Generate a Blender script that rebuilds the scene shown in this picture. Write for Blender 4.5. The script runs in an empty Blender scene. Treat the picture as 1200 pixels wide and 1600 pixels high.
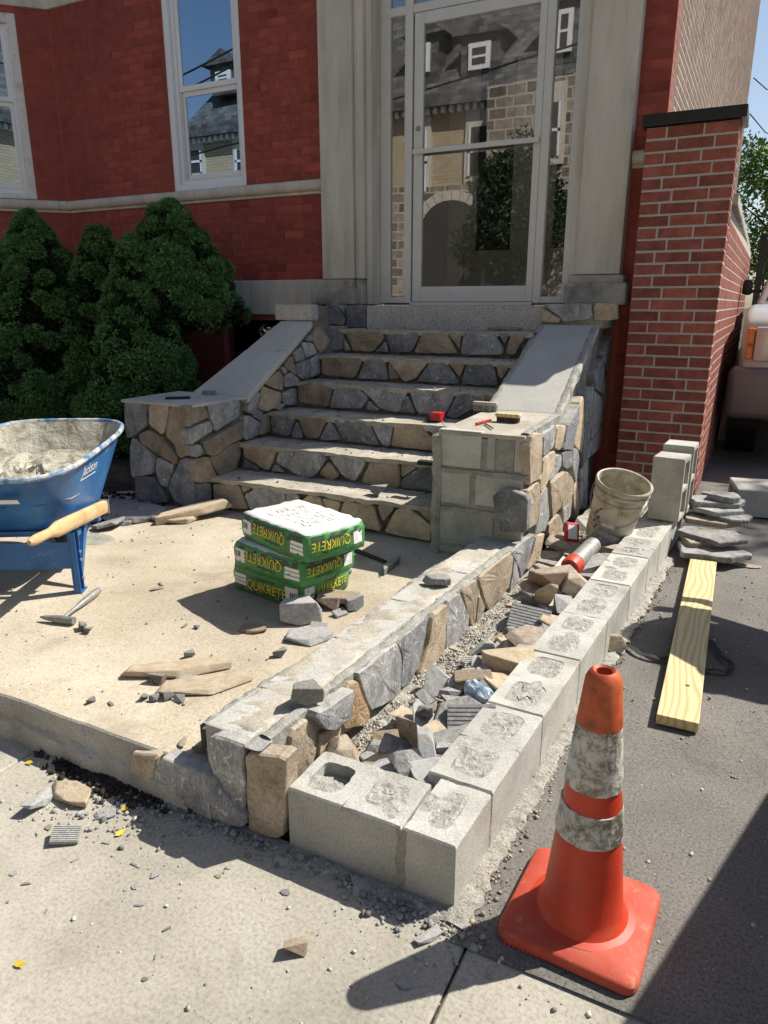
import bpy, bmesh, math, random
import numpy as np
from mathutils import Vector, Matrix, Euler

# ------------------------------------------------------------------ camera
R = math.radians
FPX, PITCH, YAW, CAMH = 1115.0, R(16.27), R(27.0), 1.45      # focal length in px of the 1200 px wide photo
scn = bpy.context.scene
col = scn.collection
cd = bpy.data.cameras.new('camera'); cam = bpy.data.objects.new('camera', cd); col.objects.link(cam)
cam.location = (0, 0, CAMH); cam.rotation_euler = (math.pi/2 - PITCH, 0, YAW)
cd.sensor_fit = 'VERTICAL'; cd.sensor_height = 36.0; cd.lens = 36.0*FPX/1600.0
cd.clip_start = 0.05; cd.clip_end = 2000
scn.camera = cam
# ------------------------------------------------------------------ sky and sun
SUN_AZ, SUN_EL = 42.5, 50.0          # azimuth measured from +Y towards +X
w = bpy.data.worlds.new('World'); scn.world = w; w.use_nodes = True
nt = w.node_tree; bg = nt.nodes['Background']
sky = nt.nodes.new('ShaderNodeTexSky'); sky.sky_type = 'NISHITA'; sky.sun_disc = False
sky.sun_elevation = R(SUN_EL); sky.sun_rotation = R(SUN_AZ)
sky.air_density = 1.0; sky.dust_density = 1.4; sky.ozone_density = 0.8
nt.links.new(sky.outputs[0], bg.inputs[0]); bg.inputs[1].default_value = 0.085
sl = bpy.data.lights.new('sun', 'SUN'); sl.energy = 5.0; sl.angle = R(0.53); sl.color = (1.0, 0.95, 0.86)
so = bpy.data.objects.new('sun', sl); col.objects.link(so)
sdir = Vector((math.sin(R(SUN_AZ))*math.cos(R(SUN_EL)), math.cos(R(SUN_AZ))*math.cos(R(SUN_EL)), math.sin(R(SUN_EL))))
so.rotation_euler = sdir.to_track_quat('Z', 'Y').to_euler(); so.location = (6, 6, 12)
scn.view_settings.view_transform = 'Standard'; scn.view_settings.look = 'None'
scn.view_settings.exposure = 0.58; scn.view_settings.gamma = 1.0
scn.view_settings.use_curve_mapping = False

# ------------------------------------------------------------------ surveying helpers (a photo pixel -> a point on a known plane)
_cp, _sp = math.cos(PITCH), math.sin(PITCH)
FW = Vector((-math.sin(YAW)*_cp, math.cos(YAW)*_cp, -_sp)); RT = Vector((math.cos(YAW), math.sin(YAW), 0)); UPV = RT.cross(FW)
CAM = Vector((0, 0, CAMH))
def ray(x, y): return FW + RT*((x-600)/FPX) - UPV*((y-800)/FPX)
def at_z(x, y, z=0.0): r = ray(x, y); return CAM + r*((z-CAMH)/r.z)
def at_y(x, y, Y): r = ray(x, y); return CAM + r*(Y/r.y)
def at_pl(x, y, P, n):
    r = ray(x, y); return CAM + r*(((Vector(P)-CAM).dot(n))/r.dot(n))
def zoomed(ox, oy, s, pts): return [(ox+a/s, oy+b/s) for a, b in pts]

# ------------------------------------------------------------------ object helpers
ORG = {}
def tag(o, label=None, cat=None, group=None, kind=None):
    if label: o['label'] = label
    if cat: o['category'] = cat
    if group: o['group'] = group
    if kind: o['kind'] = kind
    return o
def empty(name, loc=(0, 0, 0), label=None, cat=None, group=None, rot=(0, 0, 0)):
    o = bpy.data.objects.new(name, None); col.objects.link(o); o.location = loc; o.rotation_euler = rot
    o.empty_display_size = 0.1
    ORG[o] = Vector((0, 0, 0)) if any(rot) else Vector(loc)
    return tag(o, label, cat, group)
def mk(name, verts, faces, mat, parent=None, smooth=False, origin=None, local=False):
    """verts in world coordinates (or in the parent's frame when local)"""
    me = bpy.data.meshes.new(name)
    off = Vector((0, 0, 0))
    if parent is not None and not local: off = ORG.get(parent, off)
    if parent is None and origin is not None: off = Vector(origin)
    if off.length: verts = [(v[0]-off.x, v[1]-off.y, v[2]-off.z) for v in verts]
    me.from_pydata([tuple(v) for v in verts], [], faces); me.validate(); me.update()
    if smooth:
        me.polygons.foreach_set('use_smooth', [True]*len(me.polygons))
    return link(name, me, mat, parent, off if parent is None else None, origin_of=off)
def link(name, me, mat, parent=None, loc=None, origin_of=None):
    o = bpy.data.objects.new(name, me); col.objects.link(o)
    if mat is not None and len(me.materials) == 0: me.materials.append(mat)
    if loc is not None: o.location = loc
    if parent is not None: o.parent = parent
    ORG[o] = Vector(origin_of) if origin_of is not None else Vector((0, 0, 0))
    return o
class MB:
    """collects shapes that form ONE piece"""
    def __init__(s): s.v = []; s.f = []
    def add(s, v, f):
        b = len(s.v); s.v += [tuple(p) for p in v]; s.f += [tuple(i+b for i in q) for q in f]; return s
    def box(s, x0, x1, y0, y1, z0, z1, M=None):
        v = [Vector(p) for p in ((x0,y0,z0),(x1,y0,z0),(x1,y1,z0),(x0,y1,z0),(x0,y0,z1),(x1,y0,z1),(x1,y1,z1),(x0,y1,z1))]
        if M is not None: v = [M @ p for p in v]
        return s.add(v, [(0,3,2,1),(4,5,6,7),(0,1,5,4),(1,2,6,5),(2,3,7,6),(3,0,4,7)])
    def prism(s, poly, off):
        """poly: list of 3D points (front), off: extrude vector"""
        n = len(poly); a = [Vector(p) for p in poly]; b = [p+Vector(off) for p in a]
        return s.add(a+b, [tuple(range(n)), tuple(reversed(range(n, 2*n)))] + [(i, n+i, n+(i+1) % n, (i+1) % n) for i in range(n)])
    def tube(s, pts, r, n=8, cap=True):
        pts = [Vector(p) for p in pts]; rr = r if isinstance(r, (list, tuple)) else [r]*len(pts)
        b = len(s.v); up = None
        for i, p in enumerate(pts):
            d = (pts[min(i+1, len(pts)-1)] - pts[max(i-1, 0)]).normalized()
            if up is None: up = Vector((0, 0, 1)) if abs(d.z) < .9 else Vector((1, 0, 0))
            x = d.cross(up).normalized(); yv = x.cross(d).normalized(); up = yv
            for k in range(n):
                a = 2*math.pi*k/n; s.v.append(tuple(p + (x*math.cos(a)+yv*math.sin(a))*rr[i]))
        for i in range(len(pts)-1):
            for k in range(n):
                s.f.append((b+i*n+k, b+i*n+(k+1) % n, b+(i+1)*n+(k+1) % n, b+(i+1)*n+k))
        if cap:
            s.f.append(tuple(b+k for k in reversed(range(n)))); e = b+(len(pts)-1)*n; s.f.append(tuple(e+k for k in range(n)))
        return s
    def lathe(s, prof, n=32, M=None, c=(0, 0)):
        b = len(s.v)
        for (r, z) in prof:
            for k in range(n):
                a = 2*math.pi*k/n; p = Vector((c[0]+r*math.cos(a), c[1]+r*math.sin(a), z)); s.v.append(tuple(M @ p if M is not None else p))
        for i in range(len(prof)-1):
            for k in range(n): s.f.append((b+i*n+k, b+i*n+(k+1) % n, b+(i+1)*n+(k+1) % n, b+(i+1)*n+k))
        return s
    def build(s, name, mat, parent=None, smooth=False, origin=None, bevel=0, local=False, seg=2, ang=40):
        o = mk(name, s.v, s.f, mat, parent, False, origin, local)
        if bevel or smooth:
            bm = bmesh.new(); bm.from_mesh(o.data)
            bmesh.ops.recalc_face_normals(bm, faces=bm.faces)
            if bevel:
                es = [e for e in bm.edges if len(e.link_faces) == 2 and e.calc_face_angle(0) > R(30)]
                bmesh.ops.bevel(bm, geom=es, offset=bevel, segments=seg, affect='EDGES', profile=.5, clamp_overlap=True)
            if smooth:
                for fc in bm.faces: fc.smooth = True
                for e in bm.edges:
                    if len(e.link_faces) == 2 and e.calc_face_angle(0) > R(ang): e.smooth = False
            bm.to_mesh(o.data); bm.free()
        else:
            bm = bmesh.new(); bm.from_mesh(o.data); bmesh.ops.recalc_face_normals(bm, faces=bm.faces); bm.to_mesh(o.data); bm.free()
        return o
def copy_tree(o, parent=None, **kw):
    c = o.copy(); col.objects.link(c); c.parent = parent; ORG[c] = ORG.get(o, Vector((0, 0, 0)))
    for ch in list(o.children): copy_tree(ch, c)
    return c

# ------------------------------------------------------------------ materials
def ramp(nt, fac, cols, pos=None):
    r = nt.nodes.new('ShaderNodeValToRGB'); e = r.color_ramp.elements
    n = len(cols); pos = pos or [i/(n-1) for i in range(n)]
    while len(e) < n: e.new(1.0)
    for i, (c, p) in enumerate(zip(cols, pos)): e[i].position = p; e[i].color = (*c, 1) if len(c) == 3 else c
    nt.links.new(fac, r.inputs[0]); return r.outputs[0]
def mixc(nt, a, b, fac, mode='MIX'):
    m = nt.nodes.new('ShaderNodeMix'); m.data_type = 'RGBA'; m.blend_type = mode
    for s, v in ((m.inputs[6], a), (m.inputs[7], b), (m.inputs[0], fac)):
        if hasattr(v, 'is_linked'): nt.links.new(v, s)
        elif isinstance(v, (int, float)): s.default_value = v
        else: s.default_value = (*v, 1)
    return m.outputs[2]
def noise(nt, vec, scale, detail=6, rough=.6, dist=0.0):
    n = nt.nodes.new('ShaderNodeTexNoise'); n.inputs['Scale'].default_value = scale; n.inputs['Detail'].default_value = detail
    n.inputs['Roughness'].default_value = rough; n.inputs['Distortion'].default_value = dist
    if vec is not None: nt.links.new(vec, n.inputs['Vector'])
    return n.outputs[0]
def mathn(nt, op, a, b=0.0, clamp=False):
    m = nt.nodes.new('ShaderNodeMath'); m.operation = op; m.use_clamp = clamp
    for s, v in ((m.inputs[0], a), (m.inputs[1], b)):
        if hasattr(v, 'is_linked'): nt.links.new(v, s)
        else: s.default_value = v
    return m.outputs[0]
def coords(nt, rand=True, stretch=(1, 1, 1), world=False):
    if world:
        g = nt.nodes.new('ShaderNodeNewGeometry'); v = g.outputs['Position']
    else:
        tc = nt.nodes.new('ShaderNodeTexCoord'); v = tc.outputs['Object']
    if rand:
        oi = nt.nodes.new('ShaderNodeObjectInfo'); ad = nt.nodes.new('ShaderNodeVectorMath'); ad.operation = 'ADD'
        sc = nt.nodes.new('ShaderNodeVectorMath'); sc.operation = 'SCALE'; cb = nt.nodes.new('ShaderNodeCombineXYZ')
        for i in range(3): nt.links.new(oi.outputs['Random'], cb.inputs[i])
        nt.links.new(cb.outputs[0], sc.inputs[0]); sc.inputs[3].default_value = 43.0
        nt.links.new(v, ad.inputs[0]); nt.links.new(sc.outputs[0], ad.inputs[1]); v = ad.outputs[0]
    if stretch != (1, 1, 1):
        mp = nt.nodes.new('ShaderNodeMapping'); mp.inputs['Scale'].default_value = stretch; nt.links.new(v, mp.inputs[0]); v = mp.outputs[0]
    return v
def newmat(name):
    m = bpy.data.materials.new(name); m.use_nodes = True
    return m, m.node_tree, m.node_tree.nodes['Principled BSDF']
def bumped(nt, b, h, strength=.3, dist=.01, prev=None):
    bp = nt.nodes.new('ShaderNodeBump'); bp.inputs['Strength'].default_value = strength; bp.inputs['Distance'].default_value = dist
    nt.links.new(h, bp.inputs['Height'])
    if prev is not None: nt.links.new(prev, bp.inputs['Normal'])
    nt.links.new(bp.outputs[0], b.inputs['Normal']); return bp.outputs[0]
def plain(name, c, rough=.6, metal=0.0, var=.15, scale=20, bump=.1, spec=.4, bdist=.004, alpha=None):
    m, nt, b = newmat(name); v = coords(nt)
    n = noise(nt, v, scale, 6, .65)
    colr = ramp(nt, n, [tuple(x*(1-var) for x in c), c, tuple(min(1, x*(1+var)) for x in c)], [.25, .5, .75])
    nt.links.new(colr, b.inputs['Base Color']); b.inputs['Roughness'].default_value = rough; b.inputs['Metallic'].default_value = metal
    b.inputs['Specular IOR Level'].default_value = spec
    if bump: bumped(nt, b, n, bump, bdist)
    return m
def mineral(name, cols, pos=None, scale=6, fine=90, fvar=.5, rough=.92, bump=.5, bdist=.006, rand=True, tint=.35, stretch=(1, 1, 1), fleck=None, spots=None, world=False, big=None, detail=8, island=False, drift=None, dust=0.0):
    """stone, concrete, mortar: broad noise colour, fine grain, flecks, stains"""
    m, nt, b = newmat(name); v = coords(nt, rand, stretch, world)
    n1 = noise(nt, v, scale, detail, .62, .4)
    c = ramp(nt, n1, cols, pos)
    n2 = noise(nt, v, fine, 4, .7)
    g = ramp(nt, n2, [(1-fvar,)*3, (1, 1, 1), (1+fvar*.6,)*3], [.3, .5, .72])
    c = mixc(nt, c, g, 1.0, 'MULTIPLY')
    if fleck:
        fc, fs, th = fleck
        vo = noise(nt, v, fs, 2, .5, 1.2)
        k = ramp(nt, vo, [(0,)*3, (1,)*3], [th, th+.06])
        c = mixc(nt, c, fc, mathn(nt, 'MULTIPLY', k, .75))
    if spots:
        sc_, ss, th = spots
        vo = noise(nt, v, ss, 3, .6, .3)
        k = ramp(nt, vo, [(0,)*3, (1,)*3], [th, th+.12])
        c = mixc(nt, c, sc_, mathn(nt, 'MULTIPLY', k, .6))
    if drift:
        dc, ds, th, am = drift; nd = noise(nt, v, ds, 7, .68, .8); c = mixc(nt, c, dc, mathn(nt, 'MULTIPLY', ramp(nt, nd, [(0,)*3, (1,)*3], [th, th+.16]), am))
    if big:
        n3 = noise(nt, v, big[0], 4, .6)
        c = mixc(nt, c, ramp(nt, n3, [(1-big[1],)*3, (1+big[1],)*3], [.3, .7]), 1.0, 'MULTIPLY')
    if island:
        gi = nt.nodes.new('ShaderNodeNewGeometry'); k = ramp(nt, gi.outputs['Random Per Island'], [(.5, .5, .5), (1, 1, 1), (1.35, 1.33, 1.28)]); c = mixc(nt, c, k, 1.0, 'MULTIPLY')
    if tint and rand:
        oi = nt.nodes.new('ShaderNodeObjectInfo')
        k = ramp(nt, oi.outputs['Random'], [(1-tint, 1-tint, 1-tint*.9), (1, 1, 1), (1+tint*.7, 1+tint*.6, 1+tint*.45)])
        c = mixc(nt, c, k, 1.0, 'MULTIPLY')
    if dust:
        gn = nt.nodes.new('ShaderNodeNewGeometry'); sx = nt.nodes.new('ShaderNodeSeparateXYZ'); nt.links.new(gn.outputs['Normal'], sx.inputs[0])
        kd = mathn(nt, 'MULTIPLY', ramp(nt, sx.outputs[2], [(0,)*3, (1,)*3], [.35, .95]), ramp(nt, noise(nt, v, 11, 6, .7), [(.15,)*3, (1,)*3], [.38, .6]))
        c = mixc(nt, c, (.43, .405, .35), mathn(nt, 'MULTIPLY', kd, dust))
    nt.links.new(c, b.inputs['Base Color']); b.inputs['Roughness'].default_value = rough; b.inputs['Specular IOR Level'].default_value = .25
    h = mathn(nt, 'ADD', mathn(nt, 'MULTIPLY', n1, .7), mathn(nt, 'MULTIPLY', n2, .35))
    bumped(nt, b, h, bump, bdist)
    return m
M = {}
M['stone_grey'] = mineral('grey_gneiss', [(.15,.153,.157), (.275,.277,.28), (.43,.43,.428)], [.3, .5, .72], 9, 110, .5, bump=.9, bdist=.010, stretch=(1.3, 1.3, .8), fleck=((.6,.61,.61), 34, .63), tint=.28, spots=((.2,.17,.12), 5, .68), dust=.6)
M['stone_dark'] = mineral('dark_gneiss', [(.095,.097,.10), (.19,.193,.198), (.31,.313,.316)], [.3, .5, .74], 9, 110, .5, bump=.9, bdist=.010, fleck=((.5,.5,.5), 36, .64), tint=.25, dust=.6)
M['stone_tan'] = mineral('tan_sandstone', [(.28,.22,.155), (.42,.34,.245), (.54,.455,.35)], [.3, .52, .74], 7, 100, .4, bump=.9, bdist=.010, spots=((.19,.135,.085), 11, .62), tint=.22, dust=.6)
M['stone_brown'] = mineral('brown_sandstone', [(.19,.148,.108), (.31,.25,.185), (.42,.35,.275)], [.3, .52, .74], 8, 100, .4, bump=.9, bdist=.010, spots=((.13,.10,.07), 12, .62), tint=.22, dust=.6)
M['stone_orange'] = mineral('orange_sandstone', [(.30,.19,.10), (.42,.29,.17), (.5,.38,.26)], [.3, .52, .74], 7, 110, .5, bump=1.0, bdist=.02, tint=.1, dust=.6)
M['stone_pale'] = mineral('pale_tan_stone', [(.36,.28,.185), (.47,.385,.275), (.54,.46,.35)], [.3, .52, .74], 7, 110, .35, bump=.8, bdist=.008, spots=((.3,.22,.14), 12, .66), tint=.12)
M['stone_light'] = mineral('pale_slate', [(.26,.265,.27), (.38,.385,.39), (.5,.5,.5)], [.3, .52, .74], 8, 110, .35, bump=.8, bdist=.008, tint=.15, dust=.6)
M['stone_red'] = mineral('reddish_flagstone', [(.16,.11,.085), (.24,.17,.13), (.3,.23,.18)], None, 6, 110, .35, bump=.6, bdist=.008, tint=.15, dust=.6)
M['mortar'] = mineral('raw_mortar', [(.20,.195,.165), (.31,.30,.26), (.42,.41,.37)], [.3, .5, .72], 9, 150, .35, bump=.9, bdist=.012, rand=False)
M['mortar_dark'] = mineral('deep_unpointed_joint', [(.08,.075,.065), (.16,.15,.13), (.26,.25,.22)], [.3, .5, .72], 12, 120, .35, bump=.9, bdist=.012, rand=False)
M['mortar_wet'] = mineral('fresh_mortar', [(.225,.22,.19), (.315,.31,.275), (.40,.395,.355)], [.3, .5, .72], 10, 120, .3, bump=.9, bdist=.015, rand=False)
M['block'] = mineral('concrete_block', [(.31,.30,.265), (.43,.42,.38), (.53,.52,.48)], [.28, .5, .75], 4, 150, .34, bump=.7, bdist=.004, tint=.10, spots=((.26,.24,.19), 5, .60), big=(2.2, .12))
M['crumble'] = mineral('rough_crumble_fill', [(.25,.24,.21), (.38,.37,.33), (.50,.49,.45)], [.34, .52, .68], 45, 160, .4, bump=1.0, bdist=.012, rand=False)
M['ramp'] = mineral('smooth_cement_render', [(.34,.33,.30), (.44,.43,.395), (.52,.51,.475)], None, 3, 90, .2, bump=.25, bdist=.004, rand=False, spots=((.25,.25,.24), 9, .68), big=(1.4, .1))
M['tread'] = mineral('cement_tread', [(.27,.245,.195), (.385,.35,.285), (.50,.46,.39)], [.28, .5, .72], 5, 120, .35, bump=.6, bdist=.008, rand=False, spots=((.2,.185,.16), 8, .60))
M['granite'] = mineral('speckled_granite', [(.3,.28,.25), (.44,.415,.38), (.52,.5,.46)], None, 3, 160, .75, bump=.4, bdist=.003, rand=False, fleck=((.14,.13,.12), 120, .62), tint=0)
M['sidewalk'] = mineral('sidewalk_concrete', [(.26,.24,.195), (.345,.32,.265), (.41,.385,.325)], [.3, .5, .72], 2.4, 95, .32, bump=.7, bdist=.005, rand=False, spots=((.17,.155,.125), 2.6, .62), fleck=((.50,.47,.40), 70, .70), big=(.55, .24), drift=((.22,.205,.17), 1.3, .53, .4))
M['patio'] = mineral('patio_concrete', [(.33,.28,.205), (.42,.36,.27), (.49,.43,.335)], [.3, .5, .72], 2.2, 95, .32, bump=.7, bdist=.005, rand=False, spots=((.235,.2,.145), 2.6, .61), fleck=((.56,.49,.39), 85, .71), big=(.6, .2), drift=((.50,.46,.385), 1.5, .50, .35))
M['patio_edge'] = mineral('patio_edge_concrete', [(.3,.28,.24), (.42,.395,.345), (.52,.5,.45)], [.3, .5, .74], 5, 150, .35, bump=.9, bdist=.012, rand=False, spots=((.2,.18,.15), 6, .62))
M['asphalt'] = mineral('worn_asphalt', [(.115,.108,.096), (.16,.15,.135), (.205,.193,.174)], [.3, .5, .72], 1.8, 130, .6, bump=1.0, bdist=.008, rand=False, drift=((.22,.205,.18), 1.1, .54, .5), fleck=((.32,.30,.27), 110, .70), big=(.7, .18))
M['soil'] = mineral('dark_soil', [(.025,.02,.015), (.06,.048,.036), (.12,.1,.08)], [.3, .5, .75], 14, 120, .6, bump=1.0, bdist=.03, rand=False)
M['trench'] = mineral('trench_rubble_soil', [(.25,.235,.2), (.39,.37,.325), (.52,.5,.45)], [.3, .5, .7], 30, 200, .5, bump=1.0, bdist=.02, rand=False)
M['gravel'] = mineral('gravel', [(.3,.285,.245), (.42,.4,.35), (.54,.52,.465)], None, 14, 120, .4, bump=.4, world=True, rand=False, island=True)
M['gravel_grey'] = mineral('grey_gravel', [(.19,.19,.18), (.28,.28,.265), (.38,.375,.36)], None, 14, 120, .4, bump=.4, world=True, rand=False, island=True)
M['gravel_tan'] = mineral('tan_crumbs', [(.24,.215,.165), (.34,.305,.24), (.44,.40,.325)], None, 14, 120, .4, bump=.4, world=True, rand=False, island=True)
M['limestone'] = mineral('limestone', [(.47,.43,.36), (.57,.525,.445), (.63,.585,.505)], [.3, .5, .72], 2.5, 120, .16, bump=.25, bdist=.003, rand=False, stretch=(4, 4, .6), big=(1.2, .1), spots=((.3,.285,.25), 2.5, .68))
M['limestone_base'] = mineral('weathered_limestone', [(.24,.22,.19), (.4,.37,.32), (.52,.485,.43)], [.3, .5, .72], 3.0, 120, .2, bump=.35, bdist=.004, rand=False, spots=((.12,.115,.105), 4, .56))
M['brick_paint'] = mineral('red_painted_brick', [(.25,.05,.034), (.325,.068,.046), (.39,.095,.066)], [.3, .5, .72], 9, 140, .2, rough=.6, bump=.5, bdist=.005, tint=.24, spots=((.22,.046,.034), 3, .62), big=(1.5, .12))
M['joint_paint'] = mineral('red_painted_joint', [(.30,.07,.05), (.355,.088,.065), (.40,.11,.082)], None, 8, 90, .15, rough=.65, bump=.4, rand=False, tint=0)
M['brick'] = mineral('red_brick', [(.205,.064,.045), (.295,.092,.062), (.37,.13,.09)], [.3, .5, .74], 12, 150, .3, bump=.7, bdist=.005, tint=.28, spots=((.36,.25,.21), 5, .72))
M['brick_mortar'] = mineral('pale_brick_mortar', [(.36,.315,.27), (.46,.405,.35), (.54,.48,.42)], None, 16, 160, .25, bump=.6, rand=False)
M['white_mortar'] = mineral('white_brick_mortar', [(.52,.47,.42), (.64,.59,.53), (.72,.67,.61)], None, 16, 160, .2, bump=.3, rand=False)
M['brick_side'] = mineral('weathered_side_brick', [(.11,.07,.05), (.175,.115,.085), (.25,.17,.125)], [.3, .5, .74], 7, 60, .3, bump=.3, rand=False, spots=((.34,.16,.10), 1.6, .62))
M['white'] = plain('white_vinyl', (.78,.79,.8), .35, var=.05, scale=4, bump=.03)
M['old_white'] = mineral('peeling_white_paint', [(.55,.53,.48), (.7,.69,.65), (.76,.75,.72)], [.3, .5, .7], 12, 90, .12, rough=.6, bump=.5, rand=False, spots=((.3,.27,.22), 22, .62))
M['alu'] = plain('anodised_aluminium_frame', (.66,.645,.60), .4, .2, var=.07, scale=8, bump=.04)
M['grey_wood'] = plain('grey_green_painted_wood', (.68,.68,.63), .55, var=.08, scale=5, bump=.05)
M['dark_room'] = plain('dark_room_wall', (.05,.047,.043), .9, var=.2, scale=3, bump=0)
M['vest_wall'] = plain('vestibule_wall', (.5,.49,.44), .8, var=.08, scale=3, bump=0)
M['black_metal'] = plain('black_cap_metal', (.02,.019,.018), .4, .3, var=.3, scale=12, bump=.1)
M['dark_steel'] = plain('worn_steel', (.3,.3,.29), .55, .6, var=.35, scale=30, bump=.3)
M['black_plastic'] = plain('black_plastic', (.018,.018,.02), .4, var=.3, scale=20, bump=.05)
M['black_rubber'] = plain('black_rubber', (.02,.02,.02), .8, var=.3, scale=30, bump=.2)
M['red_plastic'] = plain('red_plastic', (.5,.025,.03), .4, var=.15, scale=20, bump=.05)
M['pale_label'] = plain('pale_label', (.72,.74,.74), .5, var=.06, scale=20, bump=0)
M['wood_handle'] = mineral('ash_handle_wood', [(.44,.28,.13), (.56,.385,.2), (.62,.45,.27)], [.3, .5, .7], 6, 60, .15, rough=.55, bump=.2, bdist=.002, rand=False, stretch=(1, 1, 1), spots=((.4,.3,.18), 9, .66))
M['bark'] = mineral('bark', [(.05,.035,.025), (.1,.075,.055), (.16,.125,.1)], None, 16, 80, .4, bump=1.0, bdist=.02)
M['lettering_yellow'] = plain('yellow_print', (.72,.50,.03), .5, var=.05, bump=0)
M['lettering_black'] = plain('black_print', (.015,.015,.015), .5, var=.05, bump=0)
M['lettering_white'] = plain('white_print', (.78,.78,.76), .5, var=.05, bump=0)
def glass_mat(name, refl, tint=(1, 1, 1), base=(.02, .02, .02), see=.6):
    m, nt, b = newmat(name); nt.nodes.remove(b)
    out = nt.nodes['Material Output']
    fr = nt.nodes.new('ShaderNodeFresnel'); fr.inputs[0].default_value = 1.52
    gl = nt.nodes.new('ShaderNodeBsdfGlossy'); gl.inputs['Roughness'].default_value = 0.0; gl.inputs['Color'].default_value = (*tint, 1)
    tr = nt.nodes.new('ShaderNodeBsdfTransparent'); tr.inputs[0].default_value = (see, see, see, 1)
    mx = nt.nodes.new('ShaderNodeMixShader')
    k = mathn(nt, 'ADD', mathn(nt, 'MULTIPLY', fr.outputs[0], 2.0), refl, True)
    # gentle waviness of the panes
    v = coords(nt, True); n = noise(nt, v, 1.3, 1, .5)
    bp = nt.nodes.new('ShaderNodeBump'); bp.inputs['Strength'].default_value = .02; bp.inputs['Distance'].default_value = .05
    nt.links.new(n, bp.inputs['Height']); nt.links.new(bp.outputs[0], gl.inputs['Normal'])
    nt.links.new(k, mx.inputs[0]); nt.links.new(tr.outputs[0], mx.inputs[1]); nt.links.new(gl.outputs[0], mx.inputs[2]); nt.links.new(mx.outputs[0], out.inputs[0])
    return m
M['glass'] = glass_mat('window_glass', .36, tint=(.62, .8, 1.0), see=.5)
M['door_glass'] = glass_mat('door_glass', .09, see=.9)
M['screen'] = glass_mat('insect_screened_glass', .03, see=.3)

# ------------------------------------------------------------------ stone pieces
def slab(name, poly, n, thick, mat, parent, proud=.0, seed=0, seg=.045, jit=.0035, bulge=.003, origin=None):
    """one split stone: poly = outline of its face on a plane with outward normal n"""
    rnd = random.Random(seed); n = Vector(n).normalized()
    P = [Vector(p) for p in poly]; c = sum(P, Vector())/len(P)
    u = (P[1]-P[0]).normalized(); vv = n.cross(u)
    size = max((p-c).length for p in P)
    # cut the corners slightly, then subdivide the edges
    Q = []
    for i in range(len(P)):
        a, b, d = P[i-1], P[i], P[(i+1) % len(P)]
        t1 = min(.18, .014/max((a-b).length, .001)); t2 = min(.18, .014/max((d-b).length, .001))
        Q += [b.lerp(a, t1), b.lerp(d, t2)]
    S = []
    for i in range(len(Q)):
        a, b = Q[i], Q[(i+1) % len(Q)]
        k = max(1, int(round((b-a).length/seg)))
        for j in range(k):
            p = a.lerp(b, j/k)
            S.append(p + (u*rnd.uniform(-1, 1)+vv*rnd.uniform(-1, 1))*jit)
    m = len(S); v = []
    for p in S: v.append(p - n*thick)
    for p in S: v.append(p + n*(proud-.006+rnd.uniform(-.002, .001)))
    ins = min(.25, .007/size)
    for p in S: v.append(p.lerp(c, ins) + n*(proud+rnd.uniform(-.0015, .0015)))
    tl = Vector((rnd.uniform(-1, 1)*.05, rnd.uniform(-1, 1)*.05, 0))
    for p in S: v.append(p.lerp(c, .45) + n*(proud+bulge*.7+rnd.uniform(-.0022, .0022)))
    v.append(c + n*(proud+bulge+rnd.uniform(-.002, .002)))
    f = []
    for k in range(3):
        for i in range(m): f.append((k*m+i, k*m+(i+1) % m, (k+1)*m+(i+1) % m, (k+1)*m+i))
    for i in range(m): f.append((3*m+i, 3*m+(i+1) % m, 4*m))
    f.append(tuple(range(m)))
    o = mk(name, v, f, mat, parent, origin=origin)
    bm = bmesh.new(); bm.from_mesh(o.data); bmesh.ops.recalc_face_normals(bm, faces=bm.faces); bm.to_mesh(o.data); bm.free()
    return o
SK = {'p': 'stone_pale', 'w': 'stone_light', 'g': 'stone_grey', 'd': 'stone_dark', 't': 'stone_tan', 'b': 'stone_brown', 'o': 'stone_orange', 'r': 'stone_red'}
_sn = [0]
def stones(zm, plist, P, n, parent, thick=.06, proud=0.0, zmax=9.0):
    ox, oy, s = zm
    for kind, pts in plist:
        _sn[0] += 1
        poly = [at_pl(x, y, P, Vector(n)) for x, y in zoomed(ox, oy, s, pts)]
        poly = [Vector((q.x, q.y, min(q.z, zmax))) for q in poly]
        slab('stone', poly, n, thick, M[SK[kind]], parent, proud + random.Random(_sn[0]).uniform(-.004, .006), _sn[0])

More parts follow.
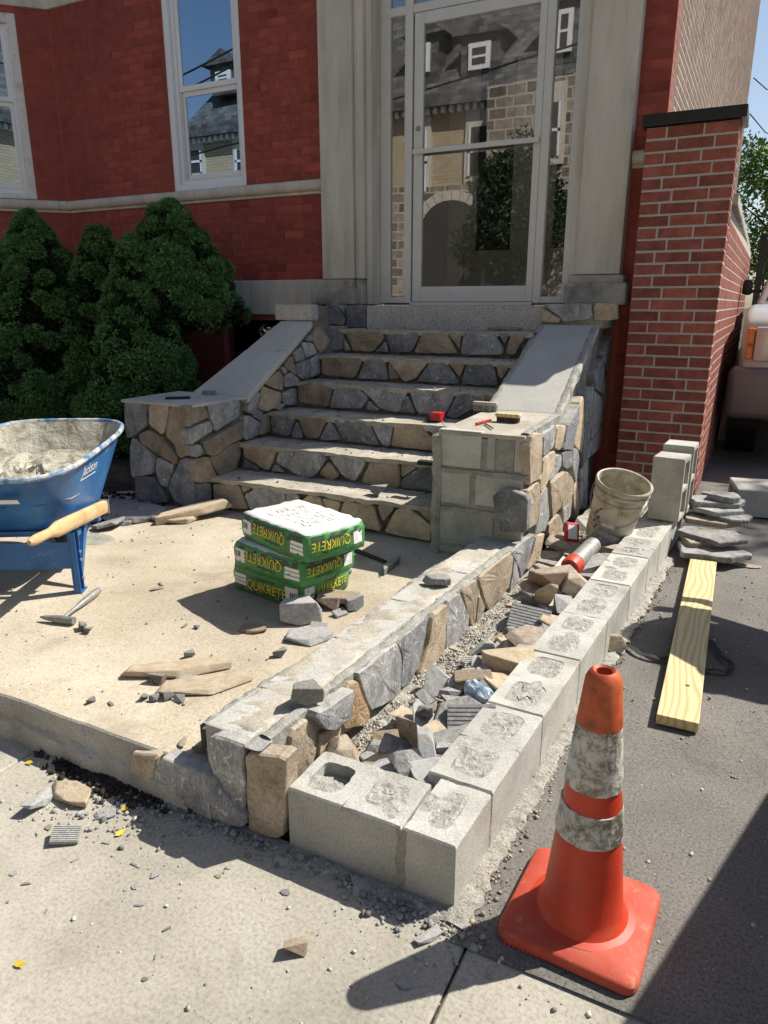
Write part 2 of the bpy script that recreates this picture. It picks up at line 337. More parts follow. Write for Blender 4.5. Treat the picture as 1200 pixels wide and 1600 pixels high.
# loose broken stones: a few shared shapes
def rock_mesh(name, kind, seed):
    rnd = random.Random(seed); bm = bmesh.new()
    if kind == 'chunk': dims = (1, .75, .6); n = 14
    elif kind == 'shard': dims = (1, .40, .15); n = 14
    elif kind == 'plate': dims = (1, .7, .12); n = 0
    else: dims = (1, .5, .3); n = 14
    if n:
        for i in range(n):
            p = Vector((rnd.gauss(0, 1), rnd.gauss(0, 1), rnd.gauss(0, 1))).normalized()
            p = Vector([max(-.62, min(.62, q*1.1)) for q in p])
            bm.verts.new((p.x*dims[0]*.8, p.y*dims[1]*.8, p.z*dims[2]*.8))
        bmesh.ops.convex_hull(bm, input=bm.verts)
    else:
        k = rnd.choice((5, 6, 6, 7)); a0 = rnd.uniform(0, 6.28)
        for z in (-.5, .5):
            for i in range(k):
                a = a0+2*math.pi*(i+rnd.uniform(-.28, .28))/k; r = rnd.uniform(.38, .58)
                bm.verts.new((math.cos(a)*r*dims[0]*1.1, math.sin(a)*r*dims[1]*1.2, (z+rnd.uniform(-.12, .12))*dims[2]))
        bmesh.ops.convex_hull(bm, input=bm.verts)
    loose = [v for v in bm.verts if not v.link_faces]
    bmesh.ops.delete(bm, geom=loose, context='VERTS')
    bmesh.ops.bevel(bm, geom=list(bm.edges), offset=.018, segments=1, affect='EDGES', clamp_overlap=True)
    bmesh.ops.recalc_face_normals(bm, faces=bm.faces)
    me = bpy.data.meshes.new(name); bm.to_mesh(me); bm.free(); return me
def ribbed_mesh(name):
    b = MB(); b.box(-.5, .5, -.35, .35, -.12, .05)
    for i in range(8):
        y = -.32+i*.085; b.box(-.49, .49, y, y+.056, .04, .075)
    me = bpy.data.meshes.new(name); me.from_pydata(b.v, [], b.f); me.update(); return me
ROCKS = {}
def rock(kind, mk_, seed):
    key = (kind, mk_, seed % 5)
    if key not in ROCKS:
        me = ribbed_mesh('ribbed_stone') if kind == 'ribbed' else rock_mesh('broken_stone', kind, 100+seed % 5*17+len(kind))
        me.materials.append(M[SK.get(mk_, mk_)]); ROCKS[key] = me
    return ROCKS[key]
def put_rock(loc, size, kind, mk_, seed, rot, label, group, name='broken_stone', sc=(1, 1, 1)):
    me = rock(kind, mk_, seed)
    o = bpy.data.objects.new(name, me); col.objects.link(o)
    o.location = loc; o.rotation_euler = rot; o.scale = (size*sc[0], size*sc[1], size*sc[2])
    return tag(o, label, 'stone', group)
def seat(o, z):
    """rest an object's lowest corner on height z"""
    bpy.context.view_layer.update()
    mw = o.matrix_basis
    lo = min((mw @ v.co).z for v in o.data.vertices)
    o.location.z += z - lo
def gravel(name, pts, sizes, mat, label, cat, parent=None, flat=.7):
    pts = np.asarray(pts, float); n = len(pts); rng = np.random.default_rng(len(pts)+7)
    base = np.array([(-1,-1,-1),(1,-1,-1),(1,1,-1),(-1,1,-1),(-1,-1,1),(1,-1,1),(1,1,1),(-1,1,1)], float)*.5
    fc = np.array([(0,3,2,1),(4,5,6,7),(0,1,5,4),(1,2,6,5),(2,3,7,6),(3,0,4,7)])
    V = base[None]*rng.uniform(.55, 1.15, (n, 8, 3))
    V[:, :, 2] *= flat
    q = rng.normal(size=(n, 4)); q /= np.linalg.norm(q, axis=1)[:, None]
    a, b, c, d = q.T
    Rm = np.stack([1-2*(c*c+d*d), 2*(b*c-a*d), 2*(b*d+a*c), 2*(b*c+a*d), 1-2*(b*b+d*d), 2*(c*d-a*b), 2*(b*d-a*c), 2*(c*d+a*b), 1-2*(b*b+c*c)], 1).reshape(n, 3, 3)
    V = np.einsum('nij,nkj->nki', Rm, V)*np.asarray(sizes)[:, None, None] + pts[:, None]
    F = (fc[None]+np.arange(n)[:, None, None]*8).reshape(-1, 4)
    me = bpy.data.meshes.new(name); V = V.reshape(-1, 3)
    me.vertices.add(len(V)); me.vertices.foreach_set('co', V.ravel())
    me.loops.add(len(F)*4); me.loops.foreach_set('vertex_index', F.ravel().astype(np.int32))
    me.polygons.add(len(F)); me.polygons.foreach_set('loop_start', np.arange(0, len(F)*4, 4, dtype=np.int32))
    me.update(calc_edges=True); me.validate()
    o = link(name, me, mat, parent)
    if parent is None: tag(o, label, cat, kind='stuff')
    else: o['kind'] = 'stuff'
    return o
def text_mesh(txt, size, mat, parent, origin, xdir, ydir, name='lettering', extrude=.0008, center=True, sx=1.0, bold=0.0, shear=0.0, local=True):
    cu = bpy.data.curves.new(name, 'FONT'); cu.body = txt; cu.size = size; cu.extrude = extrude; cu.offset = min(bold, .0008); cu.shear = shear
    if center: cu.align_x = 'CENTER'; cu.align_y = 'CENTER'
    t = bpy.data.objects.new(name, cu); col.objects.link(t)
    me = bpy.data.meshes.new_from_object(t.evaluated_get(bpy.context.evaluated_depsgraph_get()))
    bpy.data.objects.remove(t); bpy.data.curves.remove(cu)
    x = Vector(xdir).normalized(); y = Vector(ydir).normalized(); z = x.cross(y)
    off = Vector((0, 0, 0)) if local else ORG.get(parent, Vector((0, 0, 0)))
    mm = Matrix(((x.x*sx, y.x, z.x, origin[0]-off.x), (x.y*sx, y.y, z.y, origin[1]-off.y), (x.z*sx, y.z, z.z, origin[2]-off.z), (0, 0, 0, 1)))
    me.transform(mm); me.materials.clear()
    return link(name, me, mat, parent)

from mathutils.bvhtree import BVHTree
def drape(o, host, direction, lift=.0012):
    """lay a flat decal (print, lettering) onto the curved surface of its host mesh (same frame)"""
    bv = BVHTree.FromPolygons([v.co.copy() for v in host.data.vertices], [tuple(p.vertices) for p in host.data.polygons])
    d = Vector(direction).normalized(); zs = [v.co.dot(d) for v in o.data.vertices]; far = max(zs) if zs else 0
    for v in o.data.vertices:
        st = v.co - d*.3; hit = bv.ray_cast(st, d)
        if hit[0] is not None: v.co = hit[0] - d*(lift + (far - v.co.dot(d))*.2)
    return o
def decal_rect(name, o3, xd, yd, w_, h_, mat, parent, nx=6, ny=4):
    xd = Vector(xd).normalized(); yd = Vector(yd).normalized(); v = []; f = []
    for j in range(ny+1):
        for i in range(nx+1): v.append(Vector(o3)+xd*(w_*(i/nx-.5))+yd*(h_*(j/ny-.5)))
    for j in range(ny):
        for i in range(nx): a = j*(nx+1)+i; f.append((a, a+1, a+nx+2, a+nx+1))
    return mk(name, v, f, mat, parent, local=True)
def ribbon(name, path, wl, wr, mat, parent, seed=1, th=.02, jit=.5, step=.02, lump=.004):
    """an irregular smear of mortar along a path of points; wl / wr = half widths across (world xy)"""
    rr = random.Random(seed); P = [Vector(p) for p in path]; Q = []
    for a, c in zip(P[:-1], P[1:]):
        k = max(1, int((c-a).length/step)); Q += [a.lerp(c, i/k) for i in range(k)]
    Q.append(P[-1]); v = []; f = []; A = B = 1.0
    for i, q in enumerate(Q):
        d = Q[min(i+1, len(Q)-1)]-Q[max(i-1, 0)]; s = Vector((-d.y, d.x, 0)).normalized()
        A = .6*A+.4*rr.uniform(1-jit, 1+jit); B = .6*B+.4*rr.uniform(1-jit, 1+jit)
        l, r_ = q+s*wl*A, q-s*wr*B
        v += [l-Vector((0, 0, th)), l+Vector((0, 0, -.002)), l.lerp(r_, .3)+Vector((0, 0, rr.uniform(0, lump)+.001)), l.lerp(r_, .7)+Vector((0, 0, rr.uniform(0, lump)+.001)), r_+Vector((0, 0, -.002)), r_-Vector((0, 0, th))]
    for i in range(len(Q)-1):
        for k in range(5): f.append((i*6+k, i*6+6+k, i*6+7+k, i*6+1+k))
    o = mk(name, v, f, mat, parent); bm = bmesh.new(); bm.from_mesh(o.data); bmesh.ops.recalc_face_normals(bm, faces=bm.faces); bm.to_mesh(o.data); bm.free()
    return o

# =================================================================== THE SETTING
def sheet(name, x0, x1, y0, y1, z, mat, nx=1, ny=1):
    v = []; f = []
    for j in range(ny+1):
        for i in range(nx+1): v.append((x0+(x1-x0)*i/nx, y0+(y1-y0)*j/ny, z))
    for j in range(ny):
        for i in range(nx):
            a = j*(nx+1)+i; f.append((a, a+1, a+nx+2, a+nx+1))
    return tag(mk(name, v, f, mat), kind='structure')
sheet('ground', -300, 300, -300, 300, -.14, M['soil'])
sheet('road', -120, 120, -9.0, -2.75, -.125, M['asphalt'])
kb = MB(); kb.box(-60, 60, -2.75, -2.60, -.2, .0); tag(kb.build('kerb', M['sidewalk'], bevel=.015), kind='structure')
kb = MB(); kb.box(-60, 60, -9.15, -9.0, -.2, .0); tag(kb.build('far_kerb', M['sidewalk'], bevel=.015), kind='structure')
kb = MB(); kb.box(-60, 60, -10.9, -9.15, -.2, -.004); tag(kb.build('far_sidewalk', M['sidewalk']), kind='structure')
# the sidewalk: separate slabs with open joints
walk = empty('sidewalk', (-.42, 0, 0)); walk['kind'] = 'structure'
xj = [-9.8, -8.2, -6.65, -5.1, -3.55, -2.0, -.43, 1.15, 2.7, 4.3, 6.0]
yj = [-2.595, -1.25, .10, 1.265]
for i in range(len(xj)-1):
    for j in range(3):
        b = MB(); y1 = yj[j+1]-.004
        if j == 2: y1 = 1.366 if xj[i+1] <= -.43 else 1.30
        b.box(xj[i]+.003, xj[i+1]-.003, yj[j]+.004, y1, -.12, random.Random(i*7+j).uniform(-.003, .002))
        b.build('sidewalk_slab', M['sidewalk'], walk, bevel=.006, seg=1)
b = MB(); b.box(-10, 6, -2.59, 1.5, -.13, -.010); b.build('joint_dirt', M['soil'], walk)
# asphalt driveway
v = []; f = []; nx, ny = 24, 90; rnd = random.Random(5)
for j in range(ny+1):
    for i in range(nx+1):
        x = -.47+5.4*i/nx; y = 1.262+24*j/ny
        z = .004+.010*math.sin(x*2.1+y*.7)*math.sin(y*1.3)*(.5 if y < 2 else 1)
        v.append((x, y + (rnd.uniform(-.012, .004) if j == 0 else 0), z))
for j in range(ny):
    for i in range(nx): a = j*(nx+1)+i; f.append((a, a+1, a+nx+2, a+nx+1))
tag(mk('driveway', v, f, M['asphalt'], smooth=True), kind='structure')
# patio slab (its top 15 cm above the sidewalk) with a ragged front edge
PZ = .15
v = []; f = []; n = 90; rnd = random.Random(9)
for i in range(n+1):
    x = -9.0 + (9.0-1.24)*i/n
    e = rnd.uniform(-.003, .003)
    v += [(x, 3.62, PZ), (x, 1.364+e, PZ), (x, 1.358+e, PZ-.006), (x, 1.350+rnd.uniform(-.004, .004), .075), (x, 1.335+rnd.uniform(-.012, .01), .062+rnd.uniform(-.01, .01)), (x, 1.325+rnd.uniform(-.014, .008), -.05), (x, 3.62, -.05)]
for i in range(n):
    for k in range(6): a = i*7+k; f.append((a, a+1, a+8, a+7))
pa = mk('patio', v, f, M['patio']); tag(pa, kind='structure')
pa.data.materials.append(M['patio_edge'])
for p in pa.data.polygons:
    if abs(p.normal.z) < .8: p.material_index = 1
bm = bmesh.new(); bm.from_mesh(pa.data); bmesh.ops.recalc_face_normals(bm, faces=bm.faces); bm.to_mesh(pa.data); bm.free()
# planting bed along the house
v = []; f = []; nx, ny = 46, 22; rnd = random.Random(3)
for j in range(ny+1):
    for i in range(nx+1):
        x = -11+7.45*i/nx; y = 3.50+2.28*j/ny
        v.append((x, y, .155+rnd.uniform(-.02, .03)+(.05 if j > 3 else 0)))
for j in range(ny):
    for i in range(nx): a = j*(nx+1)+i; f.append((a, a+1, a+nx+2, a+nx+1))
tag(mk('planting_bed', v, f, M['soil']), kind='structure')

# =================================================================== THE RED BRICK HOUSE
FY = 5.80
house = empty('brick_house', (-3.7, FY, 0), 'red painted brick row house with pale stone door surround', 'house')
def walls(holes, x0, x1, z0, z1, y0, y1, Mx=None):
    """a wall with rectangular openings, as boxes that butt against each other"""
    xs = sorted(set([x0, x1]+[h[0] for h in holes]+[h[1] for h in holes])); b = MB()
    for i in range(len(xs)-1):
        a, c = xs[i], xs[i+1]; hs = sorted([h for h in holes if h[0] <= a+1e-6 and h[1] >= c-1e-6], key=lambda h: h[2]); z = z0
        for h in hs:
            if h[2] > z: b.box(a, c, y0, y1, z, h[2], Mx)
            z = h[3]
        if z < z1: b.box(a, c, y0, y1, z, z1, Mx)
    return b
HX0, HX1 = -6.71, -.755
holes = [(-5.25, -4.375, 2.49, 4.45), (-3.19, -1.33, 1.25, 4.7), (-4.75, -4.0, .45, 1.3)]
walls(holes, HX0, HX1, 0, 9.0, FY+.0012, FY+.30).build('wall', M['joint_paint'], house)
walls([], -7.2, -6.5, 0, 9, 16.5, 17.0).build('rear_wall', M['brick_side'], house)
b = MB(); b.box(-10.5, HX1-.001, FY+.31, 17, 8.9, 9.2); b.build('roof', M['soil'], house)
# side wall along the driveway: painted return, then bare brick
b = MB(); b.box(HX1-.30, HX1-.0015, FY+.305, 17, 0, 8.9); b.build('side_wall', M['white_mortar'], house)
pts = []; V = []; F = []; rnd = random.Random(31)
for c in range(0, 118):
    z = 1.0+c*.0677
    y = FY+.088-(.10 if c % 2 else 0)
    while y < 16.9:
        k = len(V); e = rnd.uniform(.0, .0015); x = HX1+e; y_ = y; y = max(y, FY+.088)
        y2 = min(y_+.190, 16.95); z2 = z+.053
        V += [(HX1-.02, y, z), (x, y, z), (x, y2, z), (HX1-.02, y2, z), (HX1-.02, y, z2), (x, y, z2), (x, y2, z2), (HX1-.02, y2, z2)]
        F += [(k+1, k+2, k+6, k+5), (k, k+1, k+5, k+4), (k+2, k+3, k+7, k+6), (k+4, k+5, k+6, k+7), (k, k+3, k+2, k+1)]
        y = y_+.203
tag(mk('side_brickwork', V, F, M['brick_side'], house), kind='stuff')
V = []; F = []
for c in range(0, 118):
    z = 1.0+c*.0677; k = len(V); x = HX1+.001
    V += [(HX1-.3, FY, z), (x, FY, z), (x, FY+.084, z), (HX1-.3, FY+.084, z)] + [(HX1-.3, FY, z+.063), (x, FY, z+.063), (x, FY+.084, z+.063), (HX1-.3, FY+.084, z+.063)]
    F += [(k+1, k+2, k+6, k+5), (k+2, k+3, k+7, k+6), (k+4, k+5, k+6, k+7), (k, k+3, k+2, k+1)]
# bare returns of the corner bricks (painted): side face only, the front faces are bricks of their own
tag(mk('corner_brickwork', V, F, M['brick_paint'], house), kind='stuff')

# bay (angled wall on the left)
KX = (-6.71, FY)
Mb = Matrix(((.70711, -.70711, 0, KX[0]), (.70711, .70711, 0, KX[1]), (0, 0, 1, 0), (0, 0, 0, 1)))
bayhole = [(-1.20, -.31, 2.50, 4.20)]
walls(bayhole, -1.5, -.0, 0, 9, .0012, .30, Mb).build('bay_wall', M['joint_paint'], house)
b = MB(); b.box(-10.5, KX[0]-1.06, FY-1.06, FY-.8, 0, 9); b.build('bay_front_wall', M['joint_paint'], house)

# brick faces: every brick is a piece; the 300 that show largest are single objects
bricks = []      # (u0,u1,z0,z1,frame)   frame 0 = front wall, 1 = bay
def course_fill(u0, u1, z0, z1, fr, hs, shift=0):
    c = 0; z = z0; rr = random.Random(int(u0*100)+fr)
    ph = .0677; nz = int(round((z1-z0)/ph)); ph = (z1-z0)/nz
    for c in range(nz):
        za, zb = z0+c*ph+.003, z0+(c+1)*ph-.003
        u = u0 - (.1015 if c % 2 else 0)
        while u < u1:
            a, d = max(u, u0)+.003, min(u+.203, u1)-.003
            segs = [(a, d)]
            for h in hs:
                if zb > h[2]+.01 and za < h[3]-.01:
                    ns = []
                    for s in segs:
                        if s[1] <= h[0] or s[0] >= h[1]: ns.append(s)
                        else:
                            if s[0] < h[0]-.01: ns.append((s[0], h[0]-.001))
                            if s[1] > h[1]+.01: ns.append((h[1]+.001, s[1]))
                    segs = ns
            for s in segs:
                if s[1]-s[0] > .02: bricks.append((s[0], s[1], za, zb, fr))
            u += .203
course_fill(HX0, -3.505, 1.665, 2.375, 0, [])
course_fill(HX0, -3.505, 2.495, 4.25, 0, holes)
course_fill(HX0, -3.6, .15, 1.345, 0, holes)
course_fill(-.955, HX1, .3, 4.6, 0, [])
course_fill(-1.5, -.01, 1.665, 2.375, 1, [])
course_fill(-1.5, -.01, 2.495, 4.25, 1, bayhole)
def place(br):
    um, zm = (br[0]+br[1])/2, (br[2]+br[3])/2
    return Vector((um, FY, zm)) if br[4] == 0 else Mb @ Vector((um, 0, zm))
def rank(br):
    p = place(br); d = p-CAM; wv = d.dot(FW)
    x = 600+FPX*d.dot(RT)/wv; y = 800-FPX*d.dot(UPV)/wv
    vis = (-20 < x < 1210) and (-20 < y < 500) and not (x < 110 and y > 330) and not (br[3] < 1.4)
    return ((0 if vis else 1), d.length/(br[1]-br[0])*.2)
bricks.sort(key=rank)
BM = {}
def brick_mesh(l, h, mat, key, dep=.02):
    k = (round(l, 2), round(h, 3), key)
    if k not in BM:
        b = MB(); b.box(-l/2, l/2, -(.0028 if key == 'p' else .004), dep, -h/2, h/2)
        me = bpy.data.meshes.new('brick'); me.from_pydata(b.v, [], b.f); me.materials.append(mat)
        bm = bmesh.new(); bm.from_mesh(me)
        es = [e for e in bm.edges if all(v.co.y < 0 for v in e.verts)]
        bmesh.ops.bevel(bm, geom=es, offset=(.0018 if key == 'p' else .004), segments=1, affect='EDGES'); bm.to_mesh(me); bm.free()
        BM[k] = me
    return BM[k]
rnd = random.Random(77)
for br in bricks[:300]:
    o = bpy.data.objects.new('brick', brick_mesh(br[1]-br[0], br[3]-br[2], M['brick_paint'], 'p')); col.objects.link(o)
    p = place(br); o.parent = house; o.location = p - ORG[house] + Vector((0, rnd.uniform(-.0008, .0004), 0))
    o.rotation_euler = (rnd.uniform(-.006, .006), 0, (R(45) if br[4] else 0)+rnd.uniform(-.006, .006))
b = MB()
for br in bricks[300:]:
    b.box(br[0], br[1], -.0015+rnd.uniform(-.0008, .0008), .02, br[2], br[3], Mb if br[4] else Matrix.Translation((0, FY, 0)))
tag(b.build('brickwork', M['brick_paint'], house), kind='stuff')

# stone belt course (roll moulding with a thin fillet below) in separate stones
roll = [(0.004, 2.375), (-.022, 2.378), (-.022, 2.398)]+[(-.03-.034*math.sin(a), 2.447-.046*math.cos(a)) for a in [math.pi*k/8 for k in range(9)]]+[(.004, 2.495)]
def belt(u0, u1, Mx):
    b = MB(); b.prism([Mx @ Vector((u0, y, z)) for y, z in roll], Mx.to_3x3() @ Vector((u1-u0, 0, 0)))
    return b.build('belt_stone', M['limestone'], house, smooth=True)
Mf = Matrix.Translation((0, FY, 0))
us = [HX0-.012, -5.72, -4.9, -4.12, -3.505]
for a, c in zip(us[:-1], us[1:]): belt(a+.0015, c-.0015, Mf)
belt(-.955, HX1+.045, Mf)
for a, c in ((-1.5, -.85), (-.847, -.10), (-.097, .012)): belt(a, c, Mb)
# stone band above the basement, and the lintel band
b = MB(); b.box(HX0, -4.38, FY-.03, FY+.01, 1.35, 1.662); b.build('stone_band', M['limestone'], house, bevel=.008)
b = MB(); b.box(-4.376, -3.58, FY-.03, FY+.01, 1.35, 1.662); b.build('stone_band', M['limestone'], house, bevel=.008)
b = MB(); b.box(-1.5, .012, -.03, .01, 1.35, 1.662, Mb); b.build('stone_band', M['limestone'], house, bevel=.008)
b = MB(); b.box(HX0-.01, -5.3, FY-.025, FY+.01, 4.253, 4.62); b.build('lintel_stone', M['limestone'], house, bevel=.006)
b = MB(); b.box(-1.5, -.75, -.025, .01, 4.253, 4.62, Mb); b.build('lintel_stone', M['limestone'], house, bevel=.006)
b = MB(); b.box(-.747, .012, -.025, .01, 4.253, 4.62, Mb); b.build('lintel_stone', M['limestone'], house, bevel=.006)

def sash_window(Mx, x0, x1, z0, z1, zm, old):
    """double-hung window in an opening: casing > sashes, panes, screen"""
    d0 = .012
    b = MB(); cw = .085 if old else .065
    b.box(x0, x0+cw, d0, .10, z0, z1, Mx); b.box(x1-(cw if old else .05), x1, d0, .10, z0, z1, Mx)
    b.box(x0+cw, x1-(cw if old else .05), d0+.002, .10, z0, z0+.05, Mx); b.box(x0+cw, x1-(cw if old else .05), d0+.002, .10, z1-.09, z1, Mx)
    win = b.build('window', M['old_white'] if old else M['white'], house, bevel=.005)
    a, c = x0+cw+.002, x1-(cw if old else .05)-.002
    b = MB(); b.box(a, a+.035, .045, .13, z0+.05, z1-.09, Mx); b.box(c-.03, c, .045, .13, z0+.05, z1-.09, Mx); b.box(a+.036, c-.031, .046, .13, z0+.051, z0+.09, Mx)
    b.build('jamb', M['white'], win, bevel=.003)
    a += .036; c -= .031
    for nm, za, zb, y0 in (('upper', zm, z1-.092, .06), ('lower', z0+.091, zm-.0, .085)):
        st = .042
        b = MB(); b.box(a, a+st, y0, y0+.03, za, zb, Mx); b.box(c-st, c, y0, y0+.03, za, zb, Mx)
        b.box(a+st, c-st, y0, y0+.03, za, za+(.045 if nm == 'upper' else .06), Mx); b.box(a+st, c-st, y0, y0+.03, zb-.04, zb, Mx)
        b.build('sash', M['white'], win, bevel=.003)
        b = MB(); b.box(a+st-.004, c-st+.004, y0+.012, y0+.016, za+.04, zb-.036, Mx); b.build('pane', M['glass'], win)
    b = MB(); b.box(a-.001, a+.016, .066, .082, z0+.092, zm-.004, Mx); b.box(c-.012, c, .066, .082, z0+.092, zm-.004, Mx); b.box(a+.017, c-.013, .066, .082, z0+.092, z0+.112, Mx)
    b.build('screen_frame', M['alu'], win)
    return win
sash_window(Mf, -5.25, -4.375, 2.497, 4.45, 3.36, False)
sash_window(Mb, -1.20, -.31, 2.503, 4.20, 3.42, True)
# dark rooms behind the windows
def room(x0, x1, y0, y1, z0, z1, Mx, mat, name='room'):
    b = MB(); b.box(x0, x1, y0, y1, z0, z1, Mx); b.f = [fc for fc in b.f if fc != b.f[2]]
    return b.build(name, mat, house)
room(-5.6, -4.2, .302, 2.2, 2.2, 4.8, Mf, M['dark_room'])
room(-1.4, -.2, .302, 1.6, 2.3, 4.6, Mb, M['dark_room'])
b = MB(); b.box(-4.75, -4.0, FY+.08, FY+.09, .45, 1.3); b.build('basement_window', M['glass'], house)
b = MB(); b.box(-4.75, -4.0, FY+.30, FY+.34, .40, 1.34); b.build('basement_backing', M['dark_room'], house)

# limestone door surround
def pilaster(layers, zb=1.66, zt=5.0):
    b = MB()
    for (x0, x1, y) in layers: b.box(x0, x1, y, FY+.35, zb, zt)
    return b.build('pilaster', M['limestone'], house, bevel=.006)
pl = pilaster([(-3.505, -3.19, 5.68), (-3.188, -3.105, 5.715)])
b = MB(); b.box(-3.103, -3.052, 5.76, 5.99, 1.445, 4.7); b.build('reveal', M['limestone'], pl, bevel=.004)
b = MB(); b.box(-3.575, -3.188, 5.645, FY+.3, 1.44, 1.655); b.box(-3.186, -3.105, 5.70, FY+.3, 1.44, 1.655); b.box(-3.60, -3.16, 5.625, FY+.29, 1.44, 1.585); b.build('base', M['limestone_base'], pl, bevel=.018)
pr_ = pilaster([(-1.29, -.962, 5.68), (-1.345, -1.292, 5.715)])
b = MB(); b.box(-1.33, -.925, 5.645, FY+.3, 1.44, 1.655); b.box(-1.35, -.895, 5.62, FY+.29, 1.44, 1.60); b.build('base', M['limestone_base'], pr_, bevel=.02)
b = MB(); b.box(-3.6, -.9, 5.66, FY+.35, 5.002, 5.5); b.build('entablature', M['limestone'], house, bevel=.01)
# aluminium door unit
DY = 5.92
def dx(px): return at_y(px, 300, DY).x
zt = 3.66; zg = 3.575
x_f0, x_g0, x_g1, x_m1 = -3.05, dx(609), dx(631.5), dx(643)
x_d0, x_dg0, x_dg1, x_d1 = dx(645), dx(658.5), dx(829), dx(840)
x_m2, x_r0, x_r1, x_f1 = dx(853.5), dx(857), dx(887), -1.347
zb = 1.455
b = MB(); y0, y1 = DY, DY+.06
b.box(x_f0, x_g0, y0, y1, zb, 4.5); b.box(x_g1, x_m1, y0-.005, y1, zb, 4.5); b.box(x_d1+.004, x_m2, y0-.005, y1, zb, 4.5); b.box(x_r1, x_f1, y0, y1, zb, 4.5)
b.box(x_g0, x_g1, y0+.002, y1, zb, 1.505); b.box(x_m2, x_r1, y0+.002, y1, zb, 1.505)
b.box(x_g0, x_g1, y0+.002, y1, zt, zt+.06); b.box(x_m1, x_d1+.004, y0+.002, y1, zt, zt+.06); b.box(x_m2, x_r1, y0+.002, y1, zt, zt+.06)
b.box(x_m1, x_d1+.004, y0-.02, y1, zb-.02, zb+.008)
door = b.build('door_frame', M['alu'], house, bevel=.004)
b = MB(); y0 = DY+.005
b.box(x_d0, x_dg0, y0, y0+.045, zb+.012, zt-.004); b.box(x_dg1, x_d1, y0, y0+.045, zb+.012, zt-.004)
b.box(x_dg0, x_dg1, y0, y0+.045, zb+.012, 1.592); b.box(x_dg0, x_dg1, y0, y0+.045, zg, zt-.004)
leaf = b.build('door_leaf', M['alu'], door, bevel=.004)
b = MB(); b.box(x_d0+.005, x_d1-.006, y0-.035, y0-.018, 2.635, 2.672); b.box(x_d0+.01, x_d0+.04, y0-.02, y0, 2.64, 2.667); b.box(x_d1-.04, x_d1-.01, y0-.02, y0, 2.64, 2.667)
b.build('push_bar', M['alu'], door, bevel=.003)
b = MB(); b.lathe([(.0, -.012), (.017, -.012), (.02, -.006), (.02, .0)], 16, Matrix.Translation(((x_d0+x_dg0)/2, y0-.001, 2.83)) @ Matrix.Rotation(R(90), 4, 'X') @ Matrix.Scale(-1, 4, (0, 0, 1)))
b.build('lock', M['dark_steel'], door, smooth=True)
for (a, c, za, zc) in ((x_g0, x_g1, 1.505, zt), (x_dg0, x_dg1, 1.592, zg), (x_m2, x_r1, 1.505, zt), (x_g0, x_g1, zt+.06, 4.5), (x_m1, x_d1, zt+.06, 4.5), (x_m2, x_r1, zt+.06, 4.5)):
    b = MB(); b.box(a-.003, c+.003, DY+.026, DY+.031, za-.003, zc+.003); b.build('pane', M['door_glass'], door)
# vestibule with an inner pair of glazed doors
room(-3.05, -1.347, DY+.065, 7.7, 1.44, 4.5, None, M['vest_wall'], 'vestibule')
b = MB(); yv = 7.45
for (a, c) in ((-3.05, -2.86), (-2.25, -2.06), (-1.50, -1.35)): b.box(a, c, yv, yv+.08, 1.445, 4.4)
b.box(-3.05, -1.35, yv-.06, yv+.08, 1.445, 1.68); b.box(-3.05, -1.35, yv-.002, yv+.08, 3.7, 4.45)
b.box(-2.86, -2.25, yv+.01, yv+.07, 1.68, 1.98); b.box(-2.06, -1.5, yv+.01, yv+.07, 1.68, 1.98)
b.box(-2.86, -2.74, yv+.01, yv+.07, 1.98, 3.7); b.box(-2.37, -2.25, yv+.01, yv+.07, 1.98, 3.7); b.box(-2.06, -1.94, yv+.01, yv+.07, 1.98, 3.7); b.box(-1.6, -1.5, yv+.01, yv+.07, 1.98, 3.7)
inner = b.build('inner_door', M['grey_wood'], house, bevel=.006)
for (a, c) in ((-2.74, -2.37), (-1.94, -1.6)):
    b = MB(); b.box(a, c, yv+.035, yv+.04, 1.98, 3.7); b.build('pane', M['black_plastic'], inner)

# =================================================================== BRICK PILLAR AND GARDEN WALL
PY = 5.50; px0, px1 = -.838, -.272; pz1 = 2.575
pil = empty('brick_pillar', ((px0+px1)/2, PY, .0), 'tall red brick pillar with pale mortar and black metal cap beside the driveway', 'pillar')
b = MB(); b.box(px0+.004, px1-.003, PY+.004, PY+.30, -.02, pz1-.005); b.build('core', M['brick_mortar'], pil)
nC = 33; ch = (pz1-.0)/nC; bl = .228
rnd = random.Random(12)
def pbrick(c, l, h, rz, parent, mat=M['brick'], key='r'):
    o = bpy.data.objects.new('brick', brick_mesh(l, h, mat, key, .05)); col.objects.link(o); o.parent = parent
    o.location = Vector(c)-ORG[parent] + Vector((rnd.uniform(-.001, .001), rnd.uniform(-.001, .001), rnd.uniform(-.001, .001)))
    o.rotation_euler = (rnd.uniform(-.008, .008), rnd.uniform(-.004, .004), rz+rnd.uniform(-.01, .01))
for c in range(nC):
    z = c*ch+ch/2
    cuts = [px0, px0+.095, px0+.095+bl, px1] if c % 2 == 0 else [px0, px0+.20, px0+.20+bl, px1]
    if c % 2 == 0: cuts = [px0, px0+.13, px0+.13+bl, px1]
    for a, d in zip(cuts[:-1], cuts[1:]):
        lo = a+(.006 if a > px0 else 0); hi = d-(.006 if d < px1 else 0)
        pbrick(((lo+hi)/2, PY+.004, z), hi-lo, ch-.014, 0, pil)
    yc = [PY+.055, PY+.055+bl, PY+.30] if c % 2 else [PY+.055, PY+.055+.11, PY+.30]
    for a, d in zip(yc[:-1], yc[1:]):
        pbrick((px1-.004, (a+d)/2, z), d-a-.012, ch-.014, R(90), pil)
b = MB(); b.box(px0-.03, px1+.035, PY-.03, PY+.33, pz1+.002, pz1+.075); b.build('cap', M['black_metal'], pil, bevel=.006)
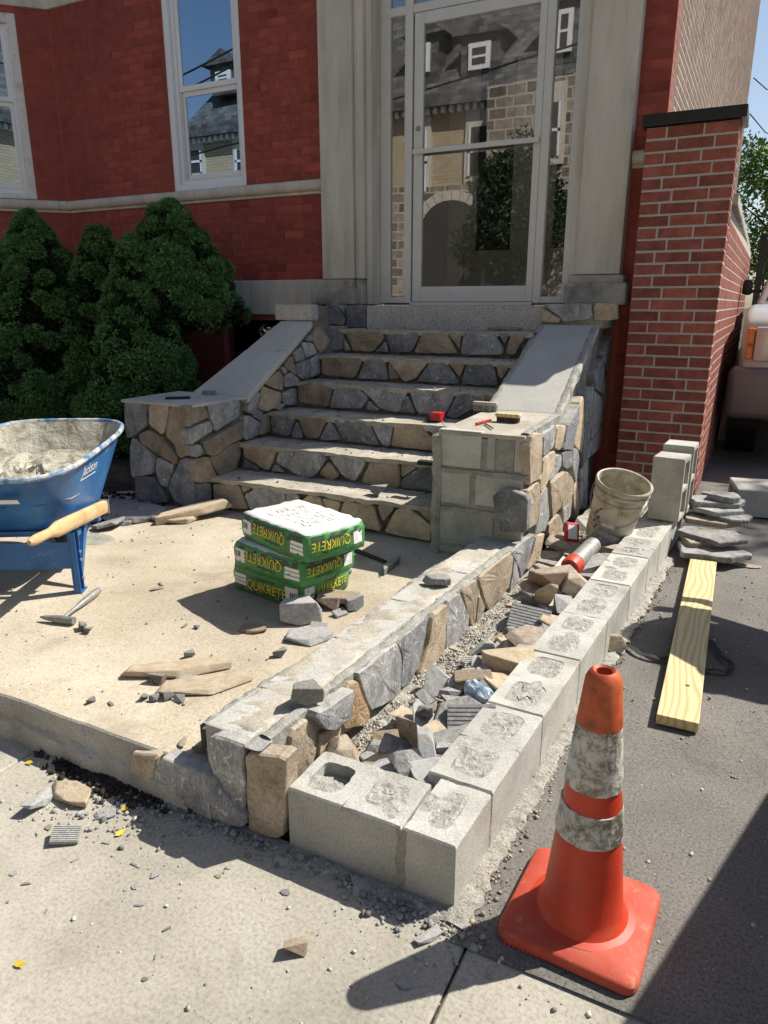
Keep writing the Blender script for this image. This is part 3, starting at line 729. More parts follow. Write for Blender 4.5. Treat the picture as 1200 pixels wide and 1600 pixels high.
gw = empty('brick_garden_wall', (-.3, 8.3, 0), 'long low brick wall with grey coping running back along the driveway', 'wall')
def gx(y): return -.285+.012*(y-5.82)
v = [(-.66, 5.82, -.02), (gx(5.82)-.0015, 5.82, -.02), (gx(11.2)-.0015, 11.2, -.02), (-.66, 11.2, -.02)]; v += [(a, q, 2.10) for a, q, _ in v]
mk('core', v, [(0, 3, 2, 1), (4, 5, 6, 7), (0, 1, 5, 4), (1, 2, 6, 5), (2, 3, 7, 6), (3, 0, 4, 7)], M['brick_mortar'], gw)
V = []; F = []
for c in range(26):
    z = c*ch+.007; y = 5.83+(.10 if c % 2 else 0)
    while y < 11.1:
        k = len(V); y2 = y+.214; z2 = z+ch-.014; e = rnd.uniform(.0, .0015)
        V += [(gx(y)-.03, y, z), (gx(y)+e, y, z), (gx(y2)+e, y2, z), (gx(y2)-.03, y2, z), (gx(y)-.03, y, z2), (gx(y)+e, y, z2), (gx(y2)+e, y2, z2), (gx(y2)-.03, y2, z2)]
        F += [(k+1, k+2, k+6, k+5), (k, k+1, k+5, k+4), (k+2, k+3, k+7, k+6), (k+4, k+5, k+6, k+7), (k, k+3, k+2, k+1)]
        y += bl
tag(mk('brickwork', V, F, M['brick'], gw), kind='stuff')
for k in range(5):
    ya = 5.835+k*1.07; b = MB(); b.box(-.70, -.24, ya, ya+1.064, 2.105+.0, 2.18); b.build('coping_stone', M['limestone_base'], gw, bevel=.008)

# =================================================================== ACROSS THE STREET (seen as reflections in the panes)
def tanbrick():
    m, nt, b = newmat('tan_brick_far'); v = coords(nt, False)
    mp = nt.nodes.new('ShaderNodeMapping'); mp.inputs['Rotation'].default_value = (R(90), 0, 0); nt.links.new(v, mp.inputs[0])
    br = nt.nodes.new('ShaderNodeTexBrick'); br.inputs['Scale'].default_value = 1.0; br.inputs['Brick Width'].default_value = .3; br.inputs['Row Height'].default_value = .1
    br.inputs['Mortar Size'].default_value = .012; br.inputs['Color1'].default_value = (.42, .33, .2, 1); br.inputs['Color2'].default_value = (.5, .4, .26, 1); br.inputs['Mortar'].default_value = (.28, .25, .2, 1)
    nt.links.new(mp.outputs[0], br.inputs[0]); nt.links.new(br.outputs[0], b.inputs['Base Color']); b.inputs['Roughness'].default_value = .9
    return m
M['tan_brick'] = tanbrick()
def coursed(name, cols, mortar, w_, h_, ms, offs=.5):
    m, nt, b = newmat(name); v = coords(nt, False)
    mp = nt.nodes.new('ShaderNodeMapping'); mp.inputs['Rotation'].default_value = (R(90), 0, 0); nt.links.new(v, mp.inputs[0])
    n0 = nt.nodes.new('ShaderNodeTexNoise'); n0.inputs['Scale'].default_value = 2.0; nt.links.new(v, n0.inputs[0])
    wv = mixc(nt, mp.outputs[0], n0.outputs['Color'], .06 if ms > .015 else .004)
    br = nt.nodes.new('ShaderNodeTexBrick'); br.inputs['Scale'].default_value = 1.0; br.inputs['Brick Width'].default_value = w_; br.inputs['Row Height'].default_value = h_; br.offset = offs
    br.inputs['Mortar Size'].default_value = ms; br.inputs['Color1'].default_value = (0, 0, 0, 1); br.inputs['Color2'].default_value = (1, 1, 1, 1); br.inputs['Mortar'].default_value = (.5, .5, .5, 1)
    nt.links.new(wv, br.inputs[0]); c = ramp(nt, br.outputs[0], cols); n = noise(nt, v, 6, 5, .6); c = mixc(nt, c, ramp(nt, n, [(.6,)*3, (1.25,)*3], [.3, .7]), 1.0, 'MULTIPLY')
    c = mixc(nt, c, mortar, br.outputs[1]); nt.links.new(c, b.inputs['Base Color']); b.inputs['Roughness'].default_value = .85; return m
M['slate'] = coursed('grey_slate_roof', [(.055,.056,.058), (.10,.10,.102), (.15,.148,.145)], (.03,.03,.03), .28, .16, .006)
M['rubble_stone'] = coursed('rough_stone_far', [(.13,.105,.08), (.25,.2,.15), (.36,.31,.25)], (.45,.42,.37), .52, .27, .022, .37)
OY = -11.2; YV = 2*DY-OY
opp = empty('stone_house', (4, OY, 0), 'tan brick house with grey slate mansard roof across the street', 'house')
def rx(px, py): p = at_y(px, py, YV); return p.x, p.z
ox0 = rx(302, 130)[0]; ze = rx(655, 160)[1]; ox1 = ox0+30
zr = rx(735, -60)[1]
b = MB(); b.box(ox0, ox1, OY-8, OY, -.1, ze); b.build('wall', M['tan_brick'], opp)
b = MB(); b.add([(ox0-.3, OY+.35, ze+.12), (ox1, OY+.35, ze+.12), (ox1, OY-2.4, zr), (ox0+1.6, OY-2.4, zr), (ox0-.3, OY-8, ze+.12), (ox1, OY-8, ze+.12), (ox1, OY-6, zr), (ox0+1.6, OY-6, zr)],
             [(0, 1, 2, 3), (0, 3, 7, 4), (3, 2, 6, 7), (4, 7, 6, 5), (1, 5, 6, 2), (0, 4, 5, 1)]); b.build('roof', M['slate'], opp)
b = MB(); b.box(ox0-.35, ox1, OY+.0, OY+.4, ze-.25, ze+.11); cor = b.build('cornice', M['slate'], opp)
b = MB(); xx = ox0
while xx < ox1: b.box(xx, xx+.12, OY+.01, OY+.25, ze-.42, ze-.251); xx += .26
tag(b.build('dentils', M['lettering_white'], cor), kind='stuff')
for (pxa, pxb, pya, pyb) in ((736, 764, 70, 106), (655, 669, 72, 112), (872, 892, 20, 78), (346, 362, 116, 132), (520, 545, 80, 112)):
    xa, zb_ = rx(pxa, pyb); xb, za_ = rx(pxb, pya)
    yy = OY+.05
    b = MB(); b.box(xa-.35, xb+.35, OY-2.2, yy, zb_-.35, za_+.3); dm = b.build('dormer', M['slate'], opp)
    b = MB(); b.add([(xa-.6, yy+.15, za_+.3), (xb+.6, yy+.15, za_+.3), ((xa+xb)/2, yy+.15, za_+.75), (xa-.6, OY-2.2, za_+.3), (xb+.6, OY-2.2, za_+.3), ((xa+xb)/2, OY-2.2, za_+.75)], [(0, 1, 2), (0, 2, 5, 3), (1, 4, 5, 2), (3, 5, 4), (0, 3, 4, 1)]); b.build('dormer_roof', M['slate'], dm)
    b = MB(); b.box(xa-.08, xb+.08, yy, yy+.08, zb_-.08, za_+.08); b.build('window_frame', M['white'], dm)
    b = MB(); b.box(xa+.05, xb-.05, yy+.081, yy+.09, zb_+.05, (za_+zb_)/2-.04); b.box(xa+.05, xb-.05, yy+.081, yy+.09, (za_+zb_)/2+.04, za_-.05); b.build('pane', M['dark_room'], dm)
# stone bay that projects
xa = rx(775, 200)[0]; b = MB(); b.box(xa, xa+4.5, OY+.001, OY+.9, -.1, ze-.01); b.build('stone_bay', M['rubble_stone'], opp)
for (pxa, pxb, pya, pyb, k) in ((730, 775, 195, 275, 0), (655, 668, 205, 300, 0), (855, 890, 170, 255, 1), (300, 318, 235, 272, 0), (372, 392, 232, 272, 0), (520, 548, 200, 270, 0), (14, 34, 130, 260, 0), (450, 478, 205, 272, 0)):
    xa, zb_ = rx(pxa, pyb); xb, za_ = rx(pxb, pya); yy = OY+(.9 if k else 0)
    b = MB(); b.box(xa-.12, xb+.12, yy, yy+.1, zb_-.2, za_+.5); wn = b.build('window', M['limestone'], opp)
    b = MB(); b.box(xa, xb, yy+.101, yy+.115, zb_, za_); b.build('pane', M['dark_room'], wn)
    b = MB(); b.box(xa, xb, yy+.116, yy+.14, (za_+zb_)/2-.04, (za_+zb_)/2+.04); b.box(xa, xa+.07, yy+.116, yy+.14, zb_, za_); b.box(xb-.07, xb, yy+.116, yy+.14, zb_, za_); b.build('sash', M['white'], wn)
# lower storey of stone with an arched porch
xa, za_ = rx(560, 300); b = MB(); b.box(ox0+.2, rx(770, 300)[0], OY+.0, OY+.12, -.1, za_); b.build('stone_storey', M['rubble_stone'], opp)
xc, zc = rx(705, 372); ra = 1.15
b = MB(); P = [(xc-ra, 0)]+[(xc-ra*math.cos(a), zc+ra*math.sin(a)) for a in [math.pi*k/14 for k in range(15)]]+[(xc+ra, 0)]
b.prism([(x, OY+.121, z) for x, z in P], (0, .06, 0)); b.build('porch_opening', M['dark_room'], opp)
b = MB()
for k in range(14):
    a, c = math.pi*k/14+.01, math.pi*(k+1)/14-.01
    b.prism([(xc-ra*math.cos(a), OY+.19, zc+ra*math.sin(a)), (xc-(ra+.3)*math.cos(a), OY+.19, zc+(ra+.3)*math.sin(a)), (xc-(ra+.3)*math.cos(c), OY+.19, zc+(ra+.3)*math.sin(c)), (xc-ra*math.cos(c), OY+.19, zc+ra*math.sin(c))], (0, -.06, 0))
b.build('arch', M['limestone'], opp)
# overhead cables along the street
for k, (p0, p1) in enumerate((((285, 103), (372, 58)), ((285, 128), (372, 84)), ((640, 125), (835, 65)))):
    YW = 2*DY+3.6; A = at_y(*p0, YW); Bp = at_y(*p1, YW); A.y = Bp.y = -3.6; d = (Bp-A)/(Bp.x-A.x)
    pts = [A+d*(t-A.x) + Vector((0, 0, -.25+.0015*(t-A.x)**2)) for t in np.linspace(-24, 24, 25)]
    b = MB(); b.tube(pts, .022, 5); tag(b.build('overhead_cable', M['black_rubber']), 'black utility cable sagging along the street', 'cable', 'cables over the street')

# =================================================================== STONE STAIRCASE
SY = [3.53+.30*k for k in range(7)]                    # riser planes
SZ = [.36, .538, .712, .897, 1.073, 1.258, 1.437]       # tread heights
def xl(y): return -3.085+.085*(y-3.43)                  # inner face of the left cheek wall
XR = -1.405                                             # inner face of the right cheek wall
stair = empty('stone_staircase', (-2.2, 4.4, .15), 'wide stone faced entrance steps with cement treads, partly in shadow', 'staircase')
for k in range(7):
    y0 = SY[k]; zb_ = PZ-.05 if k == 0 else SZ[k-1]-.045
    y1 = SY[k+1]+.05 if k < 6 else 5.93
    b = MB(); b.box(xl(y0)-.1, XR+.02, y0+.042, y1, zb_, SZ[k]-.035); b.build('riser_core', M['mortar_dark'], stair)
    if k < 6:
        # uneven cement tread
        nx, ny = 40, 6; rnd = random.Random(50+k); v = []; f = []
        xa, xb = xl(y0)-.02, XR+.012
        for j in range(ny+1):
            for i in range(nx+1):
                x = xa+(xb-xa)*i/nx; y = y0-.004+(y1-y0)*j/ny + (rnd.uniform(-.006, .004) if j == 0 else 0)
                v.append((x, y, SZ[k]-.002+rnd.uniform(-.004, .004)))
        N = len(v)
        for i in range(nx+1): v.append((v[i][0], v[i][1]+.004, SZ[k]-.03+rnd.uniform(-.012, .008)))
        for j in range(ny):
            for i in range(nx): a = j*(nx+1)+i; f.append((a, a+1, a+nx+2, a+nx+1))
        for i in range(nx): f.append((i, N+i, N+i+1, i+1))
        mk('tread', v, f, M['tread'], stair)
ZB, ZC, ZD = (360, 590, 3.529), (440, 460, 2.857), (320, 690, 3.158)
fr = (0, -1, 0)
def riser(k, zm, pl): stones(zm, pl, (0, SY[k], 0), fr, stair, .05, .004)
riser(0, ZD, [('t', [(40,207),(168,214),(188,275),(214,336),(42,322)]), ('b', [(176,217),(236,224),(192,252)]),
  ('g', [(194,262),(250,228),(394,250),(398,368),(222,338)]), ('g', [(402,252),(466,264),(448,312),(402,302)]),
  ('t', [(404,315),(448,320),(472,290),(512,262),(566,270),(606,352),(560,398),(404,372)]), ('t', [(576,276),(676,300),(654,362),(612,356)]),
  ('g', [(566,400),(612,362),(652,368),(664,412)]),
  ('t', [(690,292),(834,315),(872,442),(672,415),(662,360)]), ('b', [(850,312),(940,325),(880,400)]),
  ('t', [(946,328),(1002,320),(1116,414),(1116,494),(884,448)]), ('b', [(1036,326),(1120,340),(1120,402)])])
riser(1, ZB, [('t', [(66,374),(256,396),(236,462),(206,515),(76,436)]), ('d', [(70,446),(162,506),(74,502)]), ('g', [(250,476),(292,522),(220,520)]),
  ('g', [(266,402),(514,417),(530,455),(462,550),(400,550),(248,466)]), ('b', [(545,460),(606,546),(560,570),(484,530)]),
  ('g', [(540,432),(734,442),(745,480),(682,576),(620,542)]), ('t', [(770,466),(930,480),(936,600),(900,614),(718,582),(746,512)]),
  ('b', [(940,478),(1040,490),(945,552)]), ('d', [(1038,500),(1120,488),(1136,632),(940,606),(946,560)])])
riser(2, ZB, [('d', [(222,207),(362,206),(324,326),(230,302)]), ('g', [(366,236),(402,302),(396,336),(334,326)]), ('b', [(372,210),(536,226),(486,338),(414,326)]),
  ('g', [(546,236),(616,346),(490,342)]), ('d', [(566,227),(764,246),(826,376),(620,346)]), ('g', [(776,246),(900,250),(876,382),(832,370)]),
  ('t', [(905,252),(1040,256),(1146,362),(1130,406),(884,378)]), ('g', [(1060,256),(1150,263),(1146,346)])])
riser(3, ZC, [('b', [(74,402),(150,391),(230,416),(206,502),(80,482)]), ('g', [(236,416),(340,416),(386,462),(356,512),(214,506)]), ('g', [(386,472),(440,520),(374,516)]),
  ('g', [(350,416),(560,431),(526,526),(442,512)]), ('d', [(562,448),(600,532),(524,526)]), ('g', [(570,427),(776,441),(736,532),(606,532)]),
  ('d', [(786,441),(886,441),(916,482),(872,502),(772,556),(734,542)]), ('b', [(890,446),(950,446),(946,482),(916,480)])])
riser(4, ZC, [('b', [(178,279),(368,286),(326,374),(180,357)]), ('d', [(376,286),(460,286),(478,382),(336,377)]), ('b', [(476,302),(530,376),(480,380)]),
  ('t', [(472,291),(656,296),(596,377),(560,389),(536,381)]), ('d', [(666,301),(736,306),(790,386),(785,402),(600,390)]), ('b', [(746,306),(820,306),(796,372)]),
  ('d', [(826,306),(946,311),(966,407),(800,402)]), ('b', [(956,311),(1026,306),(986,377),(966,366)])])
riser(5, ZC, [('b', [(282,162),(452,163),(456,200),(406,258),(318,252)]), ('g', [(465,206),(476,258),(416,256)]), ('g', [(278,192),(310,252),(278,252)]),
  ('g', [(210,141),(277,141),(274,249),(216,246)]), ('d', [(462,166),(622,166),(582,259),(486,259)]), ('t', [(628,169),(735,171),(786,266),(590,261)]),
  ('b', [(740,171),(803,171),(794,246)]), ('g', [(812,169),(950,166),(990,236),(986,271),(800,269)]), ('d', [(960,167),(1020,171),(1000,226)]), ('b', [(1026,171),(1096,171),(1042,271),(1002,266)])])
stones(ZC, [('d', [(200,41),(246,45),(280,98),(281,136),(204,135)]), ('g', [(252,46),(282,50),(281,92)]), ('d', [(286,51),(371,46),(375,148),(286,149)])], (0, SY[6], 0), fr, stair, .05, .004)
xa = at_y(572, 490, SY[6]).x; xb = at_y(842, 490, SY[6]).x
b = MB(); b.box(xa, xb+.03, SY[6]+.004, 5.93, SZ[5]-.01, SZ[6]); b.build('landing_slab', M['granite'], stair, bevel=.008)
b = MB(); b.box(-3.7, xa-.003, SY[6]+.04, 5.93, .2, SZ[6]-.006); b.build('landing_side', M['mortar'], stair)

# =================================================================== CHEEK WALLS
def cheek(name, prof, xo, xi, parent, mat, part):
    """wall body: prof = (y, z) outline of the side; xo / xi = outer and inner x at a given y"""
    n = len(prof); v = [(xo(y), y, z) for y, z in prof]+[(xi(y), y, z) for y, z in prof]
    f = [tuple(range(n)), tuple(reversed(range(n, 2*n)))]+[(i, n+i, n+(i+1) % n, (i+1) % n) for i in range(n)]
    o = mk(part, v, f, mat, parent); bm = bmesh.new(); bm.from_mesh(o.data); bmesh.ops.recalc_face_normals(bm, faces=bm.faces); bm.to_mesh(o.data); bm.free(); return o
lc = empty('stone_cheek_wall', (-3.35, 4.3, .15), 'fieldstone cheek wall beside the steps on the bush side, with a phone on its pier', 'wall')
LF = 3.43; LT = .845
def lxo(y): return -3.52+.36*(min(y, 4.7)-3.93)
cheek('lc', [(LF+.045, .1), (LF+.045, LT-.02), (3.94, LT-.02), (3.94, .1)], lambda y: -3.685, lambda y: xl(y)-.045, lc, M['mortar_dark'], 'pier_core')
cheek('lc', [(3.945, .1), (3.945, LT-.03), (4.64, 1.295), (4.73, 1.30), (4.73, .1)], lambda y: lxo(y)+.02, lambda y: xl(y)-.045, lc, M['mortar_dark'], 'core')
# cement top and ramp
def topslab(name, pts, th, mat, parent, seed=1, bev=.012):
    b = MB(); b.prism(pts, (0, 0, -th)); return b.build(name, mat, parent, bevel=bev)
topslab('pier_top', [(-3.695, LF-.01, LT), (xl(LF)+.004, LF-.012, LT), (xl(3.95), 3.95, LT), (-3.69, 3.96, LT)], .022, M['ramp'], lc)
def skew_slab(name, y0, z0, y1, z1, xo, xi, th, mat, parent, bev=.01):
    v = [(xo(y0), y0, z0), (xi(y0), y0, z0), (xi(y1), y1, z1), (xo(y1), y1, z1)]; v += [(a, q, c-th) for a, q, c in v]
    b = MB(); b.add(v, [(0, 1, 2, 3), (7, 6, 5, 4), (0, 4, 5, 1), (1, 5, 6, 2), (2, 6, 7, 3), (3, 7, 4, 0)]); return b.build(name, mat, parent, bevel=bev)
skew_slab('ramp_slab', 3.92, LT+.003, 4.36, 1.130, lxo, lambda y: xl(y)+.012, .05, M['ramp'], lc)
skew_slab('ramp_slab', 4.366, 1.133, 4.66, 1.328, lxo, lambda y: xl(y)+.012, .05, M['ramp'], lc)
b = MB(); b.box(-3.30, -2.975, 4.645, 4.75, 1.33, 1.445); b.build('granite_cap', M['granite'], lc, bevel=.01)
nl = Vector((1, -.085, 0)).normalized()
ZA, ZL = (180, 590, 5.4545), (370, 480, 8.0)
stones(ZA, [('g', [(80,197),(262,216),(268,405),(165,492),(110,526),(86,400)]), ('t', [(278,229),(440,226),(456,300),(430,400),(404,490),(290,410)]),
  ('b', [(470,242),(592,250),(632,660),(546,690),(500,560),(428,500)]), ('b', [(195,480),(290,446),(400,512),(536,690),(516,742),(230,572)]),
  ('g', [(140,512),(186,532),(346,672),(326,822),(146,852),(130,700)]), ('g', [(352,692),(380,682),(496,746),(446,936),(386,916),(346,800)]),
  ('d', [(166,856),(312,842),(450,1045),(430,1066),(250,1082),(176,1040)]), ('g', [(552,692),(634,686),(690,1090),(670,1140),(500,1052),(456,932),(500,822)])], (0, LF, 0), fr, lc, .06, .004)
PL = (xl(3.43), 3.43, 0)
stones(ZA, [('b', [(606,242),(746,226),(790,290),(790,340),(620,430)]), ('g', [(625,442),(815,361),(840,450),(640,576)]), ('g', [(780,236),(1032,186),(1060,200),(1056,330),(850,456),(826,370)]),
  ('g', [(656,592),(716,566),(770,650),(680,686)]), ('b', [(740,562),(1086,366),(1080,520),(940,590),(850,668),(790,664)]), ('b', [(945,597),(1076,535),(1070,670),(1025,790),(890,846),(802,672),(860,670)]),
  ('b', [(672,697),(796,676),(870,840),(850,880),(710,902)]), ('d', [(715,907),(820,892),(822,1080),(716,1092)])], PL, nl, lc, .06, .004)
stones(ZL, [('g', [(290,1056),(266,1160),(240,1340),(190,1346),(130,1292),(150,1190),(200,1090)]), ('t', [(320,987),(560,1076),(546,1240),(380,1300),(266,1270),(296,1120)]),
  ('t', [(536,792),(576,860),(576,1030),(540,1040),(370,970),(344,950)]), ('g', [(570,737),(640,790),(590,850),(556,770)]), ('g', [(660,807),(790,905),(726,970),(600,1006),(586,880)]),
  ('g', [(720,1007),(756,1010),(766,1215),(640,1236),(570,1190),(576,1080)]), ('b', [(690,602),(716,690),(750,858),(640,778),(597,726)]), ('g', [(735,547),(800,492),(856,635),(830,664),(740,694),(722,580)]),
  ('g', [(820,442),(950,441),(1010,570),(870,634)]), ('g', [(740,712),(918,642),(918,888),(810,904),(756,850)]), ('g', [(923,640),(1035,581),(1045,828),(923,886)]),
  ('t', [(950,332),(1020,237),(1160,390),(1150,470),(1060,568),(1012,540),(960,430)]), ('g', [(880,362),(940,327),(950,430),(882,430)]),
  ('g', [(100,1372),(150,1347),(300,1440),(276,1600),(130,1660),(70,1620)]), ('b', [(340,1332),(420,1346),(430,1560),(282,1600),(302,1440)]), ('g', [(202,1356),(266,1282),(335,1312),(330,1420),(292,1420)])], PL, nl, lc, .06, .004)

rc = empty('block_cheek_wall', (-1.15, 4.4, .0), 'half finished cheek wall, bare concrete blocks in front and stone facing beside the bucket', 'wall')
RF = 3.40; RTZ = .83
def rxo(y): return -.925-.03*(y-3.4)
prof = [(RF+.008, -.05), (RF+.008, RTZ-.035), (4.12, RTZ-.035), (5.26, 1.27), (5.78, 1.27), (5.78, -.05)]
cheek('rc', prof, lambda y: XR+.01, lambda y: rxo(y)-.055, rc, M['mortar'], 'core')
# three courses of blocks on the front
def fb(pts, name='block', mat='block', proud=0.0):
    q = [at_y(x, y, RF) for x, y in zoomed(640, 600, 5.4545, pts)]
    x0, x1 = (q[0].x+q[3].x)/2, (q[1].x+q[2].x)/2; z1, z0 = (q[0].z+q[1].z)/2, (q[2].z+q[3].z)/2
    b = MB(); b.box(x0, x1, RF-proud, RF+.05, z0, z1); return b.build(name, M[mat], rc, bevel=.004)
fb([(245,380),(615,412),(604,722),(245,694)]); fb([(738,432),(892,445),(886,748),(733,738)], 'cement_patch', 'mortar_wet', -.004)
fb([(660,425),(728,432),(724,735),(657,728)], 'block', 'block', -.002); fb([(897,445),(968,455),(955,758),(890,748)], 'block', 'block', -.003)
fb([(243,718),(520,744),(506,1030),(241,1006)]); fb([(562,752),(958,790),(950,1070),(556,1042)]); fb([(243,1040),(720,1102),(700,1380),(243,1330)]); fb([(724,1102),(960,1130),(950,1400),(704,1382)])
fb([(243,1350),(960,1400),(960,1500),(243,1450)])
# daubed mortar joints and the rough mortar strip at the stair side
rnd = random.Random(8); v = []; f = []; A = 0.0
for k in range(34):
    z = .15+.0195*k; A = .6*A+.4*rnd.uniform(-.014, .012)
    v += [(XR-.035+A, RF+.12, z), (XR-.035+A, RF-.008, z), (XR-.01, RF-.014-rnd.uniform(0, .004), z), (XR+.012+A*.6, RF-.006, z), (XR+.012+A*.6, RF+.02, z)]
for k in range(33):
    for q in range(4): f.append((k*5+q, k*5+q+1, k*5+6+q, k*5+5+q))
mk('mortar_edge', v, f, M['mortar_wet'], rc)
def wob(name, pts, z, w_, mat, y=RF-.004, parent=rc, seed=1):
    rr = random.Random(seed); n = 26; v = []; f = []; A = B = 1.0
    for i in range(n+1):
        x = pts[0]+(pts[1]-pts[0])*i/n; A = .55*A+.45*rr.uniform(.4, 1.7); B = .55*B+.45*rr.uniform(.4, 1.7)
        v += [(x, y+.02, z+w_*.5*A), (x, y, z+w_*.5*A), (x, y-.003*rr.random(), z), (x, y, z-w_*.5*B), (x, y+.02, z-w_*.5*B)]
    for i in range(n):
        for k in range(4): f.append((i*5+k, i*5+k+1, i*5+6+k, i*5+5+k))
    o = mk(name, v, f, mat, parent); bm = bmesh.new(); bm.from_mesh(o.data); bmesh.ops.recalc_face_normals(bm, faces=bm.faces); bm.to_mesh(o.data); bm.free(); return o
wob('mortar_joint', (XR, -.93), .615, .022, M['mortar_wet'], seed=3); wob('mortar_joint', (XR, -1.02), .405, .024, M['mortar_wet'], seed=4); wob('mortar_joint', (XR, -1.1), .21, .02, M['mortar_wet'], seed=6)
# cement top: flat head, then the ramp, with an irregular outer edge
skew_slab('cap_slab', RF-.003, RTZ-.006, 4.14, RTZ+.006, lambda y: XR-.003, lambda y: rxo(y)-.03, .022, M['tread'], rc, .005)
skew_slab('ramp_slab', 4.135, RTZ+.006, 5.275, 1.308, lambda y: XR-.012, lambda y: rxo(y)-.015, .05, M['ramp'], rc, .008)
def rz_(y): return RTZ+.004 if y < 4.14 else RTZ+.008+(y-4.14)*.419
ribbon('mortar_edge', [(rxo(y)-.045, y, rz_(y)) for y in [RF+.03+.1*k for k in range(19)]], .016, .026, M['mortar_wet'], rc, 21, .05, .5)
ribbon('mortar_edge', [(XR+.004, y, rz_(y)-.002) for y in [4.16+.1*k for k in range(12)]], .02, .02, M['mortar_wet'], rc, 22, .05, .5)
nr = Vector((1, .03, 0)).normalized(); PR = (rxo(3.4), 3.4, 0)
ZF, ZR, Z6 = (780, 560, 5.333), (880, 460, 6.15), (560, 440, 2.4)
stones(ZF, [('t', [(282,627),(360,621),(350,960),(335,1000),(252,1060),(256,760)]), ('g', [(370,632),(475,557),(455,740),(366,824)]), ('t', [(480,562),(555,561),(526,700),(500,774),(456,735)]),
  ('g', [(576,542),(665,382),(660,480),(606,760),(526,768)]), ('t', [(666,372),(690,312),(705,352),(700,640),(680,788),(617,720),(627,640)]), ('g', [(710,300),(722,245),(785,230),(772,500),(712,548)]),
  ('g', [(710,562),(762,512),(742,800),(692,918),(694,800)]), ('t', [(366,832),(470,767),(470,850),(400,1040),(347,1128),(337,1010),(356,962)]), ('g', [(476,802),(519,802),(510,910),(420,1034),(416,1010)]),
  ('g', [(525,782),(605,762),(610,890),(556,924),(522,890)]), ('g', [(611,738),(650,752),(675,840),(642,1034),(612,910)]), ('t', [(226,1112),(320,1027),(335,1052),(330,1250),(306,1380),(236,1424)]),
  ('g', [(341,1142),(400,1062),(420,1330),(382,1438),(302,1468),(332,1300)]), ('t', [(416,1042),(540,937),(546,1000),(500,1245),(432,1328)]), ('t', [(556,937),(610,1012),(616,1110),(582,1190),(512,1258),(516,1150)]),
  ('g', [(521,1267),(600,1152),(582,1320),(526,1388)]), ('t', [(406,1382),(495,1292),(525,1380),(490,1510),(432,1588),(402,1450)]), ('t', [(617,1102),(650,1002),(666,1270),(632,1378)]),
  ('g', [(680,935),(742,832),(732,1250),(672,1258)])], PR, nr, rc, .055, .004)
stones(ZR, [('g', [(392,562),(482,342),(490,600),(450,758),(397,650)]), ('g', [(300,760),(372,606),(384,700),(383,960),(304,910)]), ('t', [(388,860),(440,772),(462,960),(440,1288),(388,962)]),
  ('g', [(252,1190),(302,925),(384,1005),(390,1200),(272,1398)]), ('t', [(332,1332),(370,1252),(390,1302),(380,1460),(332,1498)]), ('g', [(217,1482),(266,1402),(325,1342),(330,1500),(204,1600)]),
  ('d', [(496,275),(540,262),(545,590),(490,610)]), ('d', [(466,770),(520,620),(510,930),(470,1040)]), ('d', [(400,1320),(440,1300),(470,1100),(430,1600),(395,1590)])], PR, nr, rc, .055, .004)
stones((640, 600, 5.4545), [('d', [(700,962),(760,906),(880,901),(1004,962),(1000,1250),(985,1270),(762,1252),(736,1130)])], (0, RF-.06, 0), fr, rc, .055, .0)
# coping stones at the head of the ramp
b = MB(); b.box(XR+.0, -.985, 5.31, 5.8, 1.28, 1.43); b.build('head_core', M['mortar'], rc)
stones(Z6, [('t', [(687,97),(760,140),(750,154),(686,151)]), ('g', [(690,86),(874,81),(880,140),(772,152),(755,130)]), ('t', [(885,81),(966,81),(966,145),(881,146)])], (0, 5.28, 0), fr, rc, .08, .004)
stones(ZR, [('d', [(502,80),(560,76),(600,210),(502,255)])], PR, nr, rc, .05, .004)

# =================================================================== LOW STONE FACED WALL (patio edge)
rw = empty('low_stone_wall', (-1.16, 2.3, 0), 'low block wall capped with mortar and faced with upright split stones', 'wall')
WS = .062                                       # the two low walls run slightly askew
def wxr(y): return -1.055+WS*(y-1.55)           # stone face towards the trench
def wxl(y): return wxr(y)-.235
WT = .287
rnd = random.Random(4)
ys = [1.375, 1.62, 2.03, 2.44, 2.85, 3.26, 3.41]
for a, c in zip(ys[:-1], ys[1:]):
    v = [(wxl(a)+.015, a+.003, .0), (wxr(a)-.055, a+.003, .0), (wxr(c)-.055, c-.003, .0), (wxl(c)+.015, c-.003, .0)]; v += [(p, q, WT-.004) for p, q, _ in v]
    bb = MB(); bb.add(v, [(0, 3, 2, 1), (4, 5, 6, 7), (0, 1, 5, 4), (1, 2, 6, 5), (2, 3, 7, 6), (3, 0, 4, 7)]); bb.build('block', M['block'], rw, bevel=.006)
# mortar bedding over the tops
v = []; f = []; nx, ny = 9, 90
for j in range(ny+1):
    y = 1.386+(3.40-1.386)*j/ny
    for i in range(nx+1):
        t = i/nx; x = wxl(y)+.0+(wxr(y)-.022-wxl(y))*t; e = (1 if 0 < i < nx and j > 0 else 0)
        v.append((x+rnd.uniform(-.006, .006), y, WT+(-.004 if e else -.03)+rnd.uniform(-.006, .006)*e+.005*math.sin(y*9+1)*math.sin(x*31)*e))
for j in range(ny):
    for i in range(nx): a = j*(nx+1)+i; f.append((a, a+1, a+nx+2, a+nx+1))
mk('mortar_bed', v, f, M['tread'], rw, True)
ribbon('mortar_skirt', [(wxl(y)+.0, y, WT-.045+.02*math.sin(y*5)) for y in [1.40+.1*k for k in range(20)]], .025, .02, M['mortar_wet'], rw, 5, .12, .6, lump=.012)
ribbon('mortar_back', [(wxr(y)-.028, y, WT+.001) for y in [1.40+.1*k for k in range(20)]], .014, .022, M['mortar_wet'], rw, 6, .2, .6, lump=.006)
nw = Vector((1, -WS, 0)).normalized(); PW = (wxr(1.55), 1.55, 0)
ZG, ZH, ZI = (440, 900, 4.0), (300, 1040, 4.0), (640, 760, 5.4545)
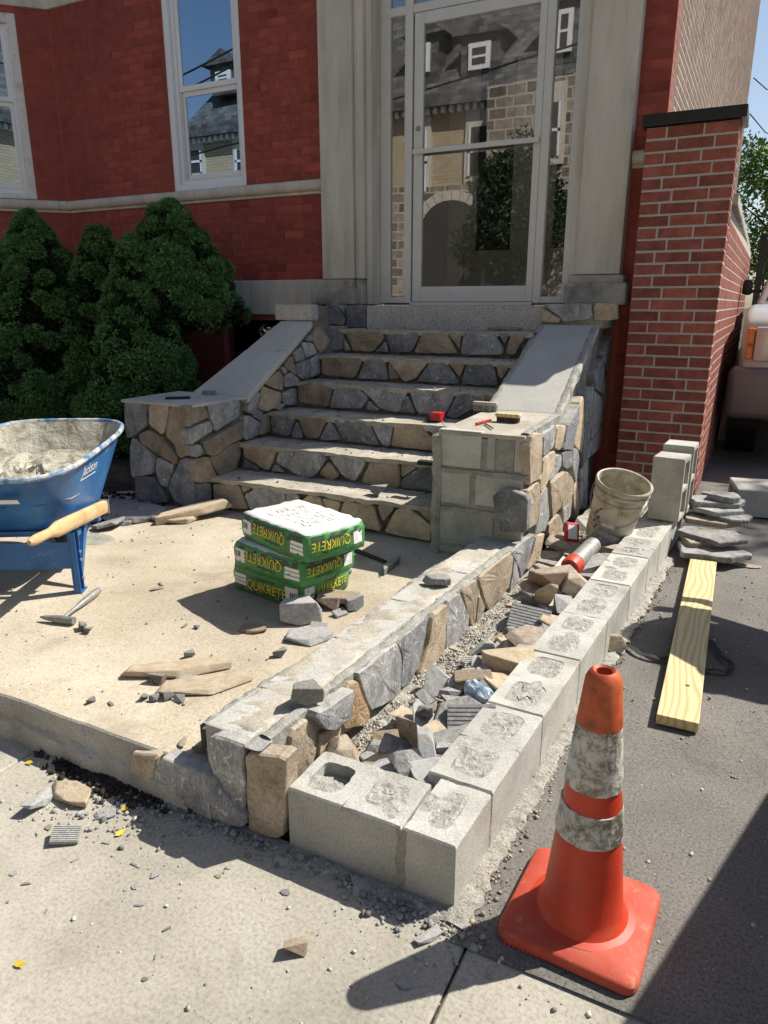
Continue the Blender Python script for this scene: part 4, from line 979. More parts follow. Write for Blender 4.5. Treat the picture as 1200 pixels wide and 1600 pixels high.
stones(ZH, [('t', [(606,402),(700,322),(760,380),(772,480),(760,570),(700,680),(616,740)])], PW, nw, rw, .05, .012, .284)
stones(ZG, [('t', [(220,1000),(360,906),(350,1050),(242,1154),(216,1130)]), ('o', [(396,652),(460,647),(545,870),(520,925),(386,960),(352,890)]),
  ('g', [(462,612),(495,572),(714,397),(745,500),(735,745),(562,838),(537,820)]), ('g', [(722,387),(910,257),(890,400),(812,660),(741,708),(756,520)]),
  ('t', [(935,167),(1020,152),(1024,250),(1000,530),(890,620),(842,624),(902,440)]), ('g', [(1024,142),(1105,92),(1165,260),(1156,380),(1012,523)])], PW, nw, rw, .05, .006, .284)
stones(ZG, [('g', [(150,850),(410,687),(376,880),(262,954),(216,940)])], PW, nw, rw, .07, .035)
stones(ZI, [('t', [(440,880),(560,772),(580,870),(546,1188),(520,1198)]), ('t', [(586,912),(640,1030),(620,1080),(566,1188),(561,1080)]), ('t', [(576,782),(850,512),(890,542),(856,740),(820,880),(672,1058),(642,1000)]),
  ('g', [(890,602),(930,780),(862,928),(842,910),(870,720)]), ('g', [(852,482),(1060,362),(1050,470),(942,798),(926,700)]), ('t', [(1071,412),(1145,402),(1090,640),(986,718),(1041,560)])], PW, nw, rw, .05, .006, .284)
PF = (0, 1.352, 0)
stones(ZH, [('g', [(116,302),(318,400),(330,530),(334,914),(300,908),(200,800),(140,690),(111,560)]), ('g', [(330,402),(450,431),(361,504),(331,490)]),
  ('t', [(342,542),(540,431),(585,412),(599,560),(594,900),(566,1088),(361,1040),(346,800)])], PF, fr, rw, .05, .01, .282)
stones((0, 1160, 2.5), [('g', [(626,52),(735,92),(838,132),(905,240),(962,282),(966,330),(880,318),(597,204),(607,112)]), ('t', [(506,34),(610,47),(619,62),(586,198),(546,194),(521,130)])], (0, 1.338, 0), fr, rw, .05, .004)
# pile of wet mortar on the wall's end
rk = put_rock((0, 0, 0), .10, 'chunk', 'mortar_wet', 2, (0.1, .2, .5), 'lump of wet grey mortar left on the end of the low stone wall', None, 'mortar_lump'); rk['category'] = 'mortar'
p = at_z(483, 1098, WT); rk.location = (p.x, p.y, WT); seat(rk, WT+.001)
b = MB(); q = [at_z(x, y, WT+.008) for x, y in ((360,1110),(430,1075),(470,1085),(465,1125),(400,1132))]
pass

# =================================================================== CONCRETE BLOCK WALL
bw = empty('concrete_block_wall', (-.45, 2.8, 0), 'new low wall of grey concrete blocks along the driveway edge', 'wall')
BT = .188; BW = .192
def bxo(y): return -.494+.0585*(y-1.35)
def block_mesh(corners, z0, z1, cells, parent, name='block', filled=.005, seed=0, open_cells=()):
    """hollow block laid in the wall: corners = 4 plan points (ccw); cells follow corners[0]->corners[1]; each cell is filled unevenly"""
    rr = random.Random(seed*31+7); A, B, Cc, D = [Vector((p[0], p[1], 0)) for p in corners]
    v = []; f = []
    def XY(s, t): return A.lerp(B, s).lerp(D.lerp(Cc, s), t)
    def P(s, t, z): q = XY(s, t); v.append(Vector((q.x, q.y, z))); return len(v)-1
    L = (B-A).length; W_ = (D-A).length; fills = []; n = 6
    eL, eW = .004/L, .004/W_
    per = [(-1+2*k/n, -1) for k in range(n)]+[(1, -1+2*k/n) for k in range(n)]+[(1-2*k/n, 1) for k in range(n)]+[(-1, 1-2*k/n) for k in range(n)]
    N = len(per)
    for c in range(cells):
        s0, s1 = c/cells, (c+1)/cells; sm, sh = (s0+s1)/2, (s1-s0)/2
        hs, ht = sh-(.034/L if cells > 1 else .04/L), .5-.04/W_
        full = rr.random() < .5 and c not in open_cells
        dpt = .04 if c in open_cells else (-.0015 if full else rr.uniform(.001, .0045))
        out, inn, low, edge, base = [], [], [], [], []
        for (a, b_) in per:
            left = a == -1 and c == 0; right = a == 1 and c == cells-1; fr_ = b_ == -1; bk_ = b_ == 1
            s = sm+a*sh; t = .5+b_*.5; onb = left or right or fr_ or bk_
            chip = rr.uniform(0, .002)+(rr.uniform(.002, .008) if rr.random() < .12 and onb else 0)
            si = s+(eL if left else 0)-(eL if right else 0); ti = t+(eW if fr_ else 0)-(eW if bk_ else 0)
            out.append(P(si, ti, z1-chip*.5)); edge.append(P(s, t, z1-.005-chip) if onb else None); base.append(P(s, t, z0) if onb else None)
            r = (abs(a)**5+abs(b_)**5)**(-.2); j1, j2 = rr.uniform(-.0025, .0025)/L, rr.uniform(-.0025, .0025)/W_
            inn.append(P(sm+a*r*hs+j1, .5+b_*r*ht+j2, z1-rr.uniform(0, .0012))); low.append(P(sm+a*r*hs*.985+j1, .5+b_*r*ht*.985+j2, z1-max(dpt, .0008)))
        for k in range(N):
            k2 = (k+1) % N
            f.append((out[k], out[k2], inn[k2], inn[k])); f.append((inn[k], inn[k2], low[k2], low[k]))
            if edge[k] is not None and edge[k2] is not None and not (c < cells-1 and per[k][0] == 1 and per[k2][0] == 1) and not (c > 0 and per[k][0] == -1 and per[k2][0] == -1):
                f.append((edge[k], edge[k2], out[k2], out[k])); f.append((base[k], base[k2], edge[k2], edge[k]))
        fills.append(([v[q].copy() for q in low], dpt, full))
    o = mk(name, v, f, M['block'], parent); bm = bmesh.new(); bm.from_mesh(o.data); bmesh.ops.remove_doubles(bm, verts=bm.verts, dist=.0003)
    bmesh.ops.recalc_face_normals(bm, faces=bm.faces); bm.to_mesh(o.data); bm.free()
    for ring_, dpt, full in fills:
        c0 = sum(ring_, Vector())/len(ring_); K = 6; vv = []; ff = []
        for r_ in range(K):
            for q in ring_:
                g = .0 if r_ == 0 else 1.0
                vv.append(c0.lerp(q, (K-r_)/K)+Vector((rr.uniform(-.0015, .0015)*g, rr.uniform(-.0015, .0015)*g, (rr.uniform(-.0018, .0022)+(.001 if full else 0))*g)))
        vv.append(c0)
        for r_ in range(K-1):
            for k in range(N): ff.append((r_*N+k, r_*N+(k+1) % N, (r_+1)*N+(k+1) % N, (r_+1)*N+k))
        for k in range(N): ff.append(((K-1)*N+k, (K-1)*N+(k+1) % N, K*N))
        mk('core_fill', vv, ff, M['mortar_wet'] if dpt > .03 else M['crumble'], o)
    # thin smear of mortar across the top
    for q in range(rr.choice((1, 2, 2))):
        sx, tx = rr.uniform(.15, .85), rr.uniform(.25, .75); c0 = XY(sx, tx); k = 14; vv = [Vector((c0.x, c0.y, z1+.0035))]; ra, rb_ = rr.uniform(.03, .075), rr.uniform(.02, .05); ph = rr.uniform(0, 3)
        for i_ in range(k):
            a = 2*math.pi*i_/k; r = rr.uniform(.55, 1.15); s_, t_ = sx+math.cos(a+ph)*ra*r/L, tx+math.sin(a+ph)*rb_*r/W_
            q3 = XY(min(.98, max(.02, s_)), min(.97, max(.03, t_))); vv.append(Vector((q3.x, q3.y, z1-.0005)))
        mk('mortar_smear', vv, [(0, i_+1, (i_+1) % k+1) for i_ in range(k)], M['crumble'], o)
    return o
# front leg
y0 = 1.355
block_mesh([(-.985, y0), (-.6425, y0), (-.6425, y0+BW), (-.985, y0+BW)], 0, BT, 2, bw, seed=1, open_cells=(0,))
block_mesh([(-.640, y0), (bxo(y0), y0-.002), (bxo(1.582), 1.582), (bxo(1.582)-.15, 1.582)], 0, BT, 1, bw, seed=2)
jy = [1.587, 2.012, 2.437, 2.846, 3.277, 3.705, 4.03, 4.36]
for i, (a, c) in enumerate(zip(jy[:-1], jy[1:])):
    c2 = c-.0025; dz = .002*(i % 3)
    block_mesh([(bxo(a), a), (bxo(c2), c2), (bxo(c2)-BW, c2+.005), (bxo(a)-BW, a+.005)], -.01, BT+dz, 2 if i < 6 else 1, bw, seed=10+i)
# mortar smears on the vertical joints
def vsmear(A, along, out_, seed, w_=.012):
    rr = random.Random(seed); v = []; f = []; a = c = 1.0; A = Vector(A); al = Vector(along).normalized(); ou = Vector(out_).normalized()
    for k in range(13):
        z = .004+.0148*k; a = .5*a+.5*rr.uniform(.3, 1.8); c = .5*c+.5*rr.uniform(.3, 1.8)
        for t, o_ in ((-a*w_*.6, -.006), (-a*w_*.55, .0012), (0, .0022+.001*rr.random()), (c*w_*.55, .0012), (c*w_*.6, -.006)): v.append(A+al*t+ou*o_+Vector((0, 0, z)))
    for k in range(12):
        for q in range(4): f.append((k*5+q, k*5+q+1, k*5+6+q, k*5+5+q))
    o = mk('mortar_joint', v, f, M['mortar'], bw); bm = bmesh.new(); bm.from_mesh(o.data); bmesh.ops.recalc_face_normals(bm, faces=bm.faces); bm.to_mesh(o.data); bm.free()
for k, a in enumerate(jy[:-1]): vsmear((bxo(a)-.001, a-.003, 0), (.0585, 1, 0), (1, -.0585, 0), 70+k)
vsmear((-.6425, y0-.001, 0), (1, 0, 0), (0, -1, 0), 90, .02)

# =================================================================== TRENCH between the walls
def tz(x, y):
    t = (x-wxr(y))/max(.05, (bxo(y)-BW-wxr(y)))
    return .052+.048*min(1, max(0, t))+.012*math.sin(x*23+y*11)*math.sin(y*17) + .01*(y-1.5)
v = []; f = []; nx, ny = 26, 110; rnd = random.Random(6)
for j in range(ny+1):
    y = 1.52+3.9*j/ny
    for i in range(nx+1):
        x = wxr(y)-.05+(bxo(y)-BW+.03-wxr(y)+.05)*i/nx; x = min(x, bxo(y)-BW+.03)
        v.append((x, y, tz(x, y)+rnd.uniform(-.008, .008)))
for j in range(ny):
    for i in range(nx): a = j*(nx+1)+i; f.append((a, a+1, a+nx+2, a+nx+1))
tag(mk('trench_soil', v, f, M['trench']), kind='structure')

# =================================================================== TRAFFIC CONE
def cone_mats():
    m, nt, b = newmat('orange_cone_plastic'); v = coords(nt, False)
    n = noise(nt, v, 9, 8, .65); c = ramp(nt, n, [(.38,.030,.010), (.50,.040,.012), (.52,.062,.022)], [.3, .5, .75])
    n2 = noise(nt, v, 22, 6, .7, .5); k = ramp(nt, n2, [(0,)*3, (1,)*3], [.56, .72])
    c = mixc(nt, c, (.24, .12, .07), mathn(nt, 'MULTIPLY', k, .55))
    nt.links.new(c, b.inputs['Base Color']); b.inputs['Roughness'].default_value = .5; b.inputs['Subsurface Weight'].default_value = .0
    v3 = coords(nt, False, (9, 9, 60)); n3 = noise(nt, v3, 1.0, 5, .7); k3 = ramp(nt, n3, [(0,)*3, (1,)*3], [.62, .70]); c = mixc(nt, c, (.12, .05, .03), mathn(nt, 'MULTIPLY', k3, .5)); nt.links.new(c, b.inputs['Base Color'])
    bumped(nt, b, n2, .15, .003); M['cone'] = m
    m, nt, b = newmat('dusty_orange_base'); v = coords(nt, False)
    n = noise(nt, v, 7, 8, .65); c = ramp(nt, n, [(.38,.045,.022), (.45,.065,.034), (.46,.12,.07)], [.3, .52, .75])
    n2 = noise(nt, v, 30, 6, .7, .5); k = ramp(nt, n2, [(0,)*3, (1,)*3], [.56, .74]); c = mixc(nt, c, (.45, .3, .2), mathn(nt, 'MULTIPLY', k, .5))
    nt.links.new(c, b.inputs['Base Color']); b.inputs['Roughness'].default_value = .75; bumped(nt, b, n2, .3, .003); M['cone_base'] = m
    m, nt, b = newmat('grimy_reflective_sleeve'); v = coords(nt, False)
    n = noise(nt, v, 13, 10, .8, .3); c = ramp(nt, n, [(.06,.052,.038), (.20,.18,.135), (.48,.465,.42), (.62,.61,.585)], [.38, .46, .54, .66])
    nt.links.new(c, b.inputs['Base Color']); b.inputs['Roughness'].default_value = .55
    vo = nt.nodes.new('ShaderNodeTexVoronoi'); vo.inputs['Scale'].default_value = 160; nt.links.new(v, vo.inputs['Vector']); bumped(nt, b, vo.outputs[0], .25, .002); M['sleeve'] = m
    m, nt, b = newmat('brown_stained_cone_tip'); v = coords(nt, False)
    n = noise(nt, v, 26, 7, .7); c = ramp(nt, n, [(.2,.06,.02), (.45,.08,.02), (.55,.12,.04)], [.35, .5, .7])
    nt.links.new(c, b.inputs['Base Color']); b.inputs['Roughness'].default_value = .55; M['cone_tip'] = m
cone_mats()
cc = Vector((-.206, 1.464, .0))
cone = empty('traffic_cone', cc, 'weathered orange traffic cone with two grimy reflective collars', 'traffic cone')
hw = .162; cr = .035; n = 6; out = []
for (sx, sy, a0) in ((1, -1, -90), (1, 1, 0), (-1, 1, 90), (-1, -1, 180)):
    for k in range(n+1): a = R(a0+90*k/n); out.append((sx*(hw-cr)+cr*math.cos(a), sy*(hw-cr)+cr*math.sin(a)))
b = MB()
def cl(z, s): return [tuple(cc+Vector((x*s, y*s, z))) for x, y in out]
N = len(out); b.add(cl(.012, 1.0)+cl(.03, 1.0)+cl(.038, .955)+cl(.042, .62), [tuple(reversed(range(N)))]+[(k*N+i, k*N+(i+1) % N, (k+1)*N+(i+1) % N, (k+1)*N+i) for k in range(3) for i in range(N)]+[tuple(range(3*N, 4*N))])
bs = b.build('base', M['cone_base'], cone, smooth=True, ang=50)
bs.data.transform(Matrix.Rotation(R(-3), 4, 'Z'))
b = MB()
for i in range(28):
    t = -hw+.02+i*(2*hw-.04)/27
    for (x0, y0) in ((t, -hw+.006), (t, hw-.014), (-hw+.006, t), (hw-.014, t)): b.box(cc.x+x0-.0035, cc.x+x0+.0035, cc.y+y0, cc.y+y0+.008, .0, .013)
tag(b.build('foot_ribs', M['cone_base'], cone), kind='stuff')
H = .682
def cr_(z): return .097-(.097-.0345)*(z-.042)/(H-.042)
prof = [(.125, .0415), (.108, .046), (.100, .058), (cr_(.075), .075)]+[(cr_(z), z) for z in (.2, .35, .5, .58)]
b = MB(); b.lathe([(r, z) for r, z in prof]+[(cr_(.592), .592)], 40, None, (cc.x, cc.y)); b.build('body', M['cone'], cone, smooth=True)
b = MB(); b.lathe([(cr_(.555)+.004, .555), (cr_(.663)+.003, .663), (.032, .678), (.024, .684), (.018, .680), (.017, .58)], 32, None, (cc.x, cc.y)); b.build('tip', M['cone_tip'], cone, smooth=True)
for z0, z1 in ((.402, .558), (.270, .351)):
    b = MB(); rr = random.Random(int(z0*100)); n = 40; vv = []; ff = []
    for z, dr, jt in ((z0, .001, 1), (z0+.002, .0035, 1), ((z0+z1)/2, .0035, 0), (z1-.002, .0035, 1), (z1, .001, 1)):
        for k in range(n):
            a = 2*math.pi*k/n; zz = z+(rr.uniform(-.002, .002) if jt else 0); vv.append((cc.x+(cr_(z)+dr)*math.cos(a), cc.y+(cr_(z)+dr)*math.sin(a), zz))
    for q in range(4):
        for k in range(n): ff.append((q*n+k, q*n+(k+1) % n, (q+1)*n+(k+1) % n, (q+1)*n+k))
    b.add(vv, ff); b.build('reflective_collar', M['sleeve'], cone, smooth=True)

# =================================================================== CEMENT BAGS
def bag_mats():
    m, nt, b = newmat('green_bag_paper'); v = coords(nt, True)
    n = noise(nt, v, 5, 6, .6); c = ramp(nt, n, [(.04,.16,.045), (.055,.235,.065), (.09,.29,.095)], [.3, .5, .72])
    nt.links.new(c, b.inputs['Base Color']); b.inputs['Roughness'].default_value = .5
    n2 = noise(nt, v, 16, 4, .55, .8); bumped(nt, b, n2, .5, .012); M['bag_green'] = m
    m, nt, b = newmat('white_bag_paper'); v = coords(nt, True)
    n = noise(nt, v, 8, 6, .6); c = ramp(nt, n, [(.5,.49,.45), (.66,.65,.61), (.72,.71,.68)], [.3, .5, .72])
    nt.links.new(c, b.inputs['Base Color']); b.inputs['Roughness'].default_value = .6
    n2 = noise(nt, v, 12, 4, .55, .8); bumped(nt, b, n2, .45, .012); M['bag_white'] = m
bag_mats()
M['bag_band'] = plain('dark_bag_band', (.05,.07,.05), .5, var=.2, bump=0)
M['bag_print'] = plain('grey_green_print', (.42,.45,.38), .6, var=.2, scale=60, bump=0)
def bag(loc, rz, L, W_, Hh, flip, label, seed):
    """plump paper sack; x = long label side towards -y"""
    root = empty('cement_bag', loc, label, 'cement bag', rot=(0, 0, rz))
    rr = random.Random(seed); nx, ny, nz = 14, 12, 6; v = []; idx = {}; f = []
    def pt(i, j, k):
        key = (i, j, k)
        if key in idx: return idx[key]
        x, y, z = i/nx*2-1, j/ny*2-1, k/nz*2-1
        # rounded brick
        e = .22
        px = x*(1-.035*abs(z)**4-.02*y*y) ; py = y*(1-.035*abs(z)**4-.02*x*x)
        cz = z*(1-.07*max(abs(x), abs(y))**8)+.03*(1 if z > 0 else 0)*abs(z)*(1-x*x)*(1-y*y)
        cxy = 1-.035*(abs(x*y)**4)
        p = Vector((px*L/2*cxy, py*W_/2*cxy, Hh/2+cz*Hh/2))
        p += Vector((rr.uniform(-1, 1), rr.uniform(-1, 1), rr.uniform(-1, 1) if k > 0 else 0))*.0035
        if k == 0: p.z = max(p.z, 0.001)
        idx[key] = len(v); v.append(p); return idx[key]
    top = []
    for i in range(nx):
        for j in range(ny):
            f.append((pt(i, j, nz), pt(i+1, j, nz), pt(i+1, j+1, nz), pt(i, j+1, nz))); top.append(len(f)-1)
            f.append((pt(i, j, 0), pt(i, j+1, 0), pt(i+1, j+1, 0), pt(i+1, j, 0)))
    for i in range(nx):
        for k in range(nz):
            f.append((pt(i, 0, k), pt(i+1, 0, k), pt(i+1, 0, k+1), pt(i, 0, k+1))); f.append((pt(i+1, ny, k), pt(i, ny, k), pt(i, ny, k+1), pt(i+1, ny, k+1)))
    for j in range(ny):
        for k in range(nz):
            f.append((pt(0, j+1, k), pt(0, j, k), pt(0, j, k+1), pt(0, j+1, k+1))); f.append((pt(nx, j, k), pt(nx, j+1, k), pt(nx, j+1, k+1), pt(nx, j, k+1)))
    o = mk('sack', v, f, M['bag_green'], root, True, local=True); o.data.materials.append(M['bag_white'])
    for t in top: o.data.polygons[t].material_index = 1
    fy = -W_/2*.975-.006; rx_ = L/2*.975+.006; zc = Hh*.5; s = -1 if flip else 1
    up = (0, 0, s)
    # dark band, lettering, panels on the long side and on the end
    dy, dxn = (0, 1, 0), (-1, 0, 0); F0 = lambda x, z: (x, fy-.05, z); F1 = lambda y, z: (rx_+.05, y, z)
    bandz = Hh*(.74 if flip else .26)
    drape(decal_rect('band', F0(0, zc+s*Hh*-.26), (s, 0, 0), up, L*.86, .030, M['bag_band'], root, 14, 2), o, dy, .0008)
    drape(decal_rect('band', F1(0, zc+s*Hh*-.26), (0, s, 0), up, W_*.8, .030, M['bag_band'], root, 12, 2), o, dxn, .0008)
    drape(text_mesh('QUIKRETE', .066, M['lettering_yellow'], root, F0(L*(.02*s), zc-s*Hh*.10), (s, 0, 0), up, shear=.15, sx=.82), o, dy, .003)
    drape(text_mesh('CONCRETE MIX', .017, M['lettering_black'], root, F0(L*.02, zc+s*Hh*.18), (s, 0, 0), up), o, dy, .002)
    xq = L*.37*s
    drape(decal_rect('panel', F0(xq, zc), (s, 0, 0), up, .072, .062, M['lettering_white'], root), o, dy, .0016)
    drape(text_mesh('80', .04, M['lettering_black'], root, F0(xq+.012*s, zc-s*.008), (s, 0, 0), up), o, dy, .003)
    xq = -L*.36*s
    for q in range(3): drape(decal_rect('panel', F0(xq, zc+(q-1)*.019-.004), (s, 0, 0), up, .085, .015, M['lettering_white'], root), o, dy, .0016)
    drape(text_mesh('QUIKRETE', .056, M['lettering_yellow'], root, F1(W_*.1*s, zc-s*Hh*.05), (0, s, 0), up, shear=.15, sx=.8), o, dxn, .003)
    drape(text_mesh('CONCRETE MIX', .015, M['lettering_black'], root, F1(W_*.1*s, zc+s*Hh*.2), (0, s, 0), up), o, dxn, .002)
    drape(decal_rect('panel', F1(-W_*.33*s, zc), (0, s, 0), up, .055, .055, M['lettering_white'], root), o, dxn, .0016)
    # instructions printed on the upper face
    b = MB(); rr = random.Random(seed+3)
    for q in range(12):
        yy = W_*(-.3+q*.052); x0 = -L*.3+rr.uniform(0, .01)
        while x0 < L*.3:
            l = rr.uniform(.02, .09)
            if rr.random() < .75: b.box(x0, min(x0+l, L*.31), yy, yy+.005, Hh+.05, Hh+.0505)
            x0 += l+.012
    pr = b.build('print', M['bag_print'], root, local=True); pr['kind'] = 'stuff'; drape(pr, o, (0, 0, -1), .001)
    return root
# stack of three: long side faces the street, short side the steps
a_ = math.atan2(-.09, .40)
bag((-1.825, 2.615, PZ+.001), R(-10), .455, .35, .136, False, 'green cement bag at the bottom of the stack of three', 1)
bag((-1.765, 2.555, PZ+.137), R(-13.5), .475, .345, .128, True, 'green cement bag in the middle of the stack of three', 2)
bag((-1.715, 2.555, PZ+.265), R(-20), .515, .34, .128, True, 'green cement bag on top of the stack with printed white upper face', 3)

# =================================================================== WHEELBARROW
def wb_mat():
    m, nt, b = newmat('scuffed_blue_steel'); v = coords(nt, False)
    n = noise(nt, v, 5, 7, .65); c = ramp(nt, n, [(.015,.08,.22), (.022,.125,.34), (.05,.19,.42)], [.3, .5, .74])
    n2 = noise(nt, v, 13, 9, .75, .7); k = ramp(nt, n2, [(0,)*3, (1,)*3], [.59, .72]); c = mixc(nt, c, (.42, .41, .37), mathn(nt, 'MULTIPLY', k, .6))
    nt.links.new(c, b.inputs['Base Color']); b.inputs['Roughness'].default_value = .38; bumped(nt, b, n2, .12, .003); M['blue'] = m
    m, nt, b = newmat('mortar_crusted_steel'); v = coords(nt, False)
    n = noise(nt, v, 12, 9, .7, .4); c = ramp(nt, n, [(.1,.085,.055), (.3,.275,.205), (.44,.415,.34), (.52,.5,.44)], [.3, .42, .55, .75])
    nt.links.new(c, b.inputs['Base Color']); b.inputs['Roughness'].default_value = .9; bumped(nt, b, n, 1.0, .03); M['crust'] = m
    m, nt, b = newmat('mortar_smeared_rim'); v = coords(nt, False)
    n = noise(nt, v, 16, 8, .7); c = ramp(nt, n, [(.03,.14,.33), (.25,.31,.36), (.5,.48,.42)], [.4, .5, .58])
    nt.links.new(c, b.inputs['Base Color']); b.inputs['Roughness'].default_value = .6; bumped(nt, b, n, .3, .005); M['rim'] = m
wb_mat()
WO = Vector((-2.70, 2.12, PZ)); U = Vector((-.51, .86, 0)).normalized(); Vv = Vector((-.86, -.51, 0)).normalized()
wbr = empty('wheelbarrow', WO, 'blue steel wheelbarrow half full of grey mortar with wooden handles', 'wheelbarrow')
def L_(u, v, z): return WO + U*u + Vv*v + Vector((0, 0, z-PZ))
cv = .29
def outline(z):     # plan outline of the tray at height z (z = .44 bottom .. rim)
    t = (z-.44)/.32
    u0, u1 = .06-.24*t, .69+.27*t; hw_ = .25+.11*t
    pts = []; n = 44
    for k in range(n):
        a = 2*math.pi*k/n; c, s = math.cos(a), math.sin(a); p = 4.0
        r = (abs(c)**p+abs(s)**p)**(-1/p)
        pts.append(((u0+u1)/2+(u1-u0)/2*c*r, cv+hw_*s*r*(1.0+.06*c)))
    return pts
def ring(z, grow=0.0, tilt=True):
    o = []
    for (u, v_) in outline(z):
        du, dv = u-.43, v_-cv; l = math.hypot(du, dv); zz = z
        if tilt: zz += (.085*(u+.05)*(z-.44)/.32)
        o.append(L_(u+du/l*grow, v_+dv/l*grow, zz))
    return o
zs = [.44, .47, .53, .60, .67, .73]; b = MB(); n = 44
vv = [p for z in zs for p in ring(z)]
ff = [(k*n+i, k*n+(i+1) % n, (k+1)*n+(i+1) % n, (k+1)*n+i) for k in range(len(zs)-1) for i in range(n)]+[tuple(range(n))]
b.add(vv, ff); tray = b.build('tray', M['blue'], wbr, smooth=True)
b = MB(); vv = [p for z in zs for p in ring(z+.004, -.006)]; b.add(vv, ff); b.build('tray_lining', M['crust'], tray, smooth=True)
rp = ring(.735, .006); b = MB(); b.tube(rp+rp[:1], .013, 8, False); b.build('rim', M['rim'], tray, smooth=True)
# mortar load: heaped towards the wheel
rr = random.Random(2); vv = []; ff = []; K = 14; base = ring(.60, -.012)
for k in range(K):
    t = k/K
    for i, p in enumerate(base):
        c0 = L_(.43, cv, .60); q = p.lerp(c0, t); du = (q-WO).dot(U)
        vv.append((q.x, q.y, .585+.12*max(0, (du-.15))*.9*(1-.5*t)+.035*t+rr.uniform(-.012, .014)+.012*math.sin(q.x*31)*math.sin(q.y*27)))
vv.append((*L_(.43, cv, 0).xy, .65)); m_ = n
for k in range(K-1):
    for i in range(m_): ff.append((k*m_+i, k*m_+(i+1) % m_, (k+1)*m_+(i+1) % m_, (k+1)*m_+i))
for i in range(m_): ff.append(((K-1)*m_+i, (K-1)*m_+(i+1) % m_, K*m_))
mo = mk('mortar_load', vv, ff, M['crust'], None, origin=L_(.43, cv, .60)); tag(mo, 'heap of wet grey mortar in the blue wheelbarrow', 'mortar')
# wooden handles
def handle(v0, v1):
    b = MB(); A = L_(.50, v0, .425); B = L_(-.54, v1, .575); d = (B-A); ln = d.length; d.normalize(); sd = d.cross(Vector((0, 0, 1))).normalized(); upv = sd.cross(d)
    prof = [(0, .022, .033), (.60*ln, .022, .035), (.70*ln, .021, .034), (.76*ln, .017, .024), (.80*ln, .0165, .020), (.93*ln, .018, .021), (.97*ln, .017, .018), (ln, .008, .009)]
    n = 12; vv = []
    for (t, w_, h_) in prof:
        p = 6 if t < .6*ln else (3 if t < .73*ln else 2.2)
        for k in range(n):
            a = 2*math.pi*(k+.5)/n; c, s = math.cos(a), math.sin(a); r = (abs(c)**p+abs(s)**p)**(-1/p)
            vv.append(A+d*t+sd*(c*r*w_)+upv*(s*r*h_))
    ff = [(k*n+i, k*n+(i+1) % n, (k+1)*n+(i+1) % n, (k+1)*n+i) for k in range(len(prof)-1) for i in range(n)]+[tuple(range(n)), tuple((len(prof)-1)*n+i for i in range(n))]
    b.add(vv, ff); h = b.build('handle', M['wood_handle'], wbr, smooth=True, ang=50)
    b = MB(); Mx = Matrix((( *(-d), 0), (*sd, 0), (*upv, 0), (0, 0, 0, 1))).transposed(); Mx.translation = A
    b.box(-.004, .010, -.026, .026, -.038, .038, Mx); b.build('end_plate', M['dark_steel'], h)
    return h
handle(.0, -.055); handle(2*cv-.10, 2*cv-.03)
# legs, cross plate, risers, wheel
def leg(v_):
    b = MB()
    Mx = Matrix(((*U, 0), (*Vv, 0), (0, 0, 1, 0), (0, 0, 0, 1))).transposed(); Mx.translation = L_(0, v_, PZ)
    b.box(-.026, .026, -.004, .004, .0, .30, Mx); b.box(-.026, -.020, -.03, -.0045, .0, .30, Mx); b.box(.020, .026, -.03, -.0045, .0, .30, Mx); b.box(-.028, .05, -.034, .006, .0, .008, Mx)
    g = b.build('leg', M['blue'], wbr, bevel=.002)
    b = MB(); b.add([L_(.04, v_+.012, PZ+.004), L_(.07, v_+.012, PZ+.02), L_(.24, v_+.012, .44), L_(.19, v_+.012, .44), L_(.04, v_-.006, PZ+.004), L_(.07, v_-.006, PZ+.02), L_(.24, v_-.006, .44), L_(.19, v_-.006, .44)], [(0, 1, 2, 3), (7, 6, 5, 4), (0, 4, 5, 1), (1, 5, 6, 2), (2, 6, 7, 3), (3, 7, 4, 0)])
    b.build('brace', M['blue'], g)
    for z in (.31, .35, .22): b = MB(); b.lathe([(0, .012), (.007, .011), (.008, .004)], 10, Mx @ Matrix.Translation((0, -.031, z-PZ)) @ Matrix.Rotation(R(90), 4, 'X')); b.build('bolt', M['dark_steel'], g)
leg(0.0); leg(2*cv-.17)
b = MB(); Mx = Matrix(((*U, 0), (*Vv, 0), (0, 0, 1, 0), (0, 0, 0, 1))).transposed(); Mx.translation = L_(0, 0, PZ)
b.box(-.012, -.006, .005, 2*cv-.18, .12, .25, Mx); b.build('cross_plate', M['blue'], wbr, bevel=.002)
for u0_, z0_ in ((.05, .26), (.34, .24)): b = MB(); b.box(u0_, u0_+.04, -.02, 2*cv-.08, z0_, .285, Mx); b.build('riser_bar', M['blue'], wbr)
b = MB(); b.tube([L_(.30, .06, .30), L_(.55, .06, .44)], .012); b.build('tray_brace', M['blue'], wbr)
Mw = Matrix(((*U, 0), (0, 0, 1, 0), (*Vv, 0), (0, 0, 0, 1))).transposed(); Mw.translation = L_(.70, cv-.03, PZ+.19)
b = MB(); b.lathe([(.11, -.04), (.17, -.045), (.188, -.03), (.19, 0), (.188, .03), (.17, .045), (.11, .04)], 28, Mw); wh = b.build('wheel', M['black_rubber'], wbr, smooth=True)
b = MB(); b.lathe([(.0, -.05), (.03, -.05), (.035, -.025), (.11, -.03), (.11, .03), (.035, .025), (.03, .05), (0, .05)], 20, Mw); b.build('rim_disc', M['blue'], wh, smooth=True)
for pa_, pb_ in (((.46, .01, .41), (.70, .19, PZ+.19)), ((.46, 2*cv-.1, .41), (.70, cv+.05, PZ+.19))): b = MB(); b.tube([L_(*pa_), L_(*pb_)], .014); b.build('fork', M['blue'], wbr)
